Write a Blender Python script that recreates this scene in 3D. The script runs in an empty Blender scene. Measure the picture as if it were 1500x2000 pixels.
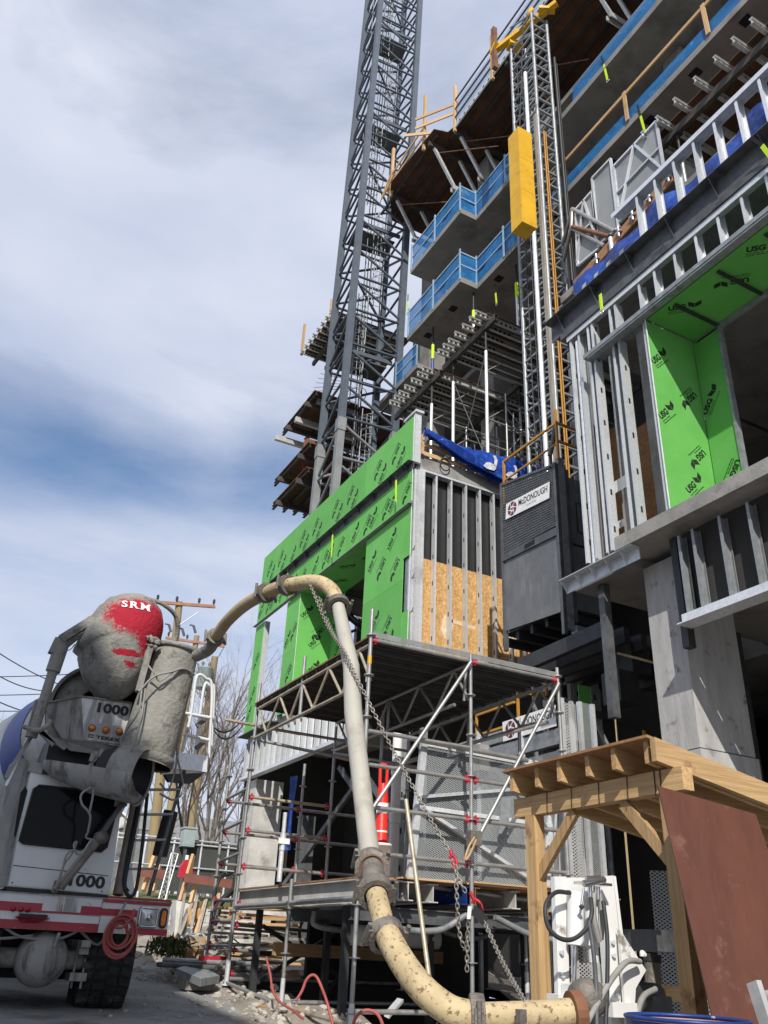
import bpy, math, random
from mathutils import Vector, Matrix, Euler
from math import radians, sin, cos, pi, sqrt, atan2
random.seed(7)
sc = bpy.context.scene
COL = sc.collection

# ------------------------------------------------------------------ camera
cam = bpy.data.cameras.new("camera"); camo = bpy.data.objects.new("camera", cam); COL.objects.link(camo)
YAW, PIT, ROLL = radians(27.17), radians(27.6), radians(2.75)
_f = Vector((sin(YAW)*cos(PIT), cos(YAW)*cos(PIT), sin(PIT)))
_r = Vector((cos(YAW), -sin(YAW), 0)); _u = _r.cross(_f)
_r2 = _r*cos(ROLL)+_u*sin(ROLL); _u2 = -_r*sin(ROLL)+_u*cos(ROLL)
camo.matrix_world = Matrix(((_r2.x,_u2.x,-_f.x,0),(_r2.y,_u2.y,-_f.y,0),(_r2.z,_u2.z,-_f.z,1.65),(0,0,0,1)))
cam.sensor_fit = 'VERTICAL'; cam.sensor_height = 36; cam.lens = 36*1640/2000
cam.clip_start = .05; cam.clip_end = 2000
sc.camera = camo
sc.render.resolution_x = 768; sc.render.resolution_y = 1024

# ------------------------------------------------------------------ sky and sun
SUN = Vector((-.376,-.69,.617)).normalized()
EL = math.asin(SUN.z); AZ = atan2(SUN.x, SUN.y)
w = bpy.data.worlds.new("World"); sc.world = w; w.use_nodes = True
nt = w.node_tree; N = nt.nodes; L = nt.links; N.clear()
out = N.new('ShaderNodeOutputWorld'); bg = N.new('ShaderNodeBackground')
sky = N.new('ShaderNodeTexSky'); sky.sky_type = 'NISHITA'; sky.sun_disc = False
sky.sun_elevation = EL; sky.sun_rotation = AZ % (2*pi); sky.altitude = 150; sky.dust_density = .8; sky.ozone_density = 2.6
tc = N.new('ShaderNodeTexCoord')
mp = N.new('ShaderNodeMapping'); mp.inputs['Scale'].default_value = (1.0,1.0,2.6); mp.inputs['Location'].default_value = (0.0,0.0,0.0)
L.new(tc.outputs['Generated'], mp.inputs['Vector'])
n1 = N.new('ShaderNodeTexNoise'); n1.inputs['Scale'].default_value = 1.9; n1.inputs['Detail'].default_value = 9; n1.inputs['Roughness'].default_value = .57; n1.inputs['Distortion'].default_value = .35
L.new(mp.outputs['Vector'], n1.inputs['Vector'])
cr = N.new('ShaderNodeValToRGB'); cr.color_ramp.elements[0].position = .30; cr.color_ramp.elements[1].position = .60
cr.color_ramp.elements[0].color = (0.0,)*3+(1,); cr.color_ramp.elements[1].color = (.93,)*3+(1,)
# cloud deck: thick high up, a clear belt lower down, thin veil near the horizon
sx_ = N.new('ShaderNodeSeparateXYZ'); L.new(tc.outputs['Generated'], sx_.inputs[0])
el = N.new('ShaderNodeValToRGB'); e_ = el.color_ramp.elements
for p_, v_ in ((.30,.40),(.40,.46),(.455,.13),(.49,.13),(.56,.44),(.69,.74),(.80,.40)):
    q_ = e_.new(p_); q_.color = (v_,v_,v_,1)
e_[0].color = (.55,.55,.55,1); e_[-1].color = (.40,.40,.40,1)
L.new(sx_.outputs['Z'], el.inputs['Fac'])
ad_ = N.new('ShaderNodeMath'); ad_.operation = 'MULTIPLY_ADD'; ad_.inputs[1].default_value = .70
L.new(n1.outputs['Fac'], ad_.inputs[0])
hf = N.new('ShaderNodeMath'); hf.operation = 'MULTIPLY'; hf.inputs[1].default_value = .5; L.new(el.outputs['Color'], hf.inputs[0]); L.new(hf.outputs[0], ad_.inputs[2])
L.new(ad_.outputs[0], cr.inputs['Fac'])
n2 = N.new('ShaderNodeTexNoise'); n2.inputs['Scale'].default_value = 2.6; n2.inputs['Detail'].default_value = 5
L.new(mp.outputs['Vector'], n2.inputs['Vector'])
cc = N.new('ShaderNodeValToRGB'); cc.color_ramp.elements[0].position = .35; cc.color_ramp.elements[1].position = .68
cc.color_ramp.elements[0].color = (3.9,4.35,5.6,1); cc.color_ramp.elements[1].color = (5.45,5.75,6.6,1)
L.new(n2.outputs['Fac'], cc.inputs['Fac'])
mx = N.new('ShaderNodeMix'); mx.data_type = 'RGBA'
hs2 = N.new('ShaderNodeHueSaturation'); hs2.inputs['Saturation'].default_value = 1.12; L.new(sky.outputs['Color'], hs2.inputs['Color'])
L.new(cr.outputs['Color'], mx.inputs[0]); L.new(hs2.outputs['Color'], mx.inputs[6]); L.new(cc.outputs['Color'], mx.inputs[7])
L.new(mx.outputs[2], bg.inputs['Color']); bg.inputs['Strength'].default_value = .117
L.new(bg.outputs['Background'], out.inputs['Surface'])
sl = bpy.data.lights.new("sun", 'SUN'); sl.energy = 4.0; sl.angle = radians(.5); sl.color = (1,.95,.87)
so = bpy.data.objects.new("sun", sl); COL.objects.link(so); so.rotation_euler = SUN.to_track_quat('Z','Y').to_euler(); so.location = (0,-20,40)
sc.view_settings.view_transform = 'Standard'; sc.view_settings.look = 'None'; sc.view_settings.gamma = 1; sc.view_settings.use_curve_mapping = False
sc.view_settings.exposure = 0.3
sc.render.engine = 'CYCLES'
try: sc.cycles.max_bounces = 6; sc.cycles.transparent_max_bounces = 12
except Exception: pass

# ------------------------------------------------------------------ materials
MATS = {}
def mat(name, c1, c2=None, scale=4., rough=.7, metal=0., lo=.35, hi=.65, c3=None, s3=1.3, lo3=.55, hi3=.68, bump=0., bscale=50., stretch=(1,1,1), detail=6, spec=.4, emit=None, alpha=None, drip=False, vary=0.):
    m = bpy.data.materials.new(name); m.use_nodes = True; t = m.node_tree; n = t.nodes; l = t.links
    b = n['Principled BSDF']; b.inputs['Roughness'].default_value = rough; b.inputs['Metallic'].default_value = metal
    b.inputs['Specular IOR Level'].default_value = spec
    x = n.new('ShaderNodeTexCoord'); mpn = n.new('ShaderNodeMapping'); mpn.inputs['Scale'].default_value = stretch
    l.new(x.outputs['Object'], mpn.inputs['Vector'])
    if c2 is None: c2 = tuple(v*.8 for v in c1)
    no = n.new('ShaderNodeTexNoise'); no.inputs['Scale'].default_value = scale; no.inputs['Detail'].default_value = detail; no.inputs['Roughness'].default_value = .6
    l.new(mpn.outputs['Vector'], no.inputs['Vector'])
    r = n.new('ShaderNodeValToRGB'); r.color_ramp.elements[0].position = lo; r.color_ramp.elements[1].position = hi
    r.color_ramp.elements[0].color = (*c1,1); r.color_ramp.elements[1].color = (*c2,1)
    l.new(no.outputs['Fac'], r.inputs['Fac']); col = r.outputs['Color']
    if c3 is not None:
        n3 = n.new('ShaderNodeTexNoise'); n3.inputs['Scale'].default_value = s3; n3.inputs['Detail'].default_value = 8; n3.inputs['Roughness'].default_value = .65
        if drip:
            m3 = n.new('ShaderNodeMapping'); m3.inputs['Scale'].default_value = (6,6,.7); l.new(x.outputs['Object'], m3.inputs['Vector']); l.new(m3.outputs['Vector'], n3.inputs['Vector'])
        else: l.new(x.outputs['Object'], n3.inputs['Vector'])
        r3 = n.new('ShaderNodeValToRGB'); r3.color_ramp.elements[0].position = lo3; r3.color_ramp.elements[1].position = hi3
        l.new(n3.outputs['Fac'], r3.inputs['Fac'])
        mi = n.new('ShaderNodeMix'); mi.data_type = 'RGBA'; l.new(r3.outputs['Color'], mi.inputs[0]); l.new(col, mi.inputs[6]); mi.inputs[7].default_value = (*c3,1)
        col = mi.outputs[2]
    if vary:
        oi = n.new('ShaderNodeObjectInfo'); mrg = n.new('ShaderNodeMapRange'); l.new(oi.outputs['Random'], mrg.inputs[0]); mrg.inputs[3].default_value = 1-vary; mrg.inputs[4].default_value = 1+vary
        hsv = n.new('ShaderNodeHueSaturation'); l.new(mrg.outputs[0], hsv.inputs['Value']); l.new(col, hsv.inputs['Color']); col = hsv.outputs['Color']
    l.new(col, b.inputs['Base Color'])
    if bump:
        nb = n.new('ShaderNodeTexNoise'); nb.inputs['Scale'].default_value = bscale; nb.inputs['Detail'].default_value = 5
        l.new(mpn.outputs['Vector'], nb.inputs['Vector'])
        bu = n.new('ShaderNodeBump'); bu.inputs['Strength'].default_value = bump; bu.inputs['Distance'].default_value = .02
        l.new(nb.outputs['Fac'], bu.inputs['Height']); l.new(bu.outputs['Normal'], b.inputs['Normal'])
    if alpha is not None: b.inputs['Alpha'].default_value = alpha
    if emit: b.inputs['Emission Color'].default_value = (*emit,1); b.inputs['Emission Strength'].default_value = 1
    MATS[name] = m; return m
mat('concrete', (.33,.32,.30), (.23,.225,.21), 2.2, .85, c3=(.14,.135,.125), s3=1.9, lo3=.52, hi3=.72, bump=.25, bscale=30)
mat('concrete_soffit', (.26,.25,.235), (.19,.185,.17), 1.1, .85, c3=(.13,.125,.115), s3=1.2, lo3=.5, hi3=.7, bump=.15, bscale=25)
mat('concrete_column', (.45,.44,.43), (.34,.335,.325), 2.2, .85, c3=(.17,.165,.16), s3=3.6, lo3=.58, hi3=.68, bump=.35, bscale=18, stretch=(4,4,.6))
mat('concrete_light', (.56,.55,.52), (.42,.41,.385), 2.5, .85, c3=(.28,.27,.25), s3=1.6, bump=.3, bscale=25)
mat('interior', (.05,.048,.045), (.035,.034,.032), 1, .95)  # near-black tone puts the shade of the unlit inside into the colour
mat('galv', (.70,.725,.74), (.61,.63,.65), 22, .38, .35, lo=.4, hi=.6, c3=(.44,.45,.46), s3=1.1, lo3=.52, hi3=.7, vary=.14)
mat('galv_dull', (.33,.35,.36), (.24,.255,.265), 9, .5, .4, c3=(.16,.165,.17), s3=3)
mat('slot', (.012,.012,.013), None, 4, .8)
mat('green', (.135,.44,.095), (.118,.395,.08), 2.0, .62, c3=(.17,.44,.13), s3=1.4, lo3=.5, hi3=.8, spec=.3, vary=.07)
mat('print', (.012,.02,.012), None, 4, .6)
mat('smear', (.66,.54,.40), (.58,.42,.25), 9, .7)
mat('white_edge', (.75,.76,.74), (.6,.61,.6), 8, .6)
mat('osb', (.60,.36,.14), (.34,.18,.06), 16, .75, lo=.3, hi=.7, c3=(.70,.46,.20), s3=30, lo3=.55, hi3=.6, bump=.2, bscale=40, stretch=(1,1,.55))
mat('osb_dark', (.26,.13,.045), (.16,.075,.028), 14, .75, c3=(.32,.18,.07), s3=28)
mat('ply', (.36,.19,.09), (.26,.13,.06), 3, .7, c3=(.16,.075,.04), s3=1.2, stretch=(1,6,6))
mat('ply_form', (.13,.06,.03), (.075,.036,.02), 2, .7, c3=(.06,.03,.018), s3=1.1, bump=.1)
for ax, st in (('x',(.35,9,9)),('y',(9,.35,9)),('z',(9,9,.35))):
    mat('lumber_'+ax, (.58,.38,.20), (.44,.27,.13), 3.2, .7, c3=(.36,.21,.10), s3=2.5, lo3=.58, hi3=.75, stretch=st, bump=.1, bscale=14, vary=.2)
    mat('shedwood_'+ax, (.55,.375,.19), (.35,.21,.09), 5.5, .7, lo=.3, hi=.7, c3=(.24,.14,.07), s3=4.2, lo3=.60, hi3=.68, stretch=st, bump=.25, bscale=18, vary=.16)
mat('lumber_grey', (.33,.30,.26), (.22,.20,.17), 5, .8, stretch=(6,6,.5))
mat('redwood', (.22,.085,.06), (.15,.06,.045), 3, .75)
mat('brown_sheet', (.145,.057,.036), (.095,.035,.023), 3.8, .42, lo=.3, hi=.7, c3=(.30,.17,.12), s3=4.5, lo3=.58, hi3=.84, bump=.08, bscale=30, stretch=(1,1,.35), spec=.5)
mat('crane', (.095,.115,.14), (.075,.09,.115), 3, .5, .1, c3=(.09,.11,.135), s3=2)
mat('crane_low', (.24,.255,.26), (.185,.20,.205), 2.5, .6, .15, c3=(.26,.13,.06), s3=1.4, lo3=.60, hi3=.72)
mat('rusty', (.24,.115,.06), (.15,.07,.04), 4, .8, .2, c3=(.3,.27,.25), s3=1.5)
mat('steel_dark', (.055,.058,.062), (.038,.04,.043), 6, .55, .4)
mat('steel_mid', (.14,.145,.15), (.09,.094,.10), 5, .55, .4, c3=(.05,.05,.052), s3=3)
mat('brownbeam', (.075,.06,.05), (.045,.038,.033), 4, .65, .1)
mat('scaf', (.42,.42,.41), (.31,.31,.305), 7, .42, .55, c3=(.20,.19,.18), s3=6, lo3=.58, hi3=.7)
mat('scaf_warm', (.48,.43,.33), (.36,.31,.23), 7, .5, .35, c3=(.24,.2,.15), s3=6)
mat('scaf_plank', (.10,.10,.10), (.065,.065,.066), 4, .6, .3)
mat('red', (.50,.02,.04), (.36,.015,.03), 8, .5)
mat('bright_pole', (.82,.83,.84), (.66,.67,.68), 6, .35, .35, stretch=(1,1,4))
mat('alu', (.62,.62,.60), (.48,.48,.47), 8, .45, .5)
mat('yellow', (.70,.40,.02), (.60,.33,.015), 2, .55, c3=(.34,.19,.03), s3=3.5, lo3=.58, hi3=.72)
mat('yellow_rail', (.50,.24,.035), (.38,.18,.02), 5, .6)
mat('lime', (.62,.85,.03), (.5,.72,.02), 6, .6)
mat('blue_net', (.010,.15,.38), (.008,.11,.30), 3, .6, c3=(.025,.24,.52), s3=5, stretch=(1,1,3), alpha=.82)
mat('net_rail', (.28,.40,.50), (.2,.3,.42), 6, .6)
mat('blue_tarp', (.012,.05,.30), (.008,.032,.2), 3, .35, c3=(.03,.10,.44), s3=6, lo3=.5, hi3=.62, bump=.6, bscale=9)
mat('tarp_white', (.66,.68,.72), (.4,.42,.5), 10, .5)
mat('hoist', (.175,.18,.185), (.13,.135,.14), 3, .55, .2, c3=(.26,.265,.27), s3=2.5, drip=True, lo3=.56, hi3=.75)
mat('grey_panel', (.30,.31,.315), (.24,.25,.255), 1.4, .6, .1, c3=(.19,.195,.2), s3=1.1)
mat('asphalt', (.32,.315,.30), (.23,.227,.22), 2.2, .9, c3=(.11,.108,.105), s3=.9, lo3=.52, hi3=.66, bump=.5, bscale=60)
mat('dirt', (.34,.30,.255), (.24,.21,.175), 5, .95, c3=(.17,.15,.125), s3=1.3, bump=.8, bscale=30)
mat('stone', (.46,.43,.38), (.32,.295,.26), 6, .9, bump=.3)
mat('grass', (.07,.115,.03), (.13,.13,.05), 9, .9, bump=.6, bscale=60)
mat('cement', (.285,.275,.245), (.205,.20,.18), 3.5, .88, c3=(.11,.105,.088), s3=4.2, lo3=.54, hi3=.66, bump=.9, bscale=22)
mat('cement_drip', (.34,.335,.315), (.26,.255,.24), 3.5, .8, c3=(.13,.125,.115), s3=1.5, lo3=.5, hi3=.64, bump=.35, bscale=18, drip=True)
mat('truck_white', (.66,.675,.67), (.58,.595,.59), 2, .35, c3=(.40,.395,.37), s3=5, lo3=.62, hi3=.7, spec=.5)
mat('drum_white', (.56,.55,.54), (.44,.43,.42), 2.5, .5, c3=(.28,.27,.255), s3=1.3, lo3=.46, hi3=.66, bump=.2, bscale=14)
mat('hopper_white', (.68,.68,.67), (.6,.6,.59), 3, .5, c3=(.30,.295,.275), s3=1.6, lo3=.46, hi3=.56, drip=True)
mat('truck_red', (.36,.012,.028), (.30,.01,.022), 3, .35, c3=(.48,.30,.28), s3=14, lo3=.64, hi3=.68, spec=.5)
mat('hood_red', (.42,.012,.03), (.36,.01,.024), 3, .4, c3=(.33,.325,.30), s3=2.2, lo3=.50, hi3=.56, bump=.3, bscale=20)
mat('truck_blue', (.03,.06,.30), (.02,.045,.22), 3, .4)
mat('pinkish', (.55,.30,.30), (.46,.2,.22), 3, .5)
mat('glass_dark', (.005,.007,.008), (.008,.010,.011), 2, .10, spec=.10)
mat('rubber', (.022,.022,.022), (.035,.034,.032), 8, .8, c3=(.12,.115,.105), s3=4, lo3=.55, hi3=.7, bump=.2)
mat('black', (.014,.014,.015), None, 5, .5)
mat('amber', (.75,.22,.01), (.62,.15,.008), 20, .2, spec=.6)
mat('lens', (.62,.64,.62), (.45,.47,.46), 30, .1, .4, spec=.8)
mat('chrome', (.6,.6,.6), (.5,.5,.5), 10, .2, .9)
mat('hose_red', (.38,.09,.075), (.31,.07,.06), 8, .6)
mat('hose_grey', (.30,.295,.28), (.22,.215,.2), 8, .7)
mat('pipe_yellow', (.54,.43,.25), (.40,.315,.18), 6, .66, c3=(.19,.12,.065), s3=34, lo3=.555, hi3=.61, bump=.2, bscale=30)
mat('pipe_dusty', (.42,.33,.19), (.34,.27,.16), 3, .75, c3=(.26,.22,.16), s3=4, bump=.2, bscale=30)
mat('pipe_grey', (.42,.40,.345), (.37,.355,.31), 2.5, .55, c3=(.30,.275,.23), s3=3, bump=.1)
mat('clamp', (.22,.20,.175), (.13,.115,.10), 9, .6, .3, bump=.4)
mat('chain', (.36,.34,.30), (.22,.2,.17), 20, .5, .5)
mat('pump_white', (.74,.74,.72), (.64,.64,.62), 3, .45, c3=(.26,.23,.20), s3=4.5, lo3=.60, hi3=.67)
mat('blue_rim', (.015,.05,.22), (.01,.03,.15), 6, .4, c3=(.4,.42,.45), s3=16, lo3=.64, hi3=.7)
mat('peach', (.56,.32,.24), (.46,.26,.2), 2.5, .6, c3=(.62,.42,.33), s3=2)
mat('cone_red', (.75,.03,.015), (.65,.02,.012), 5, .45)
mat('white', (.8,.8,.79), (.7,.7,.69), 4, .5)
mat('maroon', (.14,.015,.035), None, 4, .5)
mat('pole_wood', (.32,.25,.14), (.22,.165,.09), 4, .85, stretch=(8,8,.4))
mat('arm_wood', (.42,.22,.13), (.30,.15,.09), 4, .8)
mat('bark', (.20,.175,.15), (.13,.112,.095), 8, .95)
mat('twig', (.24,.20,.175), (.17,.145,.125), 8, .95)
mat('roof_grey', (.22,.22,.22), (.16,.16,.16), 3, .9)
mat('siding', (.62,.62,.60), (.5,.5,.49), 2, .8)
mat('screen', (.035,.04,.038), (.05,.055,.05), 3, .8)
mat('box_green', (.33,.40,.40), (.27,.33,.33), 3, .5)
mat('pale_bounce', (.70,.68,.65), (.62,.60,.57), 3, .9)  # pale so the added unseen block bounces light onto the truck
mat('cardboard', (.42,.29,.17), (.35,.23,.13), 3, .8)

def holes_material(name, base, metal, rough, sx, sy, thr, dark=None):
    """sheet pierced by rows of diamond openings (expanded metal / woven net); one coordinate pair per sheet via UV"""
    m = bpy.data.materials.new(name); m.use_nodes = True; t = m.node_tree; n = t.nodes; l = t.links
    b = n['Principled BSDF']; b.inputs['Metallic'].default_value = metal; b.inputs['Roughness'].default_value = rough
    x = n.new('ShaderNodeUVMap'); sp = n.new('ShaderNodeSeparateXYZ'); l.new(x.outputs['UV'], sp.inputs[0])
    def math_(op, a, c):
        k = n.new('ShaderNodeMath'); k.operation = op
        for i, q in enumerate((a, c)):
            if q is None: continue
            if isinstance(q,(int,float)): k.inputs[i].default_value = q
            else: l.new(q, k.inputs[i])
        return k.outputs[0]
    u = math_('MULTIPLY', sp.outputs[0], sx*2*pi); v = math_('MULTIPLY', sp.outputs[1], sy*2*pi)
    a = math_('ABSOLUTE', math_('SINE', math_('MULTIPLY', math_('ADD', u, v), .5), None), None)
    c = math_('ABSOLUTE', math_('SINE', math_('MULTIPLY', math_('SUBTRACT', u, v), .5), None), None)
    al = math_('LESS_THAN', math_('MINIMUM', a, c), thr)
    no = n.new('ShaderNodeTexNoise'); no.inputs['Scale'].default_value = 3; r = n.new('ShaderNodeValToRGB')
    r.color_ramp.elements[0].color = (*base,1); r.color_ramp.elements[1].color = (*[q*.7 for q in base],1); l.new(x.outputs['UV'], no.inputs['Vector']); l.new(no.outputs['Fac'], r.inputs['Fac'])
    l.new(r.outputs['Color'], b.inputs['Base Color']); l.new(al, b.inputs['Alpha'])
    MATS[name] = m
holes_material('mesh_metal', (.36,.385,.39), .4, .5, 24, 36, .62)
holes_material('mesh_lit', (.62,.62,.60), .3, .5, 15, 24, .50)  # galvanized mesh again, whitened for the light falling on that panel
holes_material('mesh_dark', (.22,.225,.23), .2, .5, 14, 30, .55)
holes_material('net_blue', (.05,.22,.45), 0, .6, 24, 24, .30)
holes_material('chainlink', (.36,.37,.37), .5, .5, 11, 11, .12)
holes_material('wire_mesh', (.50,.51,.5), .5, .5, 9, 9, .16)

# ------------------------------------------------------------------ mesh helpers
class MB:
    def __init__(s): s.v=[]; s.f=[]; s.m=[]; s.s=[]; s.cur=0; s.uv={}
    def add(s, vs, fs, smooth=False):
        n=len(s.v); s.v += [tuple(v) for v in vs]; s.f += [tuple(i+n for i in f) for f in fs]; s.m += [s.cur]*len(fs); s.s += [smooth]*len(fs); return s
    def use(s,i): s.cur=i; return s
    def box(s,a,b):
        x0,y0,z0=[min(p,q) for p,q in zip(a,b)]; x1,y1,z1=[max(p,q) for p,q in zip(a,b)]
        return s.add([(x0,y0,z0),(x1,y0,z0),(x1,y1,z0),(x0,y1,z0),(x0,y0,z1),(x1,y0,z1),(x1,y1,z1),(x0,y1,z1)],
                     [(0,3,2,1),(4,5,6,7),(0,1,5,4),(1,2,6,5),(2,3,7,6),(3,0,4,7)])
    def bar(s,p,q,w,h=None,up=(0,0,1)):
        p=Vector(p); q=Vector(q); h=h or w; d=(q-p).normalized(); u=Vector(up)
        if abs(d.dot(u))>.98: u=Vector((0,1,0)) if abs(d.y)<.9 else Vector((1,0,0))
        a=d.cross(u).normalized()*(w/2); b=a.normalized().cross(d).normalized()*(h/2)
        vs=[p-a-b,p+a-b,p+a+b,p-a+b,q-a-b,q+a-b,q+a+b,q-a+b]
        return s.add(vs,[(0,3,2,1),(4,5,6,7),(0,1,5,4),(1,2,6,5),(2,3,7,6),(3,0,4,7)])
    def tube(s,pts,r,n=8,cap=True,closed=False):
        pts=[Vector(p) for p in pts]; k=len(pts); rs=r if isinstance(r,(list,tuple)) else [r]*k
        base=len(s.v); prev=None; rings=[]
        for i,p in enumerate(pts):
            if closed: d=(pts[(i+1)%k]-pts[i-1]).normalized()
            else: d=(pts[min(i+1,k-1)]-pts[max(i-1,0)]).normalized()
            if prev is None:
                u=Vector((0,0,1)) if abs(d.z)<.9 else Vector((1,0,0)); a=d.cross(u).normalized()
            else: a=(prev-d*prev.dot(d)).normalized()
            prev=a; b=d.cross(a); rings.append([p+(a*cos(2*pi*j/n)+b*sin(2*pi*j/n))*rs[i] for j in range(n)])
        vs=[v for g in rings for v in g]; fs=[]
        for i in range(k if closed else k-1):
            i2=(i+1)%k
            for j in range(n): fs.append((i*n+j,i*n+(j+1)%n,i2*n+(j+1)%n,i2*n+j))
        s.add(vs,fs,True)
        if cap and not closed:
            s.add(rings[0],[tuple(range(n-1,-1,-1))]); s.add(rings[-1],[tuple(range(n))])
        return s
    def prism(s,poly,d):
        poly=[Vector(p) for p in poly]; d=Vector(d); n=len(poly)
        vs=poly+[p+d for p in poly]
        return s.add(vs,[tuple(range(n-1,-1,-1)),tuple(range(n,2*n))]+[(i,(i+1)%n,n+(i+1)%n,n+i) for i in range(n)])
    def lathe(s,prof,o,axis,n=24,a0=0,a1=2*pi,ref=None,smooth=True):
        o=Vector(o); ax=Vector(axis).normalized(); u=Vector(ref) if ref else (Vector((0,0,1)) if abs(ax.z)<.9 else Vector((1,0,0)))
        a=(u-ax*u.dot(ax)).normalized(); b=ax.cross(a); full=abs(a1-a0-2*pi)<1e-6; m=n if full else n+1; vs=[]
        for r,h in prof:
            for j in range(m):
                t=a0+(a1-a0)*j/n; vs.append(o+ax*h+(a*cos(t)+b*sin(t))*r)
        fs=[]
        for i in range(len(prof)-1):
            for j in range(n):
                j2=(j+1)%m if full else j+1; fs.append((i*m+j,i*m+j2,(i+1)*m+j2,(i+1)*m+j))
        return s.add(vs,fs,smooth)
    def sheet(s,p,u,v,nu=1,nv=1,fn=None):
        """grid sheet with UV in metres"""
        p=Vector(p); u=Vector(u); v=Vector(v); vs=[]; fs=[]; n=len(s.v); lu,lv=u.length,v.length
        for j in range(nv+1):
            for i in range(nu+1):
                a,b=i/nu,j/nv; q=p+u*a+v*b
                if fn: q=q+Vector(fn(a,b))
                vs.append(q); s.uv[n+j*(nu+1)+i]=(a*lu,b*lv)
        for j in range(nv):
            for i in range(nu): k=j*(nu+1)+i; fs.append((k,k+1,k+nu+2,k+nu+1))
        return s.add(vs,fs,nu*nv>4)
ORG={}
def mesh(name, mb, m, org=(0,0,0)):
    me=bpy.data.meshes.new(name); o=Vector(org)
    me.from_pydata([tuple(Vector(v)-o) for v in mb.v],[],mb.f)
    for q in (m if isinstance(m,(list,tuple)) else [m]): me.materials.append(MATS[q])
    me.polygons.foreach_set('material_index', mb.m); me.polygons.foreach_set('use_smooth', mb.s)
    if mb.uv:
        uvl=me.uv_layers.new(name='UVMap')
        for lp in me.loops: uvl.data[lp.index].uv=mb.uv.get(lp.vertex_index,(0,0))
    me.update(); return me
def tag(o,label=None,cat=None,group=None,kind=None):
    if label: o['label']=label
    if cat: o['category']=cat
    if group: o['group']=group
    if kind: o['kind']=kind
    return o
def root(name,loc,label,cat,group=None,rot=0):
    o=bpy.data.objects.new(name,None); o.empty_display_size=.2; COL.objects.link(o); o.location=loc; o.rotation_euler=(0,0,rot)
    ORG[o.name]=Vector(loc); return tag(o,label,cat,group)
def part(name,mb,m,parent,label=None):
    org=ORG[parent.name]; o=bpy.data.objects.new(name,mesh(name,mb,m,org)); COL.objects.link(o); o.parent=parent; ORG[o.name]=org
    if label: o['label']=label
    return o
def solo(name,mb,m,label=None,cat=None,group=None,kind=None,org=None):
    if org is None:
        xs=[v[0] for v in mb.v]; ys=[v[1] for v in mb.v]; zs=[v[2] for v in mb.v]; org=((min(xs)+max(xs))/2,(min(ys)+max(ys))/2,min(zs))
    o=bpy.data.objects.new(name,mesh(name,mb,m,org)); COL.objects.link(o); o.location=org; ORG[o.name]=Vector(org)
    return tag(o,label,cat,group,kind)
def inst(name,me,parent,loc,rot=None,label=None):
    """part sharing mesh data `me`, at world `loc` (3-vector or matrix) under parent whose origin is ORG"""
    o=bpy.data.objects.new(name,me); COL.objects.link(o); o.parent=parent
    if isinstance(loc,Matrix): M=loc.copy(); M.translation=M.translation-ORG[parent.name]; o.matrix_local=M
    else:
        o.location=Vector(loc)-ORG[parent.name]
        if rot: o.rotation_euler=rot
    if label: o['label']=label
    return o
def copy_tree(o,parent=None):
    c=o.copy(); COL.objects.link(c)
    if parent is not None: c.parent=parent
    for ch in list(o.children): copy_tree(ch,c)
    return c
def frame(o,x,y,z=None):
    x=Vector(x).normalized(); y=Vector(y); y=(y-x*y.dot(x)).normalized(); z=x.cross(y)
    return Matrix(((x.x,y.x,z.x,o[0]),(x.y,y.y,z.y,o[1]),(x.z,y.z,z.z,o[2]),(0,0,0,1)))
def text_mb(body,size,bold=0.,depth=.0012,shear=0.,xs=1.,spacing=1.):
    cu=bpy.data.curves.new('t','FONT'); cu.body=body; cu.size=size; cu.offset=bold; cu.extrude=depth; cu.shear=shear; cu.space_character=spacing; cu.resolution_u=3
    ob=bpy.data.objects.new('t',cu); COL.objects.link(ob); dg=bpy.context.evaluated_depsgraph_get(); me=bpy.data.meshes.new_from_object(ob.evaluated_get(dg))
    mb=MB(); mb.add([(v.co.x*xs,v.co.y,v.co.z) for v in me.vertices],[tuple(p.vertices) for p in me.polygons])
    bpy.data.objects.remove(ob); bpy.data.meshes.remove(me); bpy.data.curves.remove(cu); return mb
def merge(a,b,M=None):
    n=len(a.v); a.v += [tuple((M@Vector(v)) if M else v) for v in b.v]; a.f += [tuple(i+n for i in f) for f in b.f]; a.m += [a.cur]*len(b.f); a.s += b.s; return a
def width(mb): return max(v[0] for v in mb.v)
def arc(c,a,b,t0,t1,n):
    c=Vector(c);a=Vector(a);b=Vector(b); return [c+a*cos(t0+(t1-t0)*i/n)+b*sin(t0+(t1-t0)*i/n) for i in range(n+1)]
def bez(pts,n=8):
    """Catmull-Rom through points"""
    P=[Vector(p) for p in pts]; P=[P[0]*2-P[1]]+P+[P[-1]*2-P[-2]]; o=[]
    for i in range(1,len(P)-2):
        for k in range(n):
            t=k/n; a,b,c,d=P[i-1:i+3]
            o.append(.5*((2*b)+(c-a)*t+(2*a-5*b+4*c-d)*t*t+(3*b-a-3*c+d)*t**3))
    o.append(P[-2]); return o
def G(y): return .2+.067*y
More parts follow.
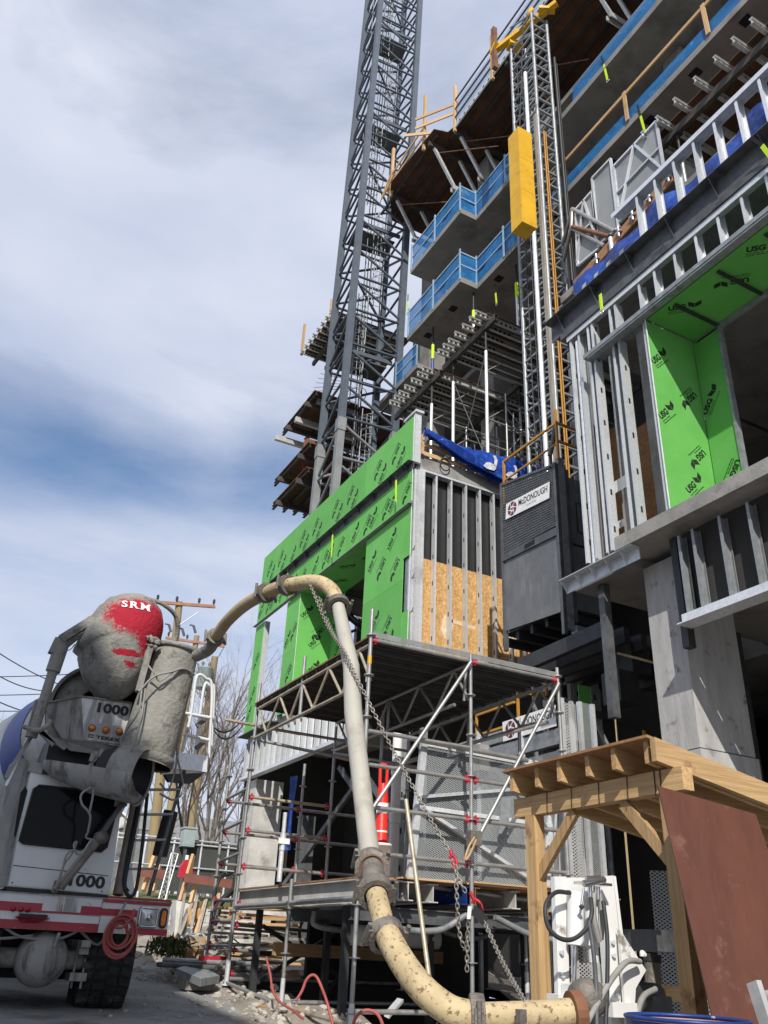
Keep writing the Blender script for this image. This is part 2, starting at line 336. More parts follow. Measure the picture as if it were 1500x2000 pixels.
# ================================================================== GROUND
g=MB(); NX,NY=40,60
def gz(x,y): return G(y)+ (.0 if y<40 else 0)
for j in range(NY+1):
    for i in range(NX+1): pass
xs=[-60+i*3 for i in range(20)]+[i for i in range(0,31)]+[33+i*3 for i in range(14)]; ys=[-30+j*3 for j in range(10)]+[j for j in range(0,31)]+[33+j*3 for j in range(24)]; nx_,ny_=len(xs),len(ys)
pit=lambda x0,x1,y0,y1: x0>=4.9 and x1<=9.1 and y0>=8.95 and y1<=13.1
g.add([(x,y,gz(x,y)) for y in ys for x in xs],[(j*nx_+i,j*nx_+i+1,(j+1)*nx_+i+1,(j+1)*nx_+i) for j in range(ny_-1) for i in range(nx_-1) if not pit(xs[i],xs[i+1],ys[j],ys[j+1])],True)
solo('street',g,'asphalt',kind='structure',org=(0,0,0))
far=MB(); far.add([(-700,102,G(102)),(700,102,G(102)),(700,900,G(102)+8),(-700,900,G(102)+8)],[(0,1,2,3)])
far.add([(-700,-30,G(-30)-.5),(-60,-30,G(-30)-.5),(-60,102,G(102)-.5),(-700,102,G(102)-.5)],[(0,1,2,3)])
far.add([(72,-30,G(-30)-.5),(700,-30,G(-30)-.5),(700,102,G(102)-.5),(72,102,G(102)-.5)],[(0,1,2,3)])
solo('far_ground',far,'grass',kind='structure',org=(0,0,0))
# dirt work area along the building, slightly raised and lumpy
d=MB(); rnd=random.Random(3)
DX=[3.3+i*.35 for i in range(60)]; DY=[4.5+j*.35 for j in range(68)]
def dz(x,y):
    e=min(1,max(0,(x-3.9-.25*sin(y*1.7)-.12*sin(y*4.1))/.8)); e*=min(1,max(0,(y-5)/.8))
    return G(y)-.02+e*(.10+.05*sin(x*2.1+y)+.04*sin(x*5.3-y*3.1)+.03*sin(y*6.7+x*2))
d.add([(x,y,dz(x,y)+rnd.uniform(-.012,.012)*(x>4)) for y in DY for x in DX],[(j*60+i,j*60+i+1,j*60+i+61,j*60+i+60) for j in range(67) for i in range(59) if not (DX[i]>=5.0 and DX[i+1]<=9.2 and DY[j]>=9.0 and DY[j+1]<=13.3)],True)
solo('dirt_ground',d,'dirt',kind='structure',org=(0,0,0))
pt=MB(); pt.box((4.8,8.8,-2.4),(9.3,13.5,-2.3)); pt.box((4.75,8.7,-2.4),(4.95,13.5,G(9)-.02)); pt.box((9.1,8.7,-2.4),(9.3,13.5,G(11)+.1)); pt.box((4.951,13.12,-2.4),(9.099,13.5,G(13)+.16)); pt.box((4.8,8.6,-2.4),(9.3,8.92,G(8.6)-.02)); pt.box((5.75,13.0,-2.2),(9.0,13.1,2.05))  # pit walls, plus a near-black screen added to darken the under-deck space
solo('pit_and_shade_screen',pt,'interior',kind='structure',org=(7,11,-2.4))
def rock(mb,c,r,rn):
    vs=[];fs=[]
    t=(1+5**.5)/2
    ico=[(-1,t,0),(1,t,0),(-1,-t,0),(1,-t,0),(0,-1,t),(0,1,t),(0,-1,-t),(0,1,-t),(t,0,-1),(t,0,1),(-t,0,-1),(-t,0,1)]
    sx,sy,sz=[rn.uniform(.6,1.3) for _ in range(3)]
    for p in ico:
        k=r/1.9*rn.uniform(.7,1.2); vs.append((c[0]+p[0]*k*sx,c[1]+p[1]*k*sy,c[2]+p[2]*k*sz*.8))
    mb.add(vs,[(0,11,5),(0,5,1),(0,1,7),(0,7,10),(0,10,11),(1,5,9),(5,11,4),(11,10,2),(10,7,6),(7,1,8),(3,9,4),(3,4,2),(3,2,6),(3,6,8),(3,8,9),(4,9,5),(2,4,11),(6,2,10),(8,6,7),(9,8,1)])
rb=MB(); rn=random.Random(11)
for k in range(5200):
    x=3.7+rn.random()**1.4*5.2; y=rn.uniform(5.6,17)
    if x<4.1+.25*sin(y*1.7) and rn.random()<.75: continue
    if 4.9<x and y>8.95: continue
    r=.010+rn.random()**5*.07
    rock(rb,(x,y,dz(x,y)+r*.3),r,rn)
for k in range(900):
    x=2.3+rn.random()*2.2; y=rn.uniform(8,22); r=.006+rn.random()**4*.028
    rock(rb,(x,y,G(y)+r*.3),r,rn)
solo('broken_concrete_rubble',rb,'stone','pale broken concrete and gravel scattered under the scaffold','rubble',kind='stuff',org=(6,11,0))

# ================================================================== BUILDING
B=root('concrete_building',(8,14,1),'unfinished concrete building with green sheathing, steel studs and open floors','building')
FX=7.9
def slab(x0,x1,y0,y1,z0,z1,m='concrete',name='floor_slab'):
    return part(name,MB().box((x0,y0,z0),(x1,y1,z1)),m,B)
slab(8.02,26,14.36,23.5,6.72,7.05)
slab(8.06,26,14.17,23.5,11.36,11.68)
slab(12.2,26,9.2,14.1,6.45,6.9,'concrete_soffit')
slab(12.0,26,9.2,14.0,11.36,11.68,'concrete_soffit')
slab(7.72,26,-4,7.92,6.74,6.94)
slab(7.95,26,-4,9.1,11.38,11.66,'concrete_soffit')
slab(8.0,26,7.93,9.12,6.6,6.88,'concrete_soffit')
# tower floors: A and B with a balcony step, C short
def tower_slab(z0,z1,yl):
    p=[(11,-4),(26,-4),(26,27),(13.2,27),(13.2,yl),(10.4,yl),(10.4,16.0),(11,16.0)]
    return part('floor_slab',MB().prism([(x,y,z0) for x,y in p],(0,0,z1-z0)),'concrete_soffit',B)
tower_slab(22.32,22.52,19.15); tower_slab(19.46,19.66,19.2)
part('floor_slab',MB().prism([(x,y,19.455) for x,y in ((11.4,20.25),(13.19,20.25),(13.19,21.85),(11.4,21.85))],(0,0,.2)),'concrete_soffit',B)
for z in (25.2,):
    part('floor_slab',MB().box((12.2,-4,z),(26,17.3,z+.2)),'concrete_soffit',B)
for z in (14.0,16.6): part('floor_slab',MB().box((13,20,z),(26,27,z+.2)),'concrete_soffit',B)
# interior walls, near-black to hold the unlit depth of the floors
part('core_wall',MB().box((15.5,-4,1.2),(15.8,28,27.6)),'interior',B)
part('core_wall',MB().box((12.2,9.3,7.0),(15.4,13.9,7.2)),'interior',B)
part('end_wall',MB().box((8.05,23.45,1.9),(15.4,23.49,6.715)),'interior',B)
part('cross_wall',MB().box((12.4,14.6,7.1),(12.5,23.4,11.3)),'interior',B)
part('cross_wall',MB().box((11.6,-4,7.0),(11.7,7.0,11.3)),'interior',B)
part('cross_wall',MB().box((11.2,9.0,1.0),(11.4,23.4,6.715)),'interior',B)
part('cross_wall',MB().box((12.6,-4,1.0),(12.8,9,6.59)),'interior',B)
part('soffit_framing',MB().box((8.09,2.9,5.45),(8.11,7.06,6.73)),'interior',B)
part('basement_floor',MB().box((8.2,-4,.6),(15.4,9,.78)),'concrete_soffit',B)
# columns
def column(x0,x1,y0,y1,z0,z1,m='concrete_column'):
    mb=MB().box((x0,y0,z0),(x1,y1,z1)); return part('column',mb,m,B)
column(8.25,9.22,7.35,7.95,4.02,6.60)
column(8.23,9.25,7.33,7.98,.7,4.0)
column(8.05,8.85,22.5,23.3,1.6,5.66,'concrete_light')
column(8.4,9.0,7.3,7.7,6.94,11.38,'concrete')
column(12.6,13.3,17.5,18.2,11.7,28,'concrete_soffit'); column(12.6,13.3,21.5,22.2,11.7,27,'concrete_soffit')
column(12.2,12.8,13,13.6,11.7,22.3,'concrete_soffit'); column(12.2,12.8,8.6,9.2,11.7,22.3,'concrete_soffit')
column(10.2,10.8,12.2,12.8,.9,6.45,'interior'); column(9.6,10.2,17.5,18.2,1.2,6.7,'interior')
# beam seen beneath the hoist
part('floor_beam',MB().box((8.6,12.6,4.55),(12.2,12.9,5.0)),'concrete',B)

# ---- cold formed steel studs
def cstud_mb(Lh,web=.15,fl=.042,sg=1,slots=True,t=.004):
    mb=MB(); mb.box((0,0,0),(web,sg*t,Lh)); mb.box((0,sg*t,0),(t,sg*fl,Lh)); mb.box((web-t,sg*t,0),(web,sg*fl,Lh))
    mb.box((t,sg*(fl-t),0),(.014,sg*fl,Lh)); mb.box((web-.014,sg*(fl-t),0),(web-t,sg*fl,Lh))
    if slots:
        mb.use(1); z=.3
        while z<Lh-.15:
            mb.box((web*.38,-sg*.0015,z),(web*.62,-sg*.0003,z+.10)); z+=.62
        mb.use(0)
    return mb
PRO={}
def studs(spec,Lh,locs,m='galv',rot=0,name='stud',web=.15,sg=1,parent=None):
    key=(round(Lh,3),m,web,sg)
    if key not in PRO: PRO[key]=mesh('stud',cstud_mb(Lh,web=web,sg=sg),[m,'slot'])
    for p in locs: inst(name,PRO[key],parent or B,p,(0,0,rot))
# left block, wall beside the hoist (faces -Y)
SX=[8.57,8.97,9.37,9.755,10.143,10.572,10.942,11.34,11.74]
studs(None,4.24,[(x,14.19,7.08) for x in SX],rot=pi/2,sg=-1)
part('corner_post',MB().box((8.20,14.16,7.05),(8.27,14.34,11.34)),'galv',B)
part('corner_post',MB().box((8.06,14.14,7.05),(8.19,14.30,11.34)),'galv',B)
part('corner_post',MB().box((7.93,14.045,6.95),(7.982,14.2,11.2)),'galv',B); part('corner_post',MB().box((7.994,14.06,6.95),(8.05,14.2,11.2)),'galv',B)
part('track',MB().box((8.05,14.175,11.30),(11.9,14.345,11.355)),'galv',B)
part('track',MB().box((8.05,14.175,7.03),(11.9,14.345,7.075)),'galv',B)
for a,b in ((8.28,9.42),(9.425,10.64),(10.645,11.86)):
    o=part('osb_panel',MB().box((a,14.352,7.08),(b,14.365,9.24)),'osb',B)
part('paint_smear',MB().prism([(8.96+x,14.3515,7.5+z) for x,z in ((0,.02),(.1,.1),(.2,.32),(.17,.55),(.05,.66),(-.06,.5),(-.12,.2))],(0,-.0015,0)),'smear',B)
part('paint_smear',MB().prism([(9.1+x,14.3515,7.9+z) for x,z in ((0,.02),(.62,-.02),(.62,.06),(0,.1))],(0,-.0015,0)),'smear',B)
part('black_backing',MB().box((8.06,14.38,7.06),(12,14.40,11.35)),'black',B)  # black sheet behind the studs and OSB
for z in (7.85,9.25,8.6): part('bridging_rod',MB().tube([(8.0,14.12,z),(7.96,13.99,z+.05),(7.93,14.05,z-.06)],.008,5),'steel_mid',B)
# sheathing -------------------------------------------------------------
def usg_print():
    mb=MB(); a=text_mb('USG',.135,bold=.006,xs=.98); wv=width(a); merge(mb,a)
    def par(x,y,pts): mb.prism([(x+q[0],y+q[1],0) for q in pts],(0,0,.0012))
    x=wv+.035
    par(x,0,((0,.045),(.088,-.005),(.088,.085),(0,.135))); par(x+.096,0,((0,-.005),(.088,.045),(.088,.135),(0,.085)))
    for i,(tx,sz) in enumerate((('SECUROCK BRAND',.026),('UltraLight Glass-Mat Sheathing',.030))):
        q=text_mb(tx,sz,bold=0.0002); merge(mb,q,Matrix.Translation((.0,-.048-.036*i,0)))
    return mb
PRINT=mesh('print',usg_print(),'print'); PRINT_SMALL=PRINT
def panel(name,org,u,v,lu,lv,th=.016,prints=None,du=.9,seed=0,m='green',scale=1.,parent=None):
    """sheet lying in plane (u,v) with outward normal u x v, its front face on org"""
    u=Vector(u);v=Vector(v);n=u.cross(v); o=Vector(org); mb=MB()
    p=[o,o+u*lu,o+u*lu+v*lv,o+v*lv]; mb.prism([q-n*th for q in p],n*th)
    pn=part(name,mb,m,parent or B); r=random.Random(seed)
    w45=.52*scale
    if prints is None:
        prints=[]; a=r.uniform(-.2,.1)
        k=0; x=a
        while x<lu:
            for row in range(int(lv/.85)+1):
                prints.append((x+(row%2)*.25,.16+row*.9,0)); prints.append((x+.52+(row%2)*.25,.62+row*.9-.12,1))
            x+=du
    for (a,b,fl) in prints:
        c,s=.7071,.7071
        if fl==0: q=o+u*a+v*b; X=u*c+v*s
        else: q=o+u*(a+.37*scale)+v*(b+.30*scale); X=-(u*c+v*s)
        # keep whole prints on the sheet
        ends=[(q-o).dot(u),(q-o).dot(v),(q+X*w45-o).dot(u),(q+X*w45-o).dot(v)]
        if min(ends[0],ends[2])<.06 or max(ends[0],ends[2])>lu-.06 or min(ends[1],ends[3])<.07 or max(ends[1],ends[3])>lv-.07: continue
        Y=n.cross(X); M=frame(q+n*.0006,X,Y)@Matrix.Scale(scale,4)
        inst('print',PRINT,pn,M)
    return pn
Lu,Lz=(0,-1,0),(0,0,1)       # street facade: seen from -X, u runs toward -Y
def fpanel(y1,y0,z0,z1,**k):
    k.setdefault('scale',1.12); return panel('sheathing_panel',(FX-.016,y1,z0),Lu,Lz,y1-y0,z1-z0,**k)
sd=0
for a,b in ((23.55,21.25),(21.245,18.85),(18.845,16.45),(16.445,14.12)):
    sd+=1; fpanel(a,b,11.40,12.62,seed=sd)
for a,b in ((23.55,21.9),(21.895,19.5),(19.495,17.1),(17.095,14.06)):
    sd+=1; fpanel(a,b,10.38,11.19,seed=sd,prints=[(.1+i*.95,.16,0) for i in range(4)]+[(.62+i*.95,.2,1) for i in range(4)])
fpanel(16.19,14.36,8.62,10.27,seed=11,prints=[(.22,.75,0),(1.15,.95,0),(.55,.5,1),(.08,.1,1),(1.2,.25,1),(.62,.05,0)])
fpanel(16.19,14.36,7.06,8.615,seed=12,prints=[(.5,.75,0),(.95,.55,1),(.12,.35,1),(1.2,.1,0),(.7,.05,1),(.05,1.0,0)])
fpanel(14.355,14.06,9.10,10.27,seed=13,prints=[]); fpanel(14.355,14.06,7.06,7.86,seed=14,prints=[])
part('recess_stud',MB().box((7.93,14.20,7.9),(8.0,14.34,9.08)),'galv_dull',B); part('recess_back',MB().box((8.0,14.1,7.88),(8.02,14.35,9.09)),'steel_mid',B)
fpanel(21.04,20.12,8.7,10.27,seed=15,prints=[(.06,.9,0),(.4,.4,1),(.1,.2,0)]); fpanel(21.04,20.12,7.06,8.695,seed=16,prints=[(.3,.9,1),(.15,.3,0)])
fpanel(23.55,22.87,8.7,10.27,seed=17,prints=[(.06,.9,0),(.1,.3,1)]); fpanel(23.55,22.87,6.98,8.695,seed=18,prints=[(.1,1.0,1),(.08,.35,0)])
# opening jamb (faces -Y), its inner return and the soffit
panel('jamb_panel',(FX-.016,20.104,7.06),(1,0,0),Lz,.98,3.2,prints=[(.42,1.0,0),(.33,.35,1),(.35,2.05,1),(.1,2.5,0),(.40,1.72,0)],seed=21)
panel('return_panel',(8.87,20.10,7.06),Lu,Lz,.75,3.2,prints=[(.1,.5,0),(.2,1.5,1),(.1,2.3,0)],seed=22)
panel('soffit_panel',(FX-.016,20.10,10.28),(1,0,0),(0,-1,0),1.0,3.9,prints=[(.1,.3,0),(.3,1.2,1),(.15,2.1,0),(.3,3.0,1)],seed=23)
panel('return_panel',(8.87,16.19,7.06),(0,1,0),Lz,.02,3.2,prints=[])
part('corner_bead',MB().box((7.875,20.095,7.06),(7.885,20.105,10.2)),'white_edge',B)
part('corner_bead',MB().box((7.872,14.045,7.0),(7.884,14.058,12.6)),'white_edge',B)
part('window_frame',MB().box((7.9,22.80,7.0),(8.05,22.86,10.27)),'galv',B); part('window_frame',MB().box((7.9,21.05,7.0),(8.05,21.10,10.27)),'galv',B)
part('opening_back',MB().box((9.4,20.9,7.06),(9.5,23.4,11.3)),'concrete',B)
for i,(y,z) in enumerate(((17.0,9.2),(17.6,8.5),(18.4,9.6),(19.0,8.3),(16.7,7.9),(18.0,7.6))):
    part('brace',MB().bar((9.0,y,z-.4),(9.6,y+.9,z+.5),.08,.05),'galv_dull',B)
# ledges on the street face
def ledge(y0,y1,z,proj,drop,step=.9,m='steel_mid',th=.012):
    mb=MB(); mb.box((FX-proj,y0,z-th),(FX-.017,y1,z)); mb.box((FX-.03,y0,z-drop),(FX-.017,y1,z-th)); 
    o=part('ledge_angle',mb,m,B); st=mesh('stiffener',MB().prism([(0,0,0),(-proj+.05,0,0),(0,0,-drop+.02)],(0,.012,0)),m)
    y=y0+.25
    while y<y1: inst('stiffener',st,B,(FX-.03,y,z-th-.001)); y+=step
    return o
ledge(14.0,23.6,11.36,.17,.17,.8)
part('header_flange',MB().box((FX-.12,14.0,10.285),(FX-.017,23.6,10.295)).box((FX-.03,14.0,10.296),(FX-.0165,23.6,10.375)),'galv_dull',B)
part('sill_flashing',MB().box((FX-.14,21.2,6.93),(8.1,23.7,6.96)),'steel_dark',B)
# parapet end stud at the corner
studs(None,1.3,[(7.92,14.10,11.42),(7.92,14.5,11.42)],sg=-1)
part('track',MB().box((7.88,13.98,12.70),(8.1,14.55,12.76)),'galv',B)
part('parapet_post',MB().box((7.905,14.03,11.38),(8.06,14.10,12.70)),'galv',B)
# hanging studs below level 2, left
HY=[23.35-i*.405 for i in range(17)]
studs(None,1.0,[(7.92,y,5.74) for y in HY],m='galv',sg=-1,web=.14)
part('bottom_track',MB().box((7.88,16.75,5.715),(8.07,23.5,5.735)).box((7.88,16.75,5.735),(7.89,23.5,5.80)),'galv',B)
part('soffit_board',MB().box((8.1,14.4,6.66),(10.5,23.4,6.70)),'concrete',B)
for a,b in ((5.0,5.4),): pass
# ---- right block -------------------------------------------------------
PY=[6.915-.405*i for i in range(11)]
studs(None,1.2,[(7.905,y,11.70) for y in PY],sg=-1)
part('track',MB().box((7.895,2.6,12.90),(8.06,7.46,12.915)).box((7.888,2.6,12.82),(7.8945,7.46,12.915)).box((8.061,2.6,12.82),(8.065,7.46,12.915)),'galv',B)
part('track',MB().box((7.895,2.6,11.68),(8.06,7.05,11.695)),'galv',B)
ledge(2.6,9.14,11.665,.20,.36,.85,'steel_mid')
part('deflection_track',MB().box((7.895,2.6,11.17),(8.06,8.78,11.185)).box((7.887,2.6,11.08),(7.8945,8.78,11.185)),'galv',B)
part('ledge_beam',MB().box((7.86,2.6,11.19),(7.88,8.9,11.31)),'steel_mid',B)
studs(None,.80,[(7.905,y,10.36) for y in [6.769-.412*i for i in range(10)]],sg=-1)
for y in [6.55-.824*i for i in range(5)]: studs(None,.80,[(8.3,y,10.36)],m='galv_dull',sg=-1)
part('header_angle',MB().box((7.76,2.4,10.335),(8.06,8.28,10.348)).box((7.76,2.4,10.348),(7.772,8.28,10.41)).box((7.772,2.4,10.30),(7.90,8.2,10.334)),'galv_dull',B)
# opening with green reveal
panel('jamb_panel',(FX,7.03,7.0),(1,0,0),Lz,.98,3.3,prints=[(.07,2.50,0),(.47,2.0,1),(.07,1.52,0),(.47,.98,1),(.42,.42,0),(.1,.12,1)],seed=31,scale=.98)
panel('return_panel',(8.88,7.02,7.0),Lu,Lz,.46,3.25,prints=[(.0,1.9,0)],seed=32)
ret=panel('return_panel',(8.885,6.55,7.0),Lu,Lz,.004,3.25,prints=[])
q=inst('print',PRINT,ret,frame((8.8788,6.98,8.9),(0,-.6,.8),(0,.8,.6)))
q2=inst('print',PRINT,ret,frame((8.8788,6.62,7.95),(0,.6,-.8),(0,-.8,-.6)))
panel('soffit_panel',(7.92,7.0,10.30),(1,0,0),(0,-1,0),1.0,2.3,prints=[(.12,.3,0),(.2,1.1,1),(.15,1.7,0)],seed=33)
panel('soffit_panel',(7.92,4.69,10.30),(1,0,0),(0,-1,0),1.0,2.3,prints=[(.12,.3,0),(.2,1.1,1)],seed=34)
for y in (6.5,5.7,4.9,4.1): part('soffit_strap',MB().box((8.0,y,10.25),(8.9,y+.05,10.28)),'steel_dark',B)
part('soffit_trim',MB().box((8.88,2.6,10.22),(8.95,6.95,10.32)),'galv_dull',B)
part('opening_edge',MB().box((8.86,6.50,7.0),(8.95,6.545,10.25)),'galv_dull',B)
part('corner_bead',MB().box((7.885,7.012,7.0),(7.9,7.026,10.3)),'white_edge',B)
studs(None,2.2,[(10.2,6.9,7.0),(10.2,6.72,7.0),(10.35,6.5,7.0)],sg=-1)
# studs left of the opening
for y,sg_ in ((8.70,1),(8.53,-1),(8.30,-1),(8.16,1),(7.77,-1),(7.60,1),(7.10,-1)):
    studs(None,4.2 if y>7.95 else 4.1,[(7.91,y,6.90 if y>7.95 else 6.98)],sg=sg_)
part('corner_tube',MB().tube([(7.97,8.60,6.8),(7.97,8.60,11.0)],.045,10),'bright_pole',B)
for y in (8.68,8.28): studs(None,3.9,[(8.32,y,6.9)],sg=-1,m='galv')
part('flat_strap',MB().box((8.12,7.75,7.92),(8.125,8.42,8.12)),'white_edge',B); part('flat_strap',MB().box((8.12,7.95,7.32),(8.125,8.45,7.44)),'white_edge',B)
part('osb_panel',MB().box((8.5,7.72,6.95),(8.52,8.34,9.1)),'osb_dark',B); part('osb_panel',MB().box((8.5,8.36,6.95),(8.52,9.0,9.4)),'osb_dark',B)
part('wood_batten',MB().box((8.46,8.33,6.95),(8.5,8.365,9.3)),'lumber_z',B)
part('wood_block',MB().box((8.0,7.86,6.95),(8.06,7.98,7.6)),'lumber_grey',B)
# angle under level 2 at its left end, with stiffeners
ledge(7.62,9.16,6.735,.17,.19,.32,'galv')
# hanging studs below level 2, right
studs(None,1.18,[(7.92,y,5.46) for y in [6.99,6.755,6.32,5.89,5.46,5.03,4.6]],sg=-1,m='galv_dull',web=.14)
part('bottom_track',MB().box((7.83,3.0,5.425),(8.08,7.09,5.44)).box((7.83,3.0,5.44),(7.84,7.0,5.53)),'galv',B)
part('hanger_post',MB().box((8.05,7.13,5.2),(8.17,7.24,6.72)),'steel_dark',B)
part('hanger_post',MB().box((8.1,8.62,4.62),(8.22,8.74,6.58)),'steel_mid',B)
part('strap_hanging',MB().box((8.03,6.99,5.52),(8.07,7.05,6.3)),'lime',B)
for i in range(6):
    part('cable_tray',MB().bar((8.8+i*.35,9.3,6.25-.05*(i%3)),(8.8+i*.35,11.6,6.2),.12,.25),'steel_dark',B)
for x,z in ((9.4,5.7),(9.9,5.6),(10.3,5.9),(9.1,5.2)):
    part('hanging_block',MB().box((x,9.5,z),(x+.4,9.9,z+.5)),'steel_dark',B)
for x in (9.9,10.3): studs(None,2.2,[(x,11.5,4.3)],m='galv_dull')
for z in (5.5,4.9): part('cross_channel',MB().bar((9.0,11.2,z),(11,11.6,z+.1),.12),'steel_mid',B)
part('conduit',MB().tube(bez([(9.0,9.4,5.9),(9.5,9.0,5.7),(10.2,9.3,5.75),(10.6,9.0,5.9)]),.02,6),'pipe_yellow',B)
for x,y in ((9.05,9.6),(8.75,9.3)): part('yellow_conduit',MB().tube([(x,y,.9),(x,y,5.8)],.010,6),'pipe_dusty',B)
panel('sheathing_panel',(9.4,10.8,4.9),(1,0,0),Lz,.25,.9,prints=[])
# ground floor interior pieces seen through the scaffold
for x,y in ((8.7,20.6),(9.3,17.2)): part('steel_column',MB().box((x,y,1.6),(x+.35,y+.3,4.6)),'steel_mid',B)
for (a,b) in (((8.4,21.8,2.4),(9.4,18.6,5.5)),((8.5,18.2,5.4),(9.2,16.4,3.4)),((8.4,16.5,4.9),(9.0,15.0,3.0))): part('brace',MB().bar(a,b,.1,.1),'steel_mid',B)
wx=(7.320,13.300,3.831)[0]
part('white_pipe',MB().tube([(wx,13.3,2.2),(wx,13.3,5.9)],.085,14),'white',B)
for z in (5.2,4.4,3.6): part('pipe_coupling',MB().tube([(wx,13.3,z),(wx,13.3,z+.16)],.098,14),'white',B)
studs(None,3.6,[(7.7,13.9,2.6),(8.15,13.9,2.6),(9.3,11.9,2.6)],m='galv_dull')  # duller steel colour carries the shade behind the mesh gate
part('blue_sheet_hanging',MB().sheet((8.9,22.2,3.9),(.10,-.22,0),(.05,.05,1.9),6,10,lambda a,b:(.04*sin(a*9+b*4),0,0)),'blue_tarp',B)
rr=random.Random(5)
for i in range(26):
    x,y,z=rr.uniform(9.2,10.8),rr.uniform(12.6,15.5),rr.uniform(2.6,5.3); s_=rr.uniform(.05,.13)
    part('stored_part',MB().bar((x,y,z),(x+rr.uniform(-.2,.2),y+rr.uniform(-.2,.2),z+rr.uniform(.05,.25)),s_,s_*.6),'galv_dull',B)
# ================================================================== TOWER CRANE
CX,CY,CS,CT=9.6,21.96,2.0,radians(-4)
cr=root('tower_crane',(10.6,22.9,1.5),'tall blue grey lattice tower crane mast rising beside the building','crane')
ux=Vector((cos(CT),sin(CT),0)); uy=Vector((-sin(CT),cos(CT),0))
def cp(a,b,z): return Vector((CX,CY,z))+ux*a+uy*b+Vector((.011*(z-27),-.006*(z-27),0))
CZ0,CZ1=9.0,54.0; ZS=17.4
cor=[(0,0),(CS,0),(CS,CS),(0,CS)]
for a,b in cor:
    part('mast_leg',MB().bar(cp(a,b,ZS),cp(a,b,CZ1),.23,.23,up=uy),'crane',cr)
    z=CZ0
    while z<ZS-.1:
        z2=min(z+4.2,ZS); part('mast_leg',MB().bar(cp(a,b,z),cp(a,b,z2-.02),.25,.25,up=uy),'crane_low',cr)
        part('splice_plate',MB().bar(cp(a,b,z2-.25),cp(a,b,z2+.25),.30,.30,up=uy),'crane_low',cr); z=z2
bay=1.6; z=CZ0+.6; k=0
while z<48:
    m='crane_low' if z<ZS-1 else 'crane'; rr_=.052 if z<ZS-1 else .05
    for i in range(4):
        (a,b),(c,d)=cor[i],cor[(i+1)%4]
        hb=(z+bay*.10)
        part('horizontal_brace',MB().tube([cp(a,b,hb),cp(c,d,hb)],rr_,6),m,cr)
        if i in (0,2): p,q=cp(a,b,z+bay*.95),cp(c,d,z+bay*.2)
        else: p,q=cp(c,d,z+bay*.95),cp(a,b,z+bay*.2)
        part('diagonal_brace',MB().tube([p,q],rr_,6),m,cr)
    if k%4==3:
        part('rest_platform',MB().prism([cp(.15,.9,z+.3),cp(1.9,.9,z+.3),cp(1.9,1.9,z+.3),cp(.15,1.9,z+.3)],(0,0,.05)),'steel_mid',cr)
        part('platform_beam',MB().bar(cp(.1,.4,z+.15),cp(1.9,.4,z+.15),.08,.16),m,cr)
    if k%4==1:
        part('cross_brace',MB().bar(cp(0,0,z+.1),cp(2,2,z+.1),.07,.1),m,cr)
    z+=bay; k+=1
for zz in range(9,48,5):
    x0,y0=(.55,.9) if (zz//5)%2 else (1.2,1.2)
    ld=part('ladder',MB().tube([cp(x0,y0,zz),cp(x0,y0,zz+5.2)],.022,5).tube([cp(x0+.4,y0,zz),cp(x0+.4,y0,zz+5.2)],.022,5),'galv_dull',cr)
    rg=MB(); hp=MB()
    for q in range(17): rg.tube([cp(x0,y0,zz+.15+q*.3),cp(x0+.4,y0,zz+.15+q*.3)],.014,4)
    tag(part('ladder_rungs',rg,'galv_dull',ld),kind='stuff')
    for q in range(6): hp.tube(arc(cp(x0+.2,y0,zz+.4+q*.85),ux*.36,uy*-.62,0,pi,8),.016,4)
    for t in (.15,.35,.5,.65,.85):
        c=cp(x0+.2,y0,0); o=ux*.36*cos(pi*t)+uy*-.62*sin(pi*t)
        hp.tube([c+o+Vector((0,0,zz+.4)),c+o+Vector((0,0,zz+4.65))],.013,4)
    part('safety_cage',hp,'galv_dull',ld)
for i in range(3):
    part('power_cable',MB().tube(bez([cp(.9+.12*i,1.5,9),cp(1.0+.1*i,1.45,18),cp(.9+.13*i,1.5,30),cp(1+.1*i,1.5,48)],5),.022,5),'black',cr)

# ================================================================== HOIST
hm=root('hoist_mast',(10.2,12.05,1),'tall grey lattice mast of the construction hoist with yellow conduit','hoist mast')
MX0,MX1,MY0,MY1=9.95,10.5,11.55,12.55; MZ1=26.0
for x,y in ((MX0,MY0),(MX1,MY0),(MX0,MY1),(MX1,MY1)):
    part('mast_leg',MB().tube([(x,y,1.0),(x,y,MZ1)],.05,8),'galv_dull',hm)
part('guide_rail',MB().tube([(MX0-.08,MY0+.32,1.5),(MX0-.08,MY0+.32,23.6)],.055,10),'bright_pole',hm)
part('guide_rail',MB().bar((MX0-.06,MY0+.02,1.5),(MX0-.06,MY0+.02,21.5),.09,.09),'lumber_grey',hm)
for dx,rw in ((0,.022),(.06,.018)): part('yellow_conduit',MB().tube([(MX0+.12+dx,MY0-.06,9),(MX0+.12+dx,MY0-.06,20.9)],rw,6),'yellow_rail',hm)
part('trailing_cable',MB().tube([(MX1+.12,MY0-.08,9),(MX1+.12,MY0-.08,24.3)],.05,6),'black',hm)
part('trailing_cable',MB().tube([(MX1+.24,MY0-.02,9),(MX1+.24,MY0-.02,24.2)],.03,6),'black',hm)
part('lift_rope',MB().tube([(MX0-.05,MY1-.3,10),(MX0-.05,MY1-.3,24.4)],.014,5),'steel_dark',hm)
part('lift_rope',MB().tube([(MX0-.05,MY1-.5,10),(MX0-.05,MY1-.5,24.4)],.014,5),'steel_dark',hm)
rung=MB().bar((0,0,0),(MX1-MX0,0,0),.05,.05).bar((0,MY1-MY0,0),(MX1-MX0,MY1-MY0,0),.05,.05).bar((0,0,0),(0,MY1-MY0,0),.05,.05).bar((MX1-MX0,0,0),(MX1-MX0,MY1-MY0,0),.05,.05)
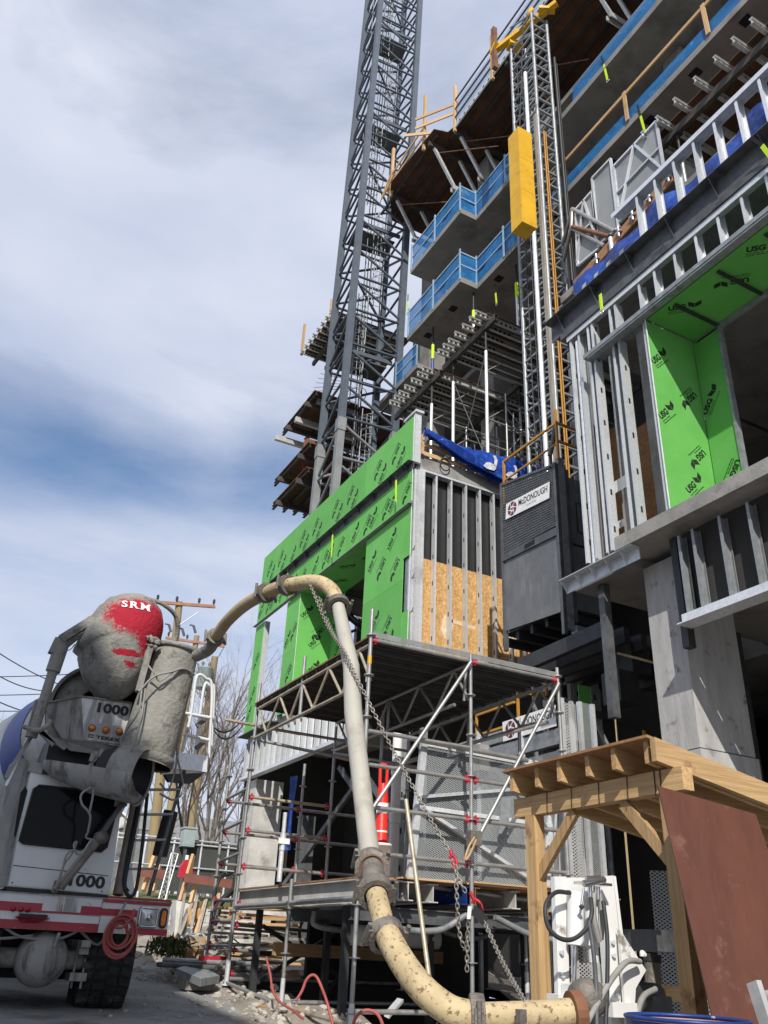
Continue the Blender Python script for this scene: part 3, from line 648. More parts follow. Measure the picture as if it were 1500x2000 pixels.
RU=mesh('rung_frame',rung,'galv_dull'); DG=mesh('diagonal_brace',MB().bar((0,0,0),(0,MY1-MY0,.72),.04,.04).bar((MX1-MX0,0,.0),(MX1-MX0,MY1-MY0,.72),.04,.04),'galv_dull')
z=2.0;k=0
while z<MZ1:
    inst('rung_frame',RU,hm,(MX0,MY0,z))
    if k%2==0: inst('diagonal_brace',DG,hm,(MX0,MY0,z))
    z+=.46;k+=1
hd=MB().bar((MX0-.3,MY1+.35,25.8),(MX1,MY0-.5,26.2),.16,.16).bar((MX0-.35,MY1+.45,25.65),(MX0-.35,MY1+.2,25.9),.2,.1).bar((MX0+.2,MY0-.1,26.15),(MX0+.6,MY0-.35,26.1),.2,.1).bar((MX0-.1,MY1,25.75),(MX0+.3,MY1-.1,25.8),.3,.16)
part('mast_head',hd,'yellow',hm)
for y in (MY0+.05,MY1-.2): part('sheave',MB().lathe([(.0,-.03),(.16,-.03),(.13,0),(.16,.03),(0,.03)],(MX0,y,26.05),(1,0,0),16),'yellow',hm)
part('mast_top_bundle',MB().bar((MX0-.35,MY1+.35,24.9),(MX0-.35,MY1+.35,26.8),.14,.14),'rusty',hm)
tie=root('mast_tie',(10.6,10.4,15.5),'steel tube tie frame bracing the hoist mast to the slab edge','tie frame')
T0=(9.900,10.498,17.028); T1=(9.900,9.313,15.255); T2=(9.900,10.583,16.504); T3=(9.900,9.643,15.133); T4=(9.900,9.471,15.248)
part('tie_tube',MB().tube([T0,T1],.045,8),'scaf',tie); part('tie_tube',MB().tube([T2,T3],.045,8),'scaf',tie); part('tie_tube',MB().tube([(9.850,10.494,16.429),T4],.05,8),'rusty',tie)
part('tie_tube',MB().tube([T0,T2],.045,8),'scaf',tie); part('tie_post',MB().tube([(9.850,9.399,15.114),(9.850,9.384,14.596)],.05,8),'galv',tie); part('tie_tube',MB().tube([T0,(10.5,11.6,T0[2]+.1)],.045,8),'scaf',tie); part('tie_tube',MB().tube([T2,(10.5,11.6,T2[2]+.1)],.045,8),'scaf',tie)
cwb=Vector((8.985,11.200,16.780)); cwt_=Vector((9.122,11.200,20.080)); CW0=(cwb.x,11.2,cwb.z); CW1=(cwb.x+.43,11.62,cwt_.z)
cw=root('counterweight',((CW0[0]+CW1[0])/2,11.4,CW0[2]),'tall yellow counterweight block hanging on the side of the hoist mast','counterweight')
hcw=(CW1[2]-CW0[2])/3
for k in range(3): part('weight_block',MB().box((CW0[0]+.003*k,CW0[1]+.002*k,CW0[2]+hcw*k),(CW1[0]-.002*k,CW1[1],CW0[2]+hcw*(k+1)-.012)),'yellow',cw)
part('lifting_lug',MB().box((CW0[0]+.16,11.36,CW1[2]-.012),(CW0[0]+.26,11.44,CW1[2]+.14)),'steel_dark',cw); part('hoist_rope',MB().tube([(CW0[0]+.21,11.4,CW1[2]+.1),(9.7,11.6,25.7)],.012,5),'steel_dark',cw)
# hoist car
hc=root('hoist_car',(9.3,11.2,6.9),'dark grey mesh hoist car with a company sign on its gate','hoist car')
HX,HY0,HY1=8.8,10.37,12.0
def wires_(hx,a,b):
    mb=MB()
    for i in range(26):
        t=i/25; mb.bar((hx-.004,b,8.56+1.46*t),(hx-.004,a+.02,8.50+1.17*t),.012,.014)
    for i in range(9):
        y=b-(b-a)*(i+.5)/9; mb.bar((hx-.002,y,8.5),(hx-.002,y,9.72+.33*(y-a)/(b-a)),.012,.012)
    return mb
part('car_body',MB().box((HX+.06,HY0+.12,6.95),(9.9,HY1-.02,9.62)),'hoist',hc)
part('gate_panel',MB().prism([(HX,HY1,6.98),(HX,HY0+.02,6.86),(HX,HY0+.02,8.28),(HX,HY1,8.40)],(.03,0,0)),'hoist',hc)
u=MB().sheet((HX,HY1,8.52),(0,-(HY1-HY0-.02),-.02),(0,0,1.22)); u.v[2]=(HX,HY1,10.05); u.v[3]=(HX,HY0+.02,9.70)
part('gate_mesh',u,'mesh_dark',hc)
part('gate_backing',MB().prism([(HX+.045,HY1,8.50),(HX+.045,HY0+.02,8.42),(HX+.045,HY0+.02,9.68),(HX+.045,HY1,10.02)],(.012,0,0)),'steel_mid',hc)
tag(part('mesh_wires',wires_(HX,HY0,HY1),'steel_mid',hc),kind='stuff')
gr=part('gate_rail',MB().bar((HX-.01,HY1,8.45),(HX-.01,HY0+.02,8.36),.05,.15),'steel_mid',hc)
part('handle_slot',MB().box((HX-.04,11.0,8.36),(HX-.036,11.3,8.45)),'slot',gr)
for y,zt in ((HY1+.02,10.12),(HY0,9.76)): part('gate_post',MB().box((HX-.02,y-.035,6.6 if y>11 else 6.45),(HX+.05,y+.035,zt)),'steel_mid',hc)
part('gate_top_bar',MB().bar((HX,HY1,10.07),(HX,HY0,9.72),.05,.05),'steel_mid',hc)
part('guide_channel',MB().box((HX+.06,HY0-.04,6.55),(HX+.2,HY0+.05,9.9)),'galv_dull',hc)
part('guide_channel',MB().box((HX+.22,HY0-.02,6.7),(HX+.30,HY0+.05,9.7)),'steel_mid',hc)
part('side_panel',MB().box((HX+.31,HY0+.06,6.98),(9.9,HY0+.115,8.2)),'hoist',hc); part('side_panel',MB().box((HX+.31,HY0+.06,8.25),(9.9,HY0+.115,9.6)),'hoist',hc)
part('hatch_frame',MB().tube([(HX+.5,HY0+.05,8.5),(HX+.78,HY0+.05,8.5),(HX+.78,HY0+.05,9.1),(HX+.5,HY0+.05,9.1)],.012,5,closed=True),'black',hc)
part('foot_bracket',MB().box((HX+.2,HY0-.1,6.35),(HX+.4,HY0+.05,6.62)),'galv_dull',hc)
for i in range(5): part('floor_joist',MB().bar((HX+.1,HY0+.15+i*.42,6.85),(10.1,HY0+.15+i*.42,6.85),.08,.16),'steel_dark',hc)
part('car_floor',MB().box((HX+.05,HY0+.05,6.93),(10.1,HY1+.1,6.945)),'steel_dark',hc)
def mcd_sign(parent_name,M,label,lenx,h,par,dim=False):
    s=part('sign_board',MB().prism([M@Vector(p) for p in ((0,0,0),(lenx,0,0),(lenx,h,0),(0,h,0))],M.to_3x3()@Vector((0,0,.008))),'white',par)
    t=text_mb('McDONOUGH',h*.56,bold=.0025,depth=.001); wdt=width(t); sx=(lenx*.66)/wdt
    part('lettering',merge(MB(),t,M@Matrix.Translation((lenx*.30,h*.46,.0095))@Matrix.Diagonal((sx,1,1,1))),'print',s)
    t2=text_mb('ELEVATORS',h*.17,depth=.0006); part('lettering',merge(MB(),t2,M@Matrix.Translation((lenx*.5,h*.2,.0095))),'grey_panel',s)
    lg=MB(); cx,cy,R=lenx*.155,h*.5,h*.44
    for k in range(6):
        a=k*pi/3; q=[(R*cos(a),R*sin(a)),(R*cos(a+.5),R*sin(a+.5)),(R*cos(a+.92),R*sin(a+.92)),(R*.42*cos(a+1.25),R*.42*sin(a+1.25)),(R*.5*cos(a+.45),R*.5*sin(a+.45))]
        lg.prism([M@Vector((cx+x,cy+y,.009)) for x,y in q],M.to_3x3()@Vector((0,0,.001)))
    merge(lg,text_mb('MD',h*.2,bold=.002,depth=.001),M@Matrix.Translation((cx-h*.14,cy-h*.07,.0095)))
    part('emblem',lg,'maroon',s); return s
S1=frame((HX-.03,11.86,9.22),(0,-1,-.10),(0,0,1)); mcd_sign('s',S1,'',1.34,.33,hc)
# yellow guard rail on the car roof
yr=part('roof_rail',MB().bar((HX+.02,HY1-.05,9.62),(HX+.02,HY1-.05,10.62),.045,.045).bar((HX+.02,HY0-.1,9.8),(HX+.02,HY0-.1,10.9),.045,.045).bar((HX+.02,HY1-.05,10.60),(HX+.02,HY0-.1,10.60),.04,.04).bar((HX+.02,HY1-.05,10.15),(HX+.02,HY0-.1,10.15),.03,.03).bar((HX+.02,HY1-.05,10.15),(9.9,HY1-.05,10.15),.04,.04).bar((HX+.02,HY0-.1,10.60),(9.9,HY0-.1,10.60),.04,.04).bar((HX+.02,HY0-.1,10.2),(9.9,HY0-.1,10.2),.04,.04).bar((9.9,HY0-.1,9.8),(9.9,HY0-.1,10.6),.05,.05),'yellow_rail',hc)
part('lift_strut',MB().tube(bez([(HX+.03,HY0+.15,10.0),(HX+.05,HY0+.05,10.3),(HX+.05,HY0-.02,10.55)]),.045,6),'steel_mid',hc)
# base enclosure of the hoist behind the scaffold
he=root('hoist_enclosure',(9.2,11,1),'galvanized mesh enclosure around the hoist base behind the scaffold','enclosure')
S2=frame((8.78,12.13,4.98),(0,-1,0),(0,0,1)); mcd_sign('s',S2,'',1.46,.34,he)
part('header_beam',MB().box((8.80,10.3,4.70),(8.9,12.9,4.95)),'galv_dull',he)
part('header_beam',MB().box((8.80,12.2,5.0),(8.9,14.0,5.2)),'galv_dull',he)
part('gate_mesh',MB().sheet((8.8,12.9,2.4),(0,-2.5,0),(0,0,2.2)),'mesh_metal',he)
for y in (12.9,11.6,10.3): part('post',MB().box((8.76,y-.03,1.1),(8.82,y+.03,5.3)),'galv',he)
E0=(7.843,9.400,4.841); E1=(8.320,9.400,5.015)
part('side_mesh',MB().sheet((E0[0],9.4,1.2),(.26,0,0),(0,0,3.75)),'mesh_lit',he)
part('side_mesh',MB().sheet((E0[0]+.34,9.4,1.2),(.18,0,0),(0,0,3.8)),'mesh_metal',he)
for dx in (-.03,.30,.54): part('post',MB().box((E0[0]+dx,9.37,1.0),(E0[0]+dx+.06,9.43,5.0)),'galv',he)
part('gusset_panel',MB().sheet((E0[0]+.62,9.5,3.6),(.7,0,0),(0,0,.6)).prism([(E0[0]+.6,9.5,4.95),(E0[0]+.66,9.5,4.95),(E0[0]+1.5,9.5,3.6),(E0[0]+1.44,9.5,3.6)],(0,.05,0)),'galv_dull',he)
for (a,b) in (((8.95,11.9,5.05),(8.95,11.9,6.2)),((8.95,11.9,5.85),(9.9,11.9,5.85)),((9.6,11.9,5.1),(9.6,11.9,6.2)),((8.95,13.2,5.3),(8.95,12.0,5.3)),((8.95,13.2,4.8),(8.95,13.2,5.7)),((8.95,13.2,5.68),(8.95,12.0,5.68)),((9.8,9.8,4.0),(9.8,9.8,4.9)),((10.6,9.8,3.6),(10.6,9.8,4.7)),((9.8,9.8,4.65),(10.6,9.8,4.65)),((9.8,9.8,4.25),(10.6,9.8,4.25))): part('yellow_rail',MB().bar(a,b,.04,.04),'yellow_rail',he)
solo('landing_beacon',MB().box((10.62,9.75,13.35),(10.9,9.95,14.3)).box((10.3,10.0,13.4),(10.34,10.4,14.4)),'yellow','yellow panel on the hoist landing beside the mast','panel')

# ================================================================== NETS, RAILS, TARPS
GN='blue debris nets on the slab edges'
def net(pts,h,label,post=1.25,m='blue_net',rails=True,sag=.03,inside=None):
    P=[Vector(p) for p in pts]; o=root('debris_net',P[0],label,'debris net',GN)
    for a,b in zip(P[:-1],P[1:]):
        n=max(2,int((b-a).length/.3)); ph=random.random()*6
        s=part('net_sheet',MB().sheet(a,b-a,(0,0,h),n,5,lambda x,y,ph=ph:(sag*sin(x*17+ph)*(1-abs(2*y-1)),sag*.6*sin(x*11+y*5+ph),0)),m,o)
        if rails:
            for z in (h,h*.5): part('rail',MB().bar(a+Vector((-.012,-.01,z)),b+Vector((-.012,-.01,z)),.03,.05),'net_rail',o)
            k=max(1,int((b-a).length/post))
            for i in range(0 if a==P[0] else 1,k+1): q=a+(b-a)*i/k; part('post',MB().box(q+Vector((-.05,-.04,-.1)),q+Vector((-.015,.02,h+.12))),'net_rail',o)
    return o
net([(10.43,19.1,22.52),(10.43,16.03,22.52),(11.02,16.03,22.52),(11.02,12.8,22.52)],1.0,'bright blue net on the upper balcony above the mast counterweight level')
net([(11.02,11.3,22.52),(11.02,3,22.52)],.55,'dark blue net strip along the upper slab right of the mast',rails=False)
net([(10.43,19.15,19.66),(10.43,16.03,19.66),(11.02,16.03,19.66),(11.02,13.2,19.66)],1.0,'bright blue net on the second balcony under the upper one')
net([(11.02,12.6,19.66),(11.02,3,19.66)],.40,'blue net strip along the second slab behind a long timber rail',rails=False)
net([(11.43,21.8,19.66),(11.43,20.3,19.66)],.9,'short blue net on the lowest balcony beside the crane leg')
o=root('timber_guardrail',(11,8,19.7),'long pale timber rail on two posts along the second slab','guardrail')
part('rail_board',MB().bar((10.98,12.5,20.62),(10.98,3.5,20.62),.04,.10),'lumber_y',o)
for y in (9.5,7.0): part('rail_post',MB().box((10.95,y-.05,19.66),(10.99,y+.05,20.7)),'lumber_z',o)
for y in (14.9,): pass
# fall arrest straps
def strap(p,dx,L1,L2,label):
    o=root('fall_strap',p,label,'strap','fall arrest straps hanging from the slabs'); p=Vector(p); q=p+Vector((dx*.3,-dx*.3,-L1)); r=q+Vector((dx*.3,-dx*.3,-L2))
    part('black_sleeve',MB().bar(p,q,.045,.012,up=(1,0,0)),'black',o); part('webbing',MB().bar(q,r,.06,.012,up=(1,0,0)),'lime',o)
    part('d_ring',MB().tube(arc(r+Vector((0,0,-.04)),(.0,.035,0),(0,0,.045),0,2*pi-.4,10),.008,5,closed=True),'chrome',o)
strap((10.970,9.161,19.832),.1,.42,.55,'lime strap hanging under the second slab right of the hoist mast')
strap((10.970,10.079,22.852),.1,.35,.65,'lime strap hanging under the upper slab near the frame top')
strap((7.680,4.621,11.623),.25,.2,.38,'lime strap with ring hanging from the steel ledge at the right edge')
strap((7.700,7.697,11.271),.0,.03,.33,'lime strap hanging from the left end of the right steel ledge')
strap((10.400,19.249,21.475),.0,.3,.5,'lime strap hanging beside the crane leg below the second balcony')
strap((11.200,15.381,19.242),.05,.35,.4,'thin lime strap hanging under the second slab left of the mast')
strap((7.72,14.55,11.2),.03,.12,.55,'lime strap on the green wall near its right corner')
strap((7.72,17.9,11.2),.03,.12,.6,'lime strap in the middle of the green wall ledge')
strap((7.72,20.9,11.2),.03,.12,.62,'lime strap on the green wall above the pipe bend')
# blue tarp on the stud wall roof edge
tp=root('blue_tarp',(9.4,14.1,11.7),'blue printed tarp sagging along the roof edge above the steel studs','tarp')
def tf(a,b): return (0,-.06*sin(a*8+b*3)-.05*sin(b*6),-.05*sin(a*3.1)+.03*sin(a*14+b*9)*(b<.9))
tpm=MB(); p0=Vector((8.1,14.05,11.98)); 
top=[Vector((8.1,14.02,12.36)),Vector((8.5,14.05,12.30)),Vector((9.2,14.1,12.26)),Vector((10.0,14.1,12.33)),Vector((11.4,14.0,12.4))]
bot=[Vector((8.1,14.0,12.1)),Vector((8.5,13.98,11.98)),Vector((9.2,14.0,11.70)),Vector((10.0,14.0,11.52)),Vector((11.4,13.95,11.45))]
tb=bez(top,8); bb=bez(bot,8); vs=[];fs=[]; n=len(tb)
for j in range(9):
    for i in range(n):
        t=j/8; q=tb[i].lerp(bb[i],t); q=q+Vector((0,-.09*sin(t*pi)*(1+.4*sin(i*.8))+.035*sin(i*1.3+t*9),.02*sin(i*2.1+t*4))); vs.append(q)
for j in range(8):
    for i in range(n-1): fs.append((j*n+i,j*n+i+1,(j+1)*n+i+1,(j+1)*n+i))
tpm.add(vs,fs,True); part('tarp_sheet',tpm,'blue_tarp',tp)
rl=MB()
for k in range(5): rl.tube([(8.12,14.0-.03*k,12.33-.05*k),(9.2,13.9,12.0-.06*k),(10.3,13.88,11.62-.02*k)],.028,6)
part('gathered_fold',rl,'blue_tarp',tp)
def goose(M):
    mb=MB(); body=[(0,0),(.12,-.06),(.34,-.05),(.42,.05),(.36,.14),(.2,.16),(.1,.12)]; neck=[(.34,.1),(.42,.1),(.46,.3),(.40,.42),(.31,.40),(.36,.3)]
    for q in (body,neck): mb.prism([M@Vector((x,y,0)) for x,y in q],M.to_3x3()@Vector((0,0,.003)))
    return mb
part('printed_mark',goose(frame((9.62,13.83,11.72),(1,0,0),(0,0,1))@Matrix.Scale(.9,4)),'tarp_white',tp); part('printed_mark',goose(frame((10.25,13.82,11.66),(1,0,.05),(0,0,1))@Matrix.Scale(.8,4)),'tarp_white',tp)
tr=root('roof_timber_rail',(9.2,14.15,11.68),'low timber guard rail along the concrete slab edge behind the tarp','guardrail')
part('rail_board',MB().bar((8.12,14.14,11.98),(10.6,14.14,11.90),.04,.09),'lumber_x',tr); part('toe_board',MB().bar((8.1,14.13,11.735),(10.8,14.13,11.735),.03,.10),'lumber_x',tr); part('rail_post',MB().box((8.10,14.08,11.68),(8.18,14.12,12.2)),'lumber_z',tr)
solo('hose_loop',MB().tube(arc((8.75,14.1,11.6),(.13,0,0),(0,0,.16),0,2*pi-.3,20),.014,6,closed=True),'black','black cable loop hanging on the concrete slab edge','cable')
tq=root('long_blue_tarp',(8.4,6,11.8),'long blue tarp lying behind the steel parapet studs on the right','tarp')
part('tarp_sheet',MB().sheet((8.35,9.0,11.75),(0,-6.5,0),(.03,0,1.10),60,8,lambda a,b:(.06*sin(a*40+b*4)+.04*sin(a*17),0,.07*sin(a*23)*b-.06*(a<.05)*b)),'blue_tarp',tq)
for k in range(4): part('white_stripe',MB().sheet((8.28,8.98-k*.32,11.85),(-.01,-.12,.0),(.02,-.3,.62),3,5,lambda a,b:(-.02-.03*sin(b*7),0,0)),'tarp_white',tq)
# grey landing gates and toe boards right of the mast
def gate(px_pts,label,br=True):
    o=root('landing_gate',px_pts[0],label,'gate','grey landing gates at the hoist'); P=[Vector(p) for p in px_pts]
    part('sheet_panel',MB().prism(P,(.02,0,0)),'grey_panel',o)
    for a,b in zip(P,P[1:]+P[:1]): part('frame_bar',MB().bar(a+Vector((-.02,0,0)),b+Vector((-.02,0,0)),.05,.05),'galv',o)
    if br:
        c=(P[0]+P[1])/2; part('brace_bar',MB().bar(P[3]+Vector((-.03,0,.1)),c+Vector((-.03,0,0)),.05,.05),'galv',o); part('brace_bar',MB().bar(P[2]+Vector((-.03,0,.1)),c+Vector((-.03,0,0)),.05,.05),'galv',o); part('brace_bar',MB().bar(P[3].lerp(P[0],.5)+Vector((-.03,0,0)),P[2].lerp(P[1],.5)+Vector((-.03,0,0)),.04,.04),'galv',o)
GX=9.95
gate([(9.950,10.421,16.951),(9.950,9.855,16.998),(9.950,9.816,15.234),(9.950,10.513,15.297)],'grey landing gate next to the hoist mast, half hidden by tie tubes')
gate([(9.950,9.815,17.368),(9.950,9.208,17.374),(9.950,9.209,15.292),(9.950,9.838,15.328)],'plain grey landing gate panel standing highest of the three, with a red smear',br=False)
gate([(9.950,9.147,17.067),(9.950,7.872,17.100),(9.950,7.865,15.545),(9.950,9.165,15.399)],'wide grey landing gate with crossing brace bars below the formwork joists')
ltb=root('landing_edge',(9.9,9,15),'timber toe board with clamps along the landing edge under the gates','toe board')
part('toe_board',MB().bar((9.900,10.638,14.804),(9.900,7.695,15.271),.04,.26),'ply',ltb); 
for c in ((9.850,9.851,14.917),(9.850,9.155,15.087),(9.850,8.739,15.173),(9.850,8.256,15.222),(9.850,7.737,15.284)): part('edge_clamp',MB().tube([(c[0],c[1]+.08,c[2]-.02),(c[0],c[1]-.08,c[2]-.02)],.035,7).tube([(c[0],c[1],c[2]+.12),(c[0],c[1],c[2]-.14)],.03,7),'chrome',ltb)
part('edge_tube',MB().tube([(9.850,10.607,14.506),(9.850,9.640,14.668)],.03,6),'scaf',ltb)
part('floor_slab',MB().box((9.97,-2,14.75),(12.6,11.2,14.95)),'concrete_soffit',B)

# ================================================================== FORMWORK
TG='aluminium formwork tables under the floors'
def joist_mb(Lx):
    mb=MB(); mb.box((0,-.04,-.008),(Lx,.04,0)); mb.box((0,-.04,-.17),(Lx,.04,-.162)); mb.box((0,-.006,-.162),(Lx,.006,-.008)); mb.box((0,-.03,-.04),(Lx,.03,-.008)); mb.use(1)
    for i in range(9):
        x=.10+i*.15; mb.lathe([(.0,-.0075),(.05,-.0075)],(x,0,-.10),(0,1,0),10,smooth=False); mb.lathe([(.05,.0075),(0,.0075)],(x,0,-.10),(0,1,0),10,smooth=False)
    return mb
J33=mesh('joist',joist_mb(3.4),['alu','slot'])
def table(x0,y0,y1,z,zf,label,ny=7,over=.45,width_=3.2,posts=True,bright=True,braces=True):
    """z underside of joists; ledgers along Y beneath; joists along X, their ends cantilever to -X"""
    o=root('formwork_table',(x0,(y0+y1)/2,zf),label,'formwork table',TG)
    for i in range(ny): inst('joist',J33,o,(x0-over,y0+.08+(y1-y0-.16)*i/(ny-1)+.05*sin(i*5),z+.17))
    for xx in (x0,x0+2.3):
        part('ledger',MB().box((xx-.05,y0-.25,z-.20),(xx+.05,y1+.3,z-.19)).box((xx-.05,y0-.25,z-.012),(xx+.05,y1+.3,z-.002)).box((xx-.05,y0-.25,z-.19),(xx-.04,y1+.3,z-.012)).box((xx+.04,y0-.25,z-.19),(xx+.05,y1+.3,z-.012)),'brownbeam',o)
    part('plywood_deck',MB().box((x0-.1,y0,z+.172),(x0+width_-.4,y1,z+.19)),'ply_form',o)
    if posts:
        for xx in (x0,x0+2.3):
            for f in (.12,.88):
                y=y0+(y1-y0)*f; zt=z-.2; ps=part('shore_post',MB().tube([(xx,y,zf),(xx,y,zt-.7)],.045,10),'bright_pole' if xx==x0 and bright else 'scaf',o)  # front posts coloured pale as sunlit, back and deep rows darker as shaded
                part('screw_jack',MB().tube([(xx,y,zt-.7),(xx,y,zt)],.028,8).box((xx-.08,y-.08,zt-.02),(xx+.08,y+.08,zt)),'steel_dark',ps)
        if braces:
            for k,zz in enumerate([zf+.5+.75*i for i in range(int((z-zf-1)/.75))]):
                for f in (.12,.88): y=y0+(y1-y0)*f; part('frame_ledger',MB().tube([(x0,y,zz),(x0+2.3,y,zz)],.024,6),'scaf',o)
                if k%2==0: 
                    for f in (.12,.88):
                        y=y0+(y1-y0)*f; part('frame_brace',MB().tube([(x0,y,zz),(x0+.5,y,zz+.45)],.018,5),'scaf',o); part('frame_brace',MB().tube([(x0+2.3,y,zz),(x0+1.8,y,zz+.45)],.018,5),'scaf',o)
            part('cross_brace',MB().tube([(x0,y0+.3,zf+.8),(x0,y1-.3,z-1)],.014,5).tube([(x0,y0+.3,z-1),(x0,y1-.3,zf+.8)],.014,5),'steel_mid',o)
    return o
table(10.3,14.35,16.45,16.75,11.7,'formwork table nearest the hoist mast, on bright posts above the blue tarp')
table(10.3,17.1,19.3,16.7,11.7,'formwork table beside the crane, left of the one above the tarp')
table(13.2,14.5,16.5,16.6,11.7,'dim formwork table deep behind the hoist mast tables',ny=5,bright=False)
table(13.2,17.0,19.5,16.6,11.7,'dim formwork table deep behind the crane',ny=5,bright=False)
table(10.3,3.4,8.3,16.95,14.95,'long formwork table with brown plywood at the upper right edge',ny=11,posts=True,bright=False,braces=False)
for k,(x,y,z) in enumerate(((10.8,18.2,16.95),(11.4,14.6,16.97),(11.0,16.2,16.97))):
    o=root('floor_prop',(x,y,z),['blue and white floor prop beside the crane leg under the second balcony','floor prop nearest the mast under the second slab','white floor prop in the middle under the second balcony'][k],'prop','floor props under the second slab')
    part('outer_tube',MB().tube([(x,y,z),(x,y,18.3)],.045,8),'bright_pole' if k else 'truck_blue',o); part('inner_tube',MB().tube([(x,y,18.3),(x,y,19.44)],.032,8),'steel_dark',o); part('collar',MB().tube([(x,y,18.2),(x,y,18.75)],.052,8),'lime',o)
for y in (18.5,17.0,15.2,13.5,12.4,10.4,9.0,7.6,6.2):
    part('soffit_box',MB().box((11.2 if y<16 else 10.75,y,19.445),(11.42 if y<16 else 10.97,y+.24,19.459)),'slot',B)
for y in (15,13.4): part('soffit_box',MB().box((11.9,y,22.305),(12.1,y+.22,22.319)),'slot',B)
# scaffold clutter around the terrace: shore frames inside
for i in range(8):
    x=10.9+.7*(i%3); y=14.6+i*.62
    fr=root('shore_frame',(x,y,11.7),'steel shoring frame standing inside behind the blue tarp','shoring frame','shoring frames on the terrace')
    part('frame_leg',MB().tube([(x,y,11.7),(x,y,14.7)],.026,6),'scaf',fr); part('frame_leg',MB().tube([(x+1.1,y,11.7),(x+1.1,y,14.7)],.026,6),'scaf',fr)
    for zz in (12.2,12.9,13.6,14.3): part('frame_rung',MB().tube([(x,y,zz),(x+1.1,y,zz)],.02,5),'scaf',fr)
    part('frame_brace',MB().tube([(x,y,12.9),(x+.5,y,13.6)],.016,5),'scaf',fr); part('frame_brace',MB().tube([(x+1.1,y,13.6),(x+.6,y,14.3)],.016,5),'scaf',fr)
# ---- top deck: plywood on joists along Y, ledgers along X, edge protection
td=root('top_form_deck',(11,16,28),'high formwork deck with brown plywood underside at the top of the building','formwork deck')
ZD=28.15
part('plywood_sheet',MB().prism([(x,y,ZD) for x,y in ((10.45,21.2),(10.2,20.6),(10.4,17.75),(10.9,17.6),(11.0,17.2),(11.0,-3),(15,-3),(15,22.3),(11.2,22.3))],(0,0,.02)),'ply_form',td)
JY=mesh('joist',MB().box((-.03,0,-.14),(.03,4.3,0)),'brownbeam'); JY2=mesh('joist',MB().box((-.03,0,-.14),(.03,9.5,0)),'brownbeam')
for i in range(9): inst('joist',JY,td,(10.6+i*.5,17.85,ZD-.003))
for i in range(8):
    inst('joist',JY2,td,(11.1+i*.5,8.2,ZD-.003)); inst('joist',JY2,td,(11.1+i*.5,-2,ZD-.003))
for y in (21.0,18.2,17.3,14.2,10.6,7.5,4.5):
    x0=10.45 if y>17.5 else 11.02
    part('ledger',MB().box((x0,y-.06,ZD-.36),(15,y+.06,ZD-.145)),'brownbeam',td)
    for dx in (.25,1.35):
        part('truss_leg',MB().bar((x0+dx,y,ZD-.36),(x0+dx+.85,y-.05,ZD-1.95),.10,.10),'alu' if y>17 or y==10.6 else ('rusty' if y==14.2 else 'alu'),td)
    ch=part('truss_chord',MB().box((x0+1.0,y-.12,ZD-2.1),(x0+2.9,y-.08,ZD-1.9)).box((x0+1.0,y+.04,ZD-2.1),(x0+2.9,y+.08,ZD-1.9)),'alu',td)
    part('cross_brace',MB().tube([(x0+.4,y,ZD-.5),(x0+1.5,y-2.2,ZD-1.8)],.02,5),'rusty',td)
eb=MB().bar((10.98,17.2,ZD-.07),(10.98,9,ZD-.07),.05,.18); eb.use(1)
for i in range(26): eb.lathe([(0,0),(.05,0)],(10.952,16.9-i*.3,ZD-.07),(-1,0,0),8,smooth=False)
part('edge_joist',eb,['alu','slot'],td)
gd=root('deck_edge_rail',(10.5,18,28.2),'timber posts and rails around the high formwork deck','guardrail')
for (x,y,zt) in ((10.42,21.0,30.6),(10.42,18.5,30.9),(10.98,17.25,30.35),(10.98,14.9,30.2),(10.98,9.5,30.0)): part('rail_post',MB().box((x-.05,y-.05,ZD-.3),(x+.05,y+.05,zt)),'lumber_z',gd)
for z in (28.6,29.1):
    part('rail_board',MB().bar((10.4,21.2,z),(10.4,18.3,z),.04,.10),'lumber_y',gd); part('rail_board',MB().bar((10.0,18.45,z+.1),(11.1,17.2,z+.35),.04,.12),'lumber_x',gd)
for z in (28.55,29.0,29.5): part('rail_board',MB().bar((10.96,17.2,z),(10.96,3,z),.035,.08),'brownbeam',gd)
part('rail_board',MB().bar((9.7,18.7,28.4),(10.9,17.9,28.5),.04,.14),'lumber_x',gd)
part('net_sheet',MB().sheet((10.99,17.2,28.3),(0,-14,0),(0,0,1.0)),'net_blue',gd)
for k in range(9): part('loose_timber',MB().bar((10.25+.05*k,21.5-.12*k,28.1+.13*(k%4)),(10.3+.06*k,20.9-.1*k,28.9-.15*(k%3)),.05,.08),'lumber_z',gd)
# ---- flying decks on the far side of the crane
FG='formwork decks beyond the crane'
def fardeck(x0,x1,y0,y1,z,label,n=6,leg=True,ends=False):
    o=root('far_form_deck',(x0,y0,z),label,'formwork deck',FG)
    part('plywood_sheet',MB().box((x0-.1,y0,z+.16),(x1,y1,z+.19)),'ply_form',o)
    if ends:
        for i in range(n): inst('joist',J33,o,(x0-.3,y0+.1+(y1-y0-.2)*i/(n-1),z+.165))
    else:
        me=mesh('joist',MB().box((-.05,0,-.16),(.05,y1-y0+.2,-.14)).box((-.05,0,-.02),(.05,y1-y0+.2,0)).box((-.01,0,-.14),(.01,y1-y0+.2,-.02)),'brownbeam')
        for i in range(n): inst('joist',me,o,(x0+(x1-x0)*i/(n-1),y0,z+.155))
    for f in (.2,.8):
        if ends: part('ledger',MB().box((x0+.2+f,y0-.2,z-.2),(x0+.32+f,y1+.2,z-.01)),'brownbeam',o)
        else: part('ledger',MB().box((x0-.2,y0+(y1-y0)*f-.06,z-.22),(x1+.2,y0+(y1-y0)*f+.06,z-.01)),'brownbeam',o)
    return o
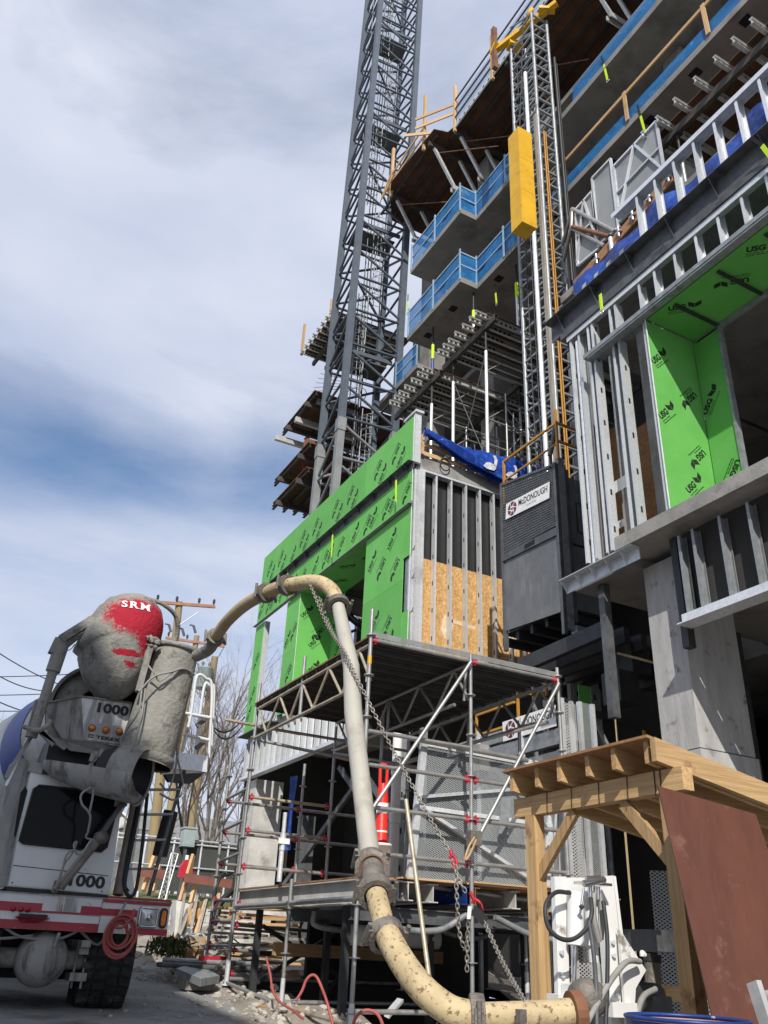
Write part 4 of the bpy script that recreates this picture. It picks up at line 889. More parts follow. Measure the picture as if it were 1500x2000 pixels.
fardeck(9.5,13,24.6,27.9,16.85,'lowest dark formwork deck sticking out left of the crane foot',n=9)
fardeck(9.7,13.5,25.2,28.6,18.3,'second formwork deck left of the crane, just above the lowest',n=6)
d2=fardeck(9.6,13.5,24.8,28,20.4,'middle formwork deck with projecting beam ends left of the crane',n=5)
for i in range(3): part('needle_beam',MB().box((9.1+.35*i,27.6-1.2*i,19.75+.3*i),(12,27.75-1.2*i,19.98+.3*i)),'alu',d2)
part('rusty_beam',MB().box((9.9,26.2,18.75),(11.5,26.5,19.3)),'rusty',d2)
d3=fardeck(10.15,13.6,24.8,28,24.6,'upper left formwork deck with a row of joist ends beside the crane',n=8,ends=True)
for (x,y) in ((9.95,28.0),(10.3,25.9)): part('rail_post',MB().box((x-.05,y-.05,24.6),(x+.05,y+.05,26.3)),'lumber_z',d3)
for i in range(5): part('rebar_end',MB().tube([(10.9,25.2+.2*i,21.9),(9.9,25.4+.2*i,21.9-.1*i)],.012,4),'rusty',d3)
part('red_cable',MB().tube(bez([(9.9,26.3,19.2),(9.85,26.3,18.4),(9.95,26.2,17.6)]),.015,5),'red',d2)
# ================================================================== SCAFFOLD
sf=root('scaffold_tower',(5.9,10.8,.9),'galvanized ringlock scaffold tower carrying a steel plank platform in front of the building','scaffold')
ROS=mesh('rosette',MB().lathe([(.025,-.006),(.062,-.006),(.062,.006),(.025,.006)],(0,0,0),(0,0,1),10,smooth=False),'scaf')
REDC=mesh('red_coupler',MB().box((-.04,-.022,-.028),(.035,.022,.028)).box((-.01,-.012,-.05),(.012,.012,.055)),'red')
def post(x,y,z0,z1,par,m='scaf',ros=True,name='standard'):
    p=part(name,MB().tube([(x,y,z0),(x,y,z1)],.0245,10),m,par); z=math.ceil(z0*2)/2+.08
    while ros and z<z1-.05: inst('rosette',ROS,par,(x,y,z)); z+=.5
    if z0<G(y)+.4: part('base_jack',MB().box((x-.075,y-.075,z0-.01),(x+.075,y+.075,z0)).tube([(x,y,z0),(x,y,z0+.3)],.030,8),'galv',par)
    return p
def rail(a,b,par,m='scaf',red='',r=.0245,name='ledger'):
    a=Vector(a);b=Vector(b); d=(b-a).normalized(); part(name,MB().tube([a+d*.03,b-d*.03],r,8),m,par)
    for c,e,s in (('a',a,1),('b',b,-1)):
        if c in red: inst('red_coupler',REDC,par,frame(e+d*s*.06,d*s,Vector((0,0,1)).cross(d*s)))
PX3,PX4,PX5,PY0,PY1=4.42,5.88,7.30,8.8,12.85
gsz=lambda y:G(y)+.08
post(PX3,PY0,gsz(PY0),5.42,sf); post(PX4,PY0,gsz(PY0),5.12,sf); post(PX5,PY0,gsz(PY0),5.20,sf)
post(4.50,12.9,gsz(12.9),5.45,sf); post(PX5,12.85,gsz(12.9),5.15,sf)
post(4.50,10.85,gsz(10.9),2.42,sf)
post(4.47,11.0,4.55,5.4,sf,ros=False)
for z,r1,r2 in ((3.54,'b','a'),(3.08,'b','ab'),(2.60,'b','')):
    rail((PX3,PY0,z),(PX4,PY0,z),sf,red=r1); rail((PX4,PY0,z),(PX5,PY0,z),sf,red=r2)
rail((PX3,PY0,3.92+.0),(PX4,PY0,3.92),sf); 
rail((PX3,PY0,1.10),(PX4,PY0,1.10),sf); rail((PX4,PY0,1.10),(PX5,PY0,1.10),sf)
# platform
PZ=5.06
PLK=mesh('steel_plank',MB().box((0,0,0),(PX5-PX3-.06,.30,.004)).box((0,0,-.055),(PX5-PX3-.06,.006,0)).box((0,.294,-.055),(PX5-PX3-.06,.30,0)).box((0,.10,-.022),(PX5-PX3-.06,.115,0)).box((0,.19,-.022),(PX5-PX3-.06,.205,0)),'scaf_plank')
for i in range(12): inst('steel_plank',PLK,sf,(PX3+.03,PY0+.04+.335*i,PZ))
rail((PX3,PY0,PZ-.03),(PX4,PY0,PZ-.03),sf,red='a',m='scaf'); rail((PX4,PY0,PZ-.03),(PX5,PY0,PZ-.03),sf,red='ab',m='scaf')
part('toe_angle',MB().box((PX3,PY0-.02,PZ+.0),(PX5,PY0-.012,PZ+.07)),'scaf',sf)
for X in (PX3+.05,5.88,PX5):
    mm='scaf_warm' if X<5 else 'scaf'
    zt,zb=PZ-.06,PZ-.52
    rail((X,PY0,zt),(X,PY1,zt),sf,m=mm,name='truss_chord',r=.024); rail((X,PY0+.35,zb),(X,PY1+.0,zb),sf,m=mm,name='truss_chord',r=.024)
    ys=[12.75,12.3,11.85,11.4,11.0,10.55,10.1,9.65,9.2,8.85]
    for i in range(len(ys)-1):
        a=(X,ys[i],zt if i%2==0 else zb); b=(X,ys[i+1],zb if i%2==0 else zt)
        part('truss_web',MB().tube([a,b],.02,6),mm,sf)
    part('truss_web',MB().tube([(X,11.0,zt),(X,11.0,zb)],.022,6),mm,sf); part('truss_web',MB().tube([(X,8.9,zt),(X,8.95,zb)],.022,6),mm,sf)
part('rusty_strip',MB().bar((PX3+.03,PY0,PZ+.03),(PX3+.03,PY1,PZ+.03),.05,.02),'rusty',sf)
# diagonals
part('diagonal_tube',MB().tube([(PX4-.03,PY0-.06,5.0),(4.477,8.720,3.002)],.0245,8),'scaf',sf)
part('diagonal_tube',MB().tube([(PX5-.03,PY0-.06,4.96),(5.763,8.720,2.631)],.0245,8),'scaf',sf)
part('swivel_clamp',MB().box((5.793,8.680,2.785),(5.948,8.780,2.948)),'clamp',sf)
part('diagonal_tube',MB().tube([(PX4,12.8,4.5),(PX5,9.0,3.6)],.0245,8),'scaf',sf)
# cross tubes under the platform on the left
rail((4.48,12.78,4.72),(7.3,12.8,4.72),sf); rail((3.95,12.9,4.78),(5.3,12.9,4.74),sf,m='scaf_warm')
rail((4.48,12.7,4.5),(5.95,11.2,4.05),sf,name='diagonal_tube'); post(5.95,11.3,2.4,4.9,sf,ros=True); post(PX5,PY0+.9,1.2,4.6,sf)
rail((5.95,11.3,4.05),(7.3,9.0,4.5),sf,name='diagonal_tube')
# left side, along the street
rail((4.5,12.9,2.14),(4.5,10.85,2.14),sf,r=.03); rail((4.5,10.85,2.14),(4.43,8.8,2.14),sf,r=.03)
rail((4.5,12.9,1.17),(4.5,10.85,1.02),sf); rail((4.5,10.85,1.02),(4.43,8.8,.98),sf,m='scaf_warm')
rail((4.5,12.9,1.22),(7.3,12.9,1.22),sf); rail((4.5,10.85,1.06),(7.3,10.85,1.06),sf)
tag_=part('id_sleeve',MB().tube([(PX3,PY0,4.72),(PX3,PY0,4.82)],.026,10),'yellow',sf)
# --- second scaffold bay behind
sb=root('scaffold_bay',(5.2,13.5,1.1),'low scaffold bay with red couplers left of the plywood deck','scaffold')
A1=(4.555,13.750,3.721); A3=(5.939,12.950,3.679); A2=(5.763,13.750,3.681)
post(A1[0]-.12,13.75,1.2,(4.412,13.750,4.461)[2],sb); post(4.53,13.02,1.15,4.5,sb); post(A3[0],12.95,2.4,5.1,sb); post(A2[0],13.75,2.4,(5.814,13.750,4.452)[2],sb)
ax=A1[0]-.12
for py,m in ((1557,'lumber_x'),(1621,'scaf'),(1690,'scaf')):
    z=(4.693,12.950,3.366)[2]; 
for (z,m) in (((4.554,12.950,3.682)[2],'scaf_warm'),((4.614,12.950,3.195)[2],'scaf'),((4.531,12.950,2.684)[2],'scaf')):
    rail((4.53,12.97,z),(A3[0],12.97,z),sb,m=m,red='ab')
for z in ((4.558,13.750,3.697)[2],(4.578,13.750,3.222)[2],(4.555,13.750,2.757)[2]):
    rail((ax,13.75,z),(A2[0],13.75,z),sb,red='ab'); rail((A2[0],13.75,z),(7.6,13.75,z),sb)
    rail((ax,13.75,z+.02),(4.53,13.0,z+.12),sb)
for py in (1756,1788,1825,1858,1890):
    z=(4.219,13.500,2.233)[2]-(py-1756)*.0088
    rail((ax,13.72,z),(4.53,13.0,z),sb,red='a'); rail((4.53,12.99,z-.05),(6.2,13.2,z-.08),sb,red='a')
# leaning loose tube
solo('loose_tube',MB().tube([(4.697,8.300,3.120),(4.643,7.600,1.239)],.024,8),'scaf_warm','old pale scaffold tube leaning loose beside the lower pipe bend','tube')
# --- mesh gate leaning inside the scaffold
mg=root('mesh_gate',(6.4,9.5,2.4),'galvanized expanded mesh gate leaning behind the scaffold rails','gate')
q=[Vector((5.766,9.750,4.135)),Vector((7.935,9.750,4.079)),Vector((7.377,9.350,2.410)),Vector((5.372,9.350,2.391))]
u=MB().sheet(q[3],q[2]-q[3],q[0]-q[3]); u.v[3]=tuple(q[1]); u.v[2]=tuple(q[0])
part('mesh_sheet',u,'mesh_metal',mg)
for a,b in zip(q,q[1:]+q[:1]): part('frame_bar',MB().bar(a,b,.09,.06,up=(0,1,0)),'galv',mg)
ml,mr=q[3].lerp(q[0],.5),q[2].lerp(q[1],.5); c=Vector((0,-.05,0))
part('middle_rail',MB().bar(ml+c,mr+c,.06,.05),'galv',mg)
part('diagonal_bar',MB().bar(ml+c*1.5,q[2]+c*1.5,.07,.04),'galv',mg); part('diagonal_bar',MB().bar(ml.lerp(q[0],.15)+c,q[0].lerp(q[1],.62).lerp(mr,.45)+c,.05,.04),'galv',mg)
lp=part('lock_plate',MB().prism([q[0].lerp(q[1],.60).lerp(q[3].lerp(q[2],.6),t)+c*2+Vector((dx,0,0)) for t,dx in ((.34,-.07),(.34,.07),(.64,.07),(.64,-.07))],(0,-.02,0)),'galv_dull',mg)
part('top_tube',MB().tube([(5.437,9.600,4.122),(7.351,9.600,4.087)],.035,8),'scaf',mg)
part('foot_tube',MB().tube([(5.411,9.200,2.355),(7.204,9.200,2.278)],.03,8),'scaf',mg)
mh=root('mesh_gate',(8,9,2),'narrow mesh gate standing folded at the right of the leaning gate','gate')
for a,b in ((1082,1500),): pass
part('mesh_sheet',MB().sheet((7.888,9.900,2.441),Vector((8.108,9.900,2.455))-Vector((7.888,9.900,2.441)),(0,0,1.5)),'mesh_metal',mh); part('frame_bar',MB().bar((8.049,9.850,2.450),(8.118,9.850,3.689),.06,.05),'galv',mh)
part('frame_bar',MB().bar((7.822,9.850,2.435),(8.016,9.850,3.678),.06,.05),'galv',mh)
# --- plywood deck on steel beams
dk=root('plywood_deck',(6.2,10.8,.9),'plywood loading deck on steel beams at the foot of the scaffold','deck')
DZ=2.36
for i in range(4):
    part('plywood_sheet',MB().box((4.55,9.0+i*1.05,DZ+.003*(i%2)),(6.2,10.04+i*1.05,DZ+.019+.003*(i%2))),'ply',dk); part('plywood_sheet',MB().box((6.205,9.0+i*1.05,DZ+.002*(i%2)),(8.3,10.04+i*1.05,DZ+.019)),'ply',dk)
for i in range(3): part('plywood_sheet',MB().box((5.0+i*.9,8.88-.03*i,DZ+.02+.019*i),(7.6,10,DZ+.038+.019*i)),'lumber_x',dk)
def ibeam(a,b,h,wd,t=.012,m='steel_mid',par=None,name='steel_beam'):
    a=Vector(a);b=Vector(b); mb=MB()
    for z in (0,h-t): mb.bar(a+Vector((0,0,z+t/2)),b+Vector((0,0,z+t/2)),wd,t)
    mb.bar(a+Vector((0,0,h/2)),b+Vector((0,0,h/2)),t,h-2*t); return part(name,mb,m,par)
ibeam((4.62,9.05,DZ-.26),(4.62,13.1,DZ-.26),.255,.14,m='concrete_light',par=dk)
for i,x in enumerate((4.95,5.1,5.45,5.85,6.0,6.6,7.2,7.7)): ibeam((x,8.86+.04*(i%3),DZ-.20),(x,12.9,DZ-.20),.195,.13,m=('crane','concrete_light','concrete_light','blue_rim','rusty','concrete_light','concrete_light','concrete_light')[i],par=dk)
for y in (9.1,10.9): 
    ibeam((4.5,y,DZ-.42),(8.3,y,DZ-.42),.15,.10,par=dk)
    part('beam_bracket',MB().tube(bez([(4.8,y-.15,DZ-.3),(4.85,y-.15,DZ-.46),(5.5,y-.15,DZ-.48),(5.9,y-.15,DZ-.3)],5),.035,7),'galv_dull',dk)
    part('beam_bracket',MB().tube(bez([(6.3,y-.15,DZ-.3),(6.9,y-.15,DZ-.48),(7.4,y-.15,DZ-.47),(7.6,y-.15,DZ-.28)],5),.035,7),'galv_dull',dk)
for x,y in ((4.7,9.6),(4.7,12.4),(6.3,10.4),(6.3,12.6),(7.8,10.4),(5.4,11.6)): part('prop_leg',MB().box((x-.04,y-.04,G(y)+.05 if x<4.9 else -2.3),(x+.04,y+.04,DZ-.26)),'steel_dark',dk)
for (a,b) in (((4.75,12.4,1.2),(6.2,12.5,2.0)),((6.3,12.6,1.2),(4.8,12.5,1.9)),((5.4,11.6,1.0),(6.3,12.5,1.7)),((4.75,12.6,1.55),(7.8,12.7,1.55))): part('prop_brace',MB().bar(a,b,.05,.05),'steel_dark',dk)
part('cross_timber',MB().bar((4.8,12.0,1.62),(7.6,12.2,1.60),.08,.16),'lumber_x',dk)
# post shore on the deck
ps=root('post_shore',(4.394,11.018,2.400),'white telescopic post shore standing on the plywood deck','prop')
b=Vector((4.467,11.198,2.400)); part('outer_tube',MB().tube([b,b+Vector((0,0,.40))],.034,10),'bright_pole',ps); part('inner_tube',MB().tube([b+Vector((0,0,.40)),b+Vector((0,0,.86))],.028,10),'galv',ps); part('collar_plate',MB().box(b+Vector((-.08,-.05,.46)),b+Vector((.08,-.04,.53))),'white',ps); part('nut_collar',MB().tube([b+Vector((0,0,.38)),b+Vector((0,0,.58))],.042,10),'galv',ps)
# bucket and marker post
bk=Vector((5.123,9.680,2.420))
solo('bucket',MB().lathe([(0,0),(.125,0),(.15,.36),(.155,.36),(.155,.39),(.14,.39),(.12,.02)],bk,(0,0,1),18),'white','white plastic bucket on the deck behind the pipe valve','bucket')
cnr=root('channel_marker',bk+Vector((0,0,.1)),'red looped marker post standing in the white bucket','traffic cone')
cb=bk+Vector((.02,0,.12))
part('marker_body',MB().lathe([(.09,0),(.09,.30),(.075,.32),(.075,.66),(.055,.70),(.04,.72)],cb,(0,0,1),16),'cone_red',cnr)
part('reflective_band',MB().lathe([(.0765,.62),(.0765,.74),(.06,.76)],cb,(0,0,1),16),'white',cnr); part('reflective_band',MB().lathe([(.0765,.40),(.0765,.42)],cb,(0,0,1),16),'white',cnr)
part('upper_body',MB().lathe([(.075,.74),(.06,.95),(.05,.98)],cb,(0,0,1),16),'cone_red',cnr)
part('loop_handle',MB().tube([cb+Vector((-.045,0,.95)),cb+Vector((-.05,0,1.15)),cb+Vector((-.03,0,1.22)),cb+Vector((.03,0,1.22)),cb+Vector((.05,0,1.15)),cb+Vector((.045,0,.95))],.022,7),'cone_red',cnr)

# ================================================================== CONCRETE PLACING PIPE
pl=root('concrete_pipe',(2.9,4,1),'steel concrete pumping line rising from the pump and bending over to the mixer truck','pipe')
def tubepart(name,pts,r,m,n=14,par=None): return part(name,MB().tube(pts,r,n),m,par or pl)
PR=.068
low=bez([(3.261,3.917,1.417),(3.086,3.979,1.399),(2.937,4.037,1.387),(2.771,4.091,1.377)],6); tubepart('outlet_pipe',low,PR,'pipe_yellow')
e1=bez([(2.760,4.097,1.377),(2.649,4.162,1.404),(2.562,4.245,1.470),(2.511,4.362,1.575),(2.500,4.512,1.673),(2.523,4.661,1.702)],7); 
e1=bez([(2.760,4.097,1.377),(2.651,4.164,1.400),(2.554,4.247,1.474),(2.506,4.365,1.573),(2.499,4.510,1.678),(2.524,4.637,1.743)],7); tubepart('lower_elbow',e1,PR+.004,'pipe_yellow',16)
tubepart('short_pipe',[(2.529,4.666,1.754),(2.588,4.901,1.949)],PR-.004,'pipe_yellow')
tubepart('reducer',[(2.598,4.937,1.987),(2.636,5.052,2.082)],[PR-.004,PR+.01],'clamp')
tubepart('grey_riser',[(2.679,5.171,2.166),(2.712,5.315,2.368),(2.859,5.933,3.301),(2.939,6.192,3.763)],[PR-.002,PR-.002,PR+.004,PR+.002],'pipe_grey',16)
tubepart('grey_riser',[(2.941,6.195,3.755),(2.981,6.648,4.461)],[PR+.002,PR-.008],'pipe_grey',16)
e2=bez([(2.989,6.682,4.504),(2.970,6.750,4.620),(2.916,6.847,4.719),(2.850,7.025,4.798),(2.746,7.384,4.860)],7); tubepart('upper_elbow',e2,PR+.002,'pipe_yellow',16)
tubepart('upper_pipe',bez([(2.740,7.398,4.863),(2.695,7.565,4.877),(2.662,7.767,4.887)],4),PR-.002,'pipe_dusty')
e3=bez([(2.657,7.769,4.887),(2.613,8.286,4.908),(2.590,8.763,4.872),(2.599,9.178,4.805)],7); tubepart('delivery_elbow',e3,PR,'pipe_dusty',16)
tubepart('end_pipe',bez([(2.603,9.204,4.801),(2.630,9.514,4.748),(2.597,9.902,4.762)],5),PR+.004,'cement',14)
def clamp(p,d,r=.105,w_=.07,label=None):
    p=Vector(p); d=Vector(d).normalized(); u=Vector((0,0,1)) if abs(d.z)<.8 else Vector((1,0,0)); a=d.cross(u).normalized(); b=d.cross(a)
    c=part('pipe_clamp',MB().lathe([(r*.7,-w_/2),(r,-w_/2),(r*1.03,0),(r,w_/2),(r*.7,w_/2)],p,d,18,smooth=False),'clamp',pl)
    for s in (1,-1): part('bolt_lug',MB().bar(p+a*s*r-b*.045,p+a*s*r+b*.045,.035,.045,up=d).tube([p+a*s*(r+.015)-b*.075,p+a*s*(r+.015)+b*.075],.014,6),'clamp',c)
def cl(a,b,**k): clamp((Vector(a)+Vector(b))/2,Vector(b)-Vector(a),**k)
cl((2.791,4.080,1.378),(2.737,4.109,1.376)); cl((2.526,4.631,1.707),(2.529,4.678,1.754)); cl((2.581,4.887,1.937),(2.605,4.958,1.989),w_=.08)
cl((2.977,6.611,4.418),(2.989,6.682,4.504)); cl((2.753,7.333,4.855),(2.727,7.431,4.861)); cl((2.670,7.701,4.884),(2.653,7.833,4.890)); cl((2.597,9.137,4.812),(2.602,9.253,4.784)); cl((2.663,5.132,2.138),(2.677,5.179,2.197),r=.09,w_=.04)
vp=Vector((2.652,5.092,2.108)); cd=(Vector((0,0,1.65))-vp).normalized()
vb=part('valve_body',MB().lathe([(0,-.11),(.10,-.10),(.115,-.02),(.115,.06),(.09,.07),(.0,.07)],vp,cd,10,smooth=False),'clamp',pl)
part('valve_cap',MB().lathe([(0,.09),(.06,.09),(.07,.07)],vp,cd,20),'clamp',vb); part('valve_ring',MB().lathe([(.072,.07),(.078,.085),(.085,.07)],vp,cd,20),'rusty',vb)
# flange on the pump side
fp=Vector((3.254,3.921,1.416)); part('end_flange',MB().lathe([(.06,-.03),(.10,-.03),(.10,.03),(.06,.03)],fp,(Vector((3.349,3.893,1.424))-fp),18,smooth=False),'rusty',pl)
part('lug_bracket',MB().box(Vector((2.908,3.921,1.395))-Vector((.02,.02,.03)),Vector((2.908,3.921,1.395))+Vector((.02,.02,.03))),'clamp',pl)

# ---- chains
def chain(pts,label,pitch=.029,n=10):
    P=bez(pts,10); mb=MB(); d=[0]
    for a,b in zip(P,P[1:]): d.append(d[-1]+(b-a).length)
    k=0; s=0; i=0; up=0
    while s<d[-1]-pitch:
        while d[i+1]<s: i+=1
        t=(s-d[i])/max(1e-6,d[i+1]-d[i]); c=P[i].lerp(P[i+1],t); T=(P[i+1]-P[i]).normalized()
        u=Vector((.64,-.77,0)); a=(u-T*u.dot(T)).normalized(); b=T.cross(a)
        if k%2: a=b
        lp=[c+T*(pitch*.74)*cos(2*pi*j/8)+a*.0125*sin(2*pi*j/8) for j in range(8)]
        mb.tube(lp,.0046,5,closed=True); s+=pitch; k+=1
    return solo('load_chain',mb,'chain',label,'chain')
chain([(2.814,6.955,4.732),(2.889,6.636,4.239),(2.855,6.174,3.867),(2.896,5.949,3.566),(3.070,5.712,3.062),(3.224,5.418,2.564),(3.322,5.229,2.260)],'long rusty chain slung from the top pipe bend down to the red hook')
chain([(2.893,6.985,4.719),(2.921,6.647,4.234),(2.861,6.138,3.814)],'short second chain strand hanging beside the top of the long chain')
chain([(3.313,5.189,2.186),(3.345,5.136,2.075),(3.383,5.102,1.992)],'chain piece between the two red hooks')
chain([(3.289,5.113,2.164),(3.294,5.102,1.962),(3.327,5.127,1.784),(3.367,5.122,1.691),(3.363,5.086,1.756),(3.348,5.045,1.904)],'slack chain loop hanging down beside the scaffold post')
chain([(3.381,5.081,1.921),(3.368,5.093,1.697),(3.383,5.124,1.523)],'loose chain end hanging straight along the scaffold post')
chain([(3.448,5.022,1.855),(3.305,4.606,1.609),(3.011,3.941,1.379)],'bright chain stretched tight from the lower red hook to the pump outlet')
def hook(p,q,label):
    p=Vector(p);q=Vector(q); m=(p+q)/2; d=(q-p).normalized(); a=d.cross(Vector((.77,.64,0))).normalized()
    mb=MB().tube([p,m-d*.02],.013,7).tube(arc(m+d*.03,a*.028,d*.045,-2.4,2.0,10),.010,6).tube([m+d*.02,q],[.014,.009],7)
    return solo('grab_hook',mb,'red',label,'hook')
hook((3.315,5.218,2.285),(3.321,5.188,2.180),'upper red chain hook in front of the mesh gate'); hook((3.389,5.093,2.023),(3.446,5.059,1.903),'lower red chain hook at the level of the plywood deck')
bn=solo('load_binder',MB().bar((3.401,5.070,1.922),(3.459,5.020,1.850),.05,.06).tube([(3.422,5.041,1.954),(3.458,5.041,1.880)],.012,6),'black','black chain tensioner below the lower red hook','tensioner')
solo('rag_tag',MB().sheet((3.331,5.043,1.858),Vector((3.360,5.027,1.860))-Vector((3.331,5.043,1.858)),Vector((3.334,5.035,1.933))-Vector((3.331,5.043,1.858)),3,3,lambda a,b:(.01*sin(a*5),0,0)),'white','small white tag tied to the chain','tag')
solo('rope_sling',MB().tube(bez([(5.790,8.600,2.862),(5.705,8.600,2.744),(5.656,8.600,2.605),(5.725,8.600,2.675),(5.811,8.600,2.836)],6),.012,5),'lumber_z','frayed rope sling tied round the scaffold brace','rope')
# ================================================================== TIMBER SHED
sh=root('timber_shed',(4.2,4.6,.5),'small open timber shelter with a plywood roof over the pump','shelter')
XS=4.0; ZE=2.93
yL,yR=5.55,3.98
rz=lambda x: ZE-.165*(x-XS)       # roof falls away from the street
part('roof_sheet',MB().prism([(XS,yL,rz(XS)),(XS,yR,rz(XS)),(6.4,yR,rz(6.4)),(6.4,yL,rz(6.4))],(0,0,.018)),'ply',sh)
RAF=MB().prism([(0,0,-.145),(2.35,0,-.145-.165*2.35),(2.35,0,-.003-.165*2.35),(0,0,-.003)],(0,.042,0)); RAFm=mesh('rafter',RAF,'shedwood_x')
for i in range(6): inst('rafter',RAFm,sh,(XS+.03+(.02 if i%2 else 0),5.45-.285*i,ZE))
part('fascia_rafter',MB().prism([(XS+.02,yR-.045,rz(XS)-.15),(6.4,yR-.045,rz(6.4)-.15),(6.4,yR-.045,rz(6.4)-.003),(XS+.02,yR-.045,rz(XS)-.003)],(0,.042,0)),'shedwood_x',sh)
hx=4.20
part('header_beam',MB().box((hx-.045,3.87,2.615),(hx+.045,5.62,2.755)),'shedwood_y',sh)
part('header_beam',MB().box((6.1,3.9,2.28),(6.19,5.6,2.42)),'shedwood_y',sh)
for y,zb in ((5.42,G(5.4)),(4.02,G(4))):
    part('shed_post',MB().box((hx-.05,y-.055,zb-.05),(hx+.0,y+.055,2.613)),'shedwood_z',sh); part('shed_post',MB().box((hx+.001,y-.05,zb-.05),(hx+.05,y+.05,2.613)),'shedwood_z',sh)
for y in (5.35,4.1): part('shed_post',MB().box((6.1,y-.07,.6),(6.2,y+.07,2.279)),'shedwood_z',sh)
for y0,y1 in ((5.42,4.95),(4.02,4.45)): part('knee_brace',MB().bar((hx,y0,2.16),(hx,y1,2.60),.038,.08),'shedwood_z',sh)
part('knee_brace',MB().bar((6.13,5.3,1.85),(6.13,4.9,2.26),.04,.09),'shedwood_z',sh)
part('cross_board',MB().box((hx-.1,5.1,1.42),(5.6,5.14,1.52)),'shedwood_x',sh); part('cross_board',MB().box((hx-.1,5.6,.9),(5.6,5.64,1.0)),'shedwood_x',sh)
part('mesh_backing',MB().sheet((5.6,5.7,.8),(1.0,-.9,0),(0,0,1.55)),'mesh_metal',sh)
part('tie_wire',MB().tube([(hx-.05,4.05,2.76),(hx-.052,4.05,2.6),(hx-.052,4.1,2.6),(hx-.05,4.1,2.76)],.004,4),'black',sh)
for y in (4.35,4.63,4.92,5.2): part('tie_wire',MB().tube([(hx-.05,y,2.78),(hx-.052,y,2.6)],.0035,4),'black',sh)
# brown sheet leaning on the near side
TL=Vector((3.848,3.780,2.587)); TR=Vector((4.659,3.780,2.512)); BL=Vector((3.908,3.620,1.370)); 
q=[TL,TR,TR+(BL-TL)*1.4+Vector((.15,0,0)),TL+(BL-TL)*1.4]
bsd=MB().prism(q,(.01,.016,0)); so_=solo('formply_sheet',bsd,'brown_sheet','large brown form plywood sheet leaning against the timber shelter','plywood sheet')
al=root('aluminium_frame',(3.755,3.200,1.507),'aluminium ladder end leaning at the lower right corner','ladder')
part('ladder_rail',MB().bar((3.748,3.200,1.596),(3.737,3.100,1.235),.03,.07),'alu',al); part('ladder_rung',MB().tube([(3.798,3.200,1.539),(4.109,3.300,1.569)],.02,8),'alu',al); part('ladder_rung',MB().tube([(3.837,3.200,1.383),(4.138,3.300,1.397)],.02,8),'alu',al)
# ================================================================== PUMP
pu=root('concrete_pump',(3.6,4.3,.5),'white steel pump frame with hydraulic cylinders and hoses under the shelter','pump')
YP=4.25
part('frame_post',MB().prism([(3.422,4.250,2.083),(3.510,4.250,2.089),(3.485,4.250,1.269),(3.408,4.250,1.269)],(0,.035,0)),'pump_white',pu)
part('frame_post',MB().prism([(3.771,4.250,2.108),(3.873,4.250,2.121),(3.912,4.250,1.269),(3.784,4.250,1.269)],(0,.05,0)),'pump_white',pu)
part('frame_flange',MB().prism([(3.877,4.250,2.121),(3.897,4.250,2.117),(3.951,4.250,1.269),(3.920,4.250,1.269)],(0,.18,0)),'white',pu)
part('top_plate',MB().prism([(3.535,4.280,2.086),(3.797,4.280,2.105),(3.788,4.280,2.016),(3.530,4.280,2.019)],(0,.06,0)),'pump_white',pu)
part('gusset_plate',MB().prism([(3.844,4.200,1.833),(4.027,4.200,1.618),(3.936,4.200,1.524),(3.881,4.200,1.273),(3.844,4.200,1.273)],(0,.02,0)),'pump_white',pu)
c1=part('hydraulic_cylinder',MB().tube([(3.531,4.200,2.006),(3.509,4.200,1.728)],.048,16),'white',pu); part('piston_rod',MB().tube([(3.502,4.200,1.728),(3.478,4.200,1.527)],.016,10),'chrome',c1); part('rod_eye',MB().box((3.425,4.170,1.535),(3.550,4.240,1.464)),'pump_white',c1)
c2=part('hydraulic_cylinder',MB().tube([(3.669,4.220,2.015),(3.646,4.220,1.728)],.042,16),'white',pu); part('piston_rod',MB().tube([(3.653,4.220,1.728),(3.653,4.220,1.645)],.03,10),'pump_white',c2)
part('valve_block',MB().box((3.539,4.140,2.064),(3.762,4.220,2.049)).tube([(3.528,4.120,2.046),(3.685,4.120,2.079)],.02,8).tube([(3.546,4.120,2.078),(3.655,4.120,2.091)],.012,6),'chrome',pu)
for dx in (0,.04,.058): part('hose_fitting',MB().tube([Vector((3.599,4.150,2.041))+Vector((dx,0,0)),Vector((3.593,4.150,1.970))+Vector((dx,0,0))],.014,8),'chrome',pu)
part('lever',MB().tube([(3.526,4.120,2.022),(3.486,4.100,1.931)],.007,6),'chrome',pu); part('lever_knob',MB().lathe([(0,-.018),(.018,0),(0,.018)],(3.486,4.100,1.923),(0,0,1),8),'steel_dark',pu)
part('hydraulic_hose',MB().tube(bez([(3.472,4.180,1.996),(3.336,4.140,1.988),(3.231,4.100,1.916),(3.223,4.080,1.813),(3.281,4.060,1.756),(3.372,4.050,1.755),(3.471,4.050,1.815),(3.523,4.060,1.895),(3.557,4.100,1.972)],6),.0125,8),'steel_dark',pu)
part('hydraulic_hose',MB().tube(bez([(3.488,4.050,1.847),(3.488,4.030,1.720),(3.485,4.020,1.548),(3.452,4.000,1.314)],6),.012,8),'steel_mid',pu)
part('hydraulic_hose',MB().tube(bez([(3.630,4.080,1.960),(3.614,4.050,1.775),(3.573,4.030,1.549),(3.508,4.000,1.314)],6),.012,8),'steel_dark',pu)
part('hydraulic_hose',MB().tube(bez([(3.938,4.150,1.662),(3.794,4.100,1.658),(3.646,4.050,1.587),(3.530,4.020,1.501),(3.365,4.000,1.337)],6),.016,8),'hose_grey',pu)
part('hydraulic_hose',MB().tube(bez([(4.183,4.300,1.519),(4.041,4.250,1.485),(3.937,4.200,1.410),(3.855,4.150,1.314)],6),.018,8),'hose_grey',pu)
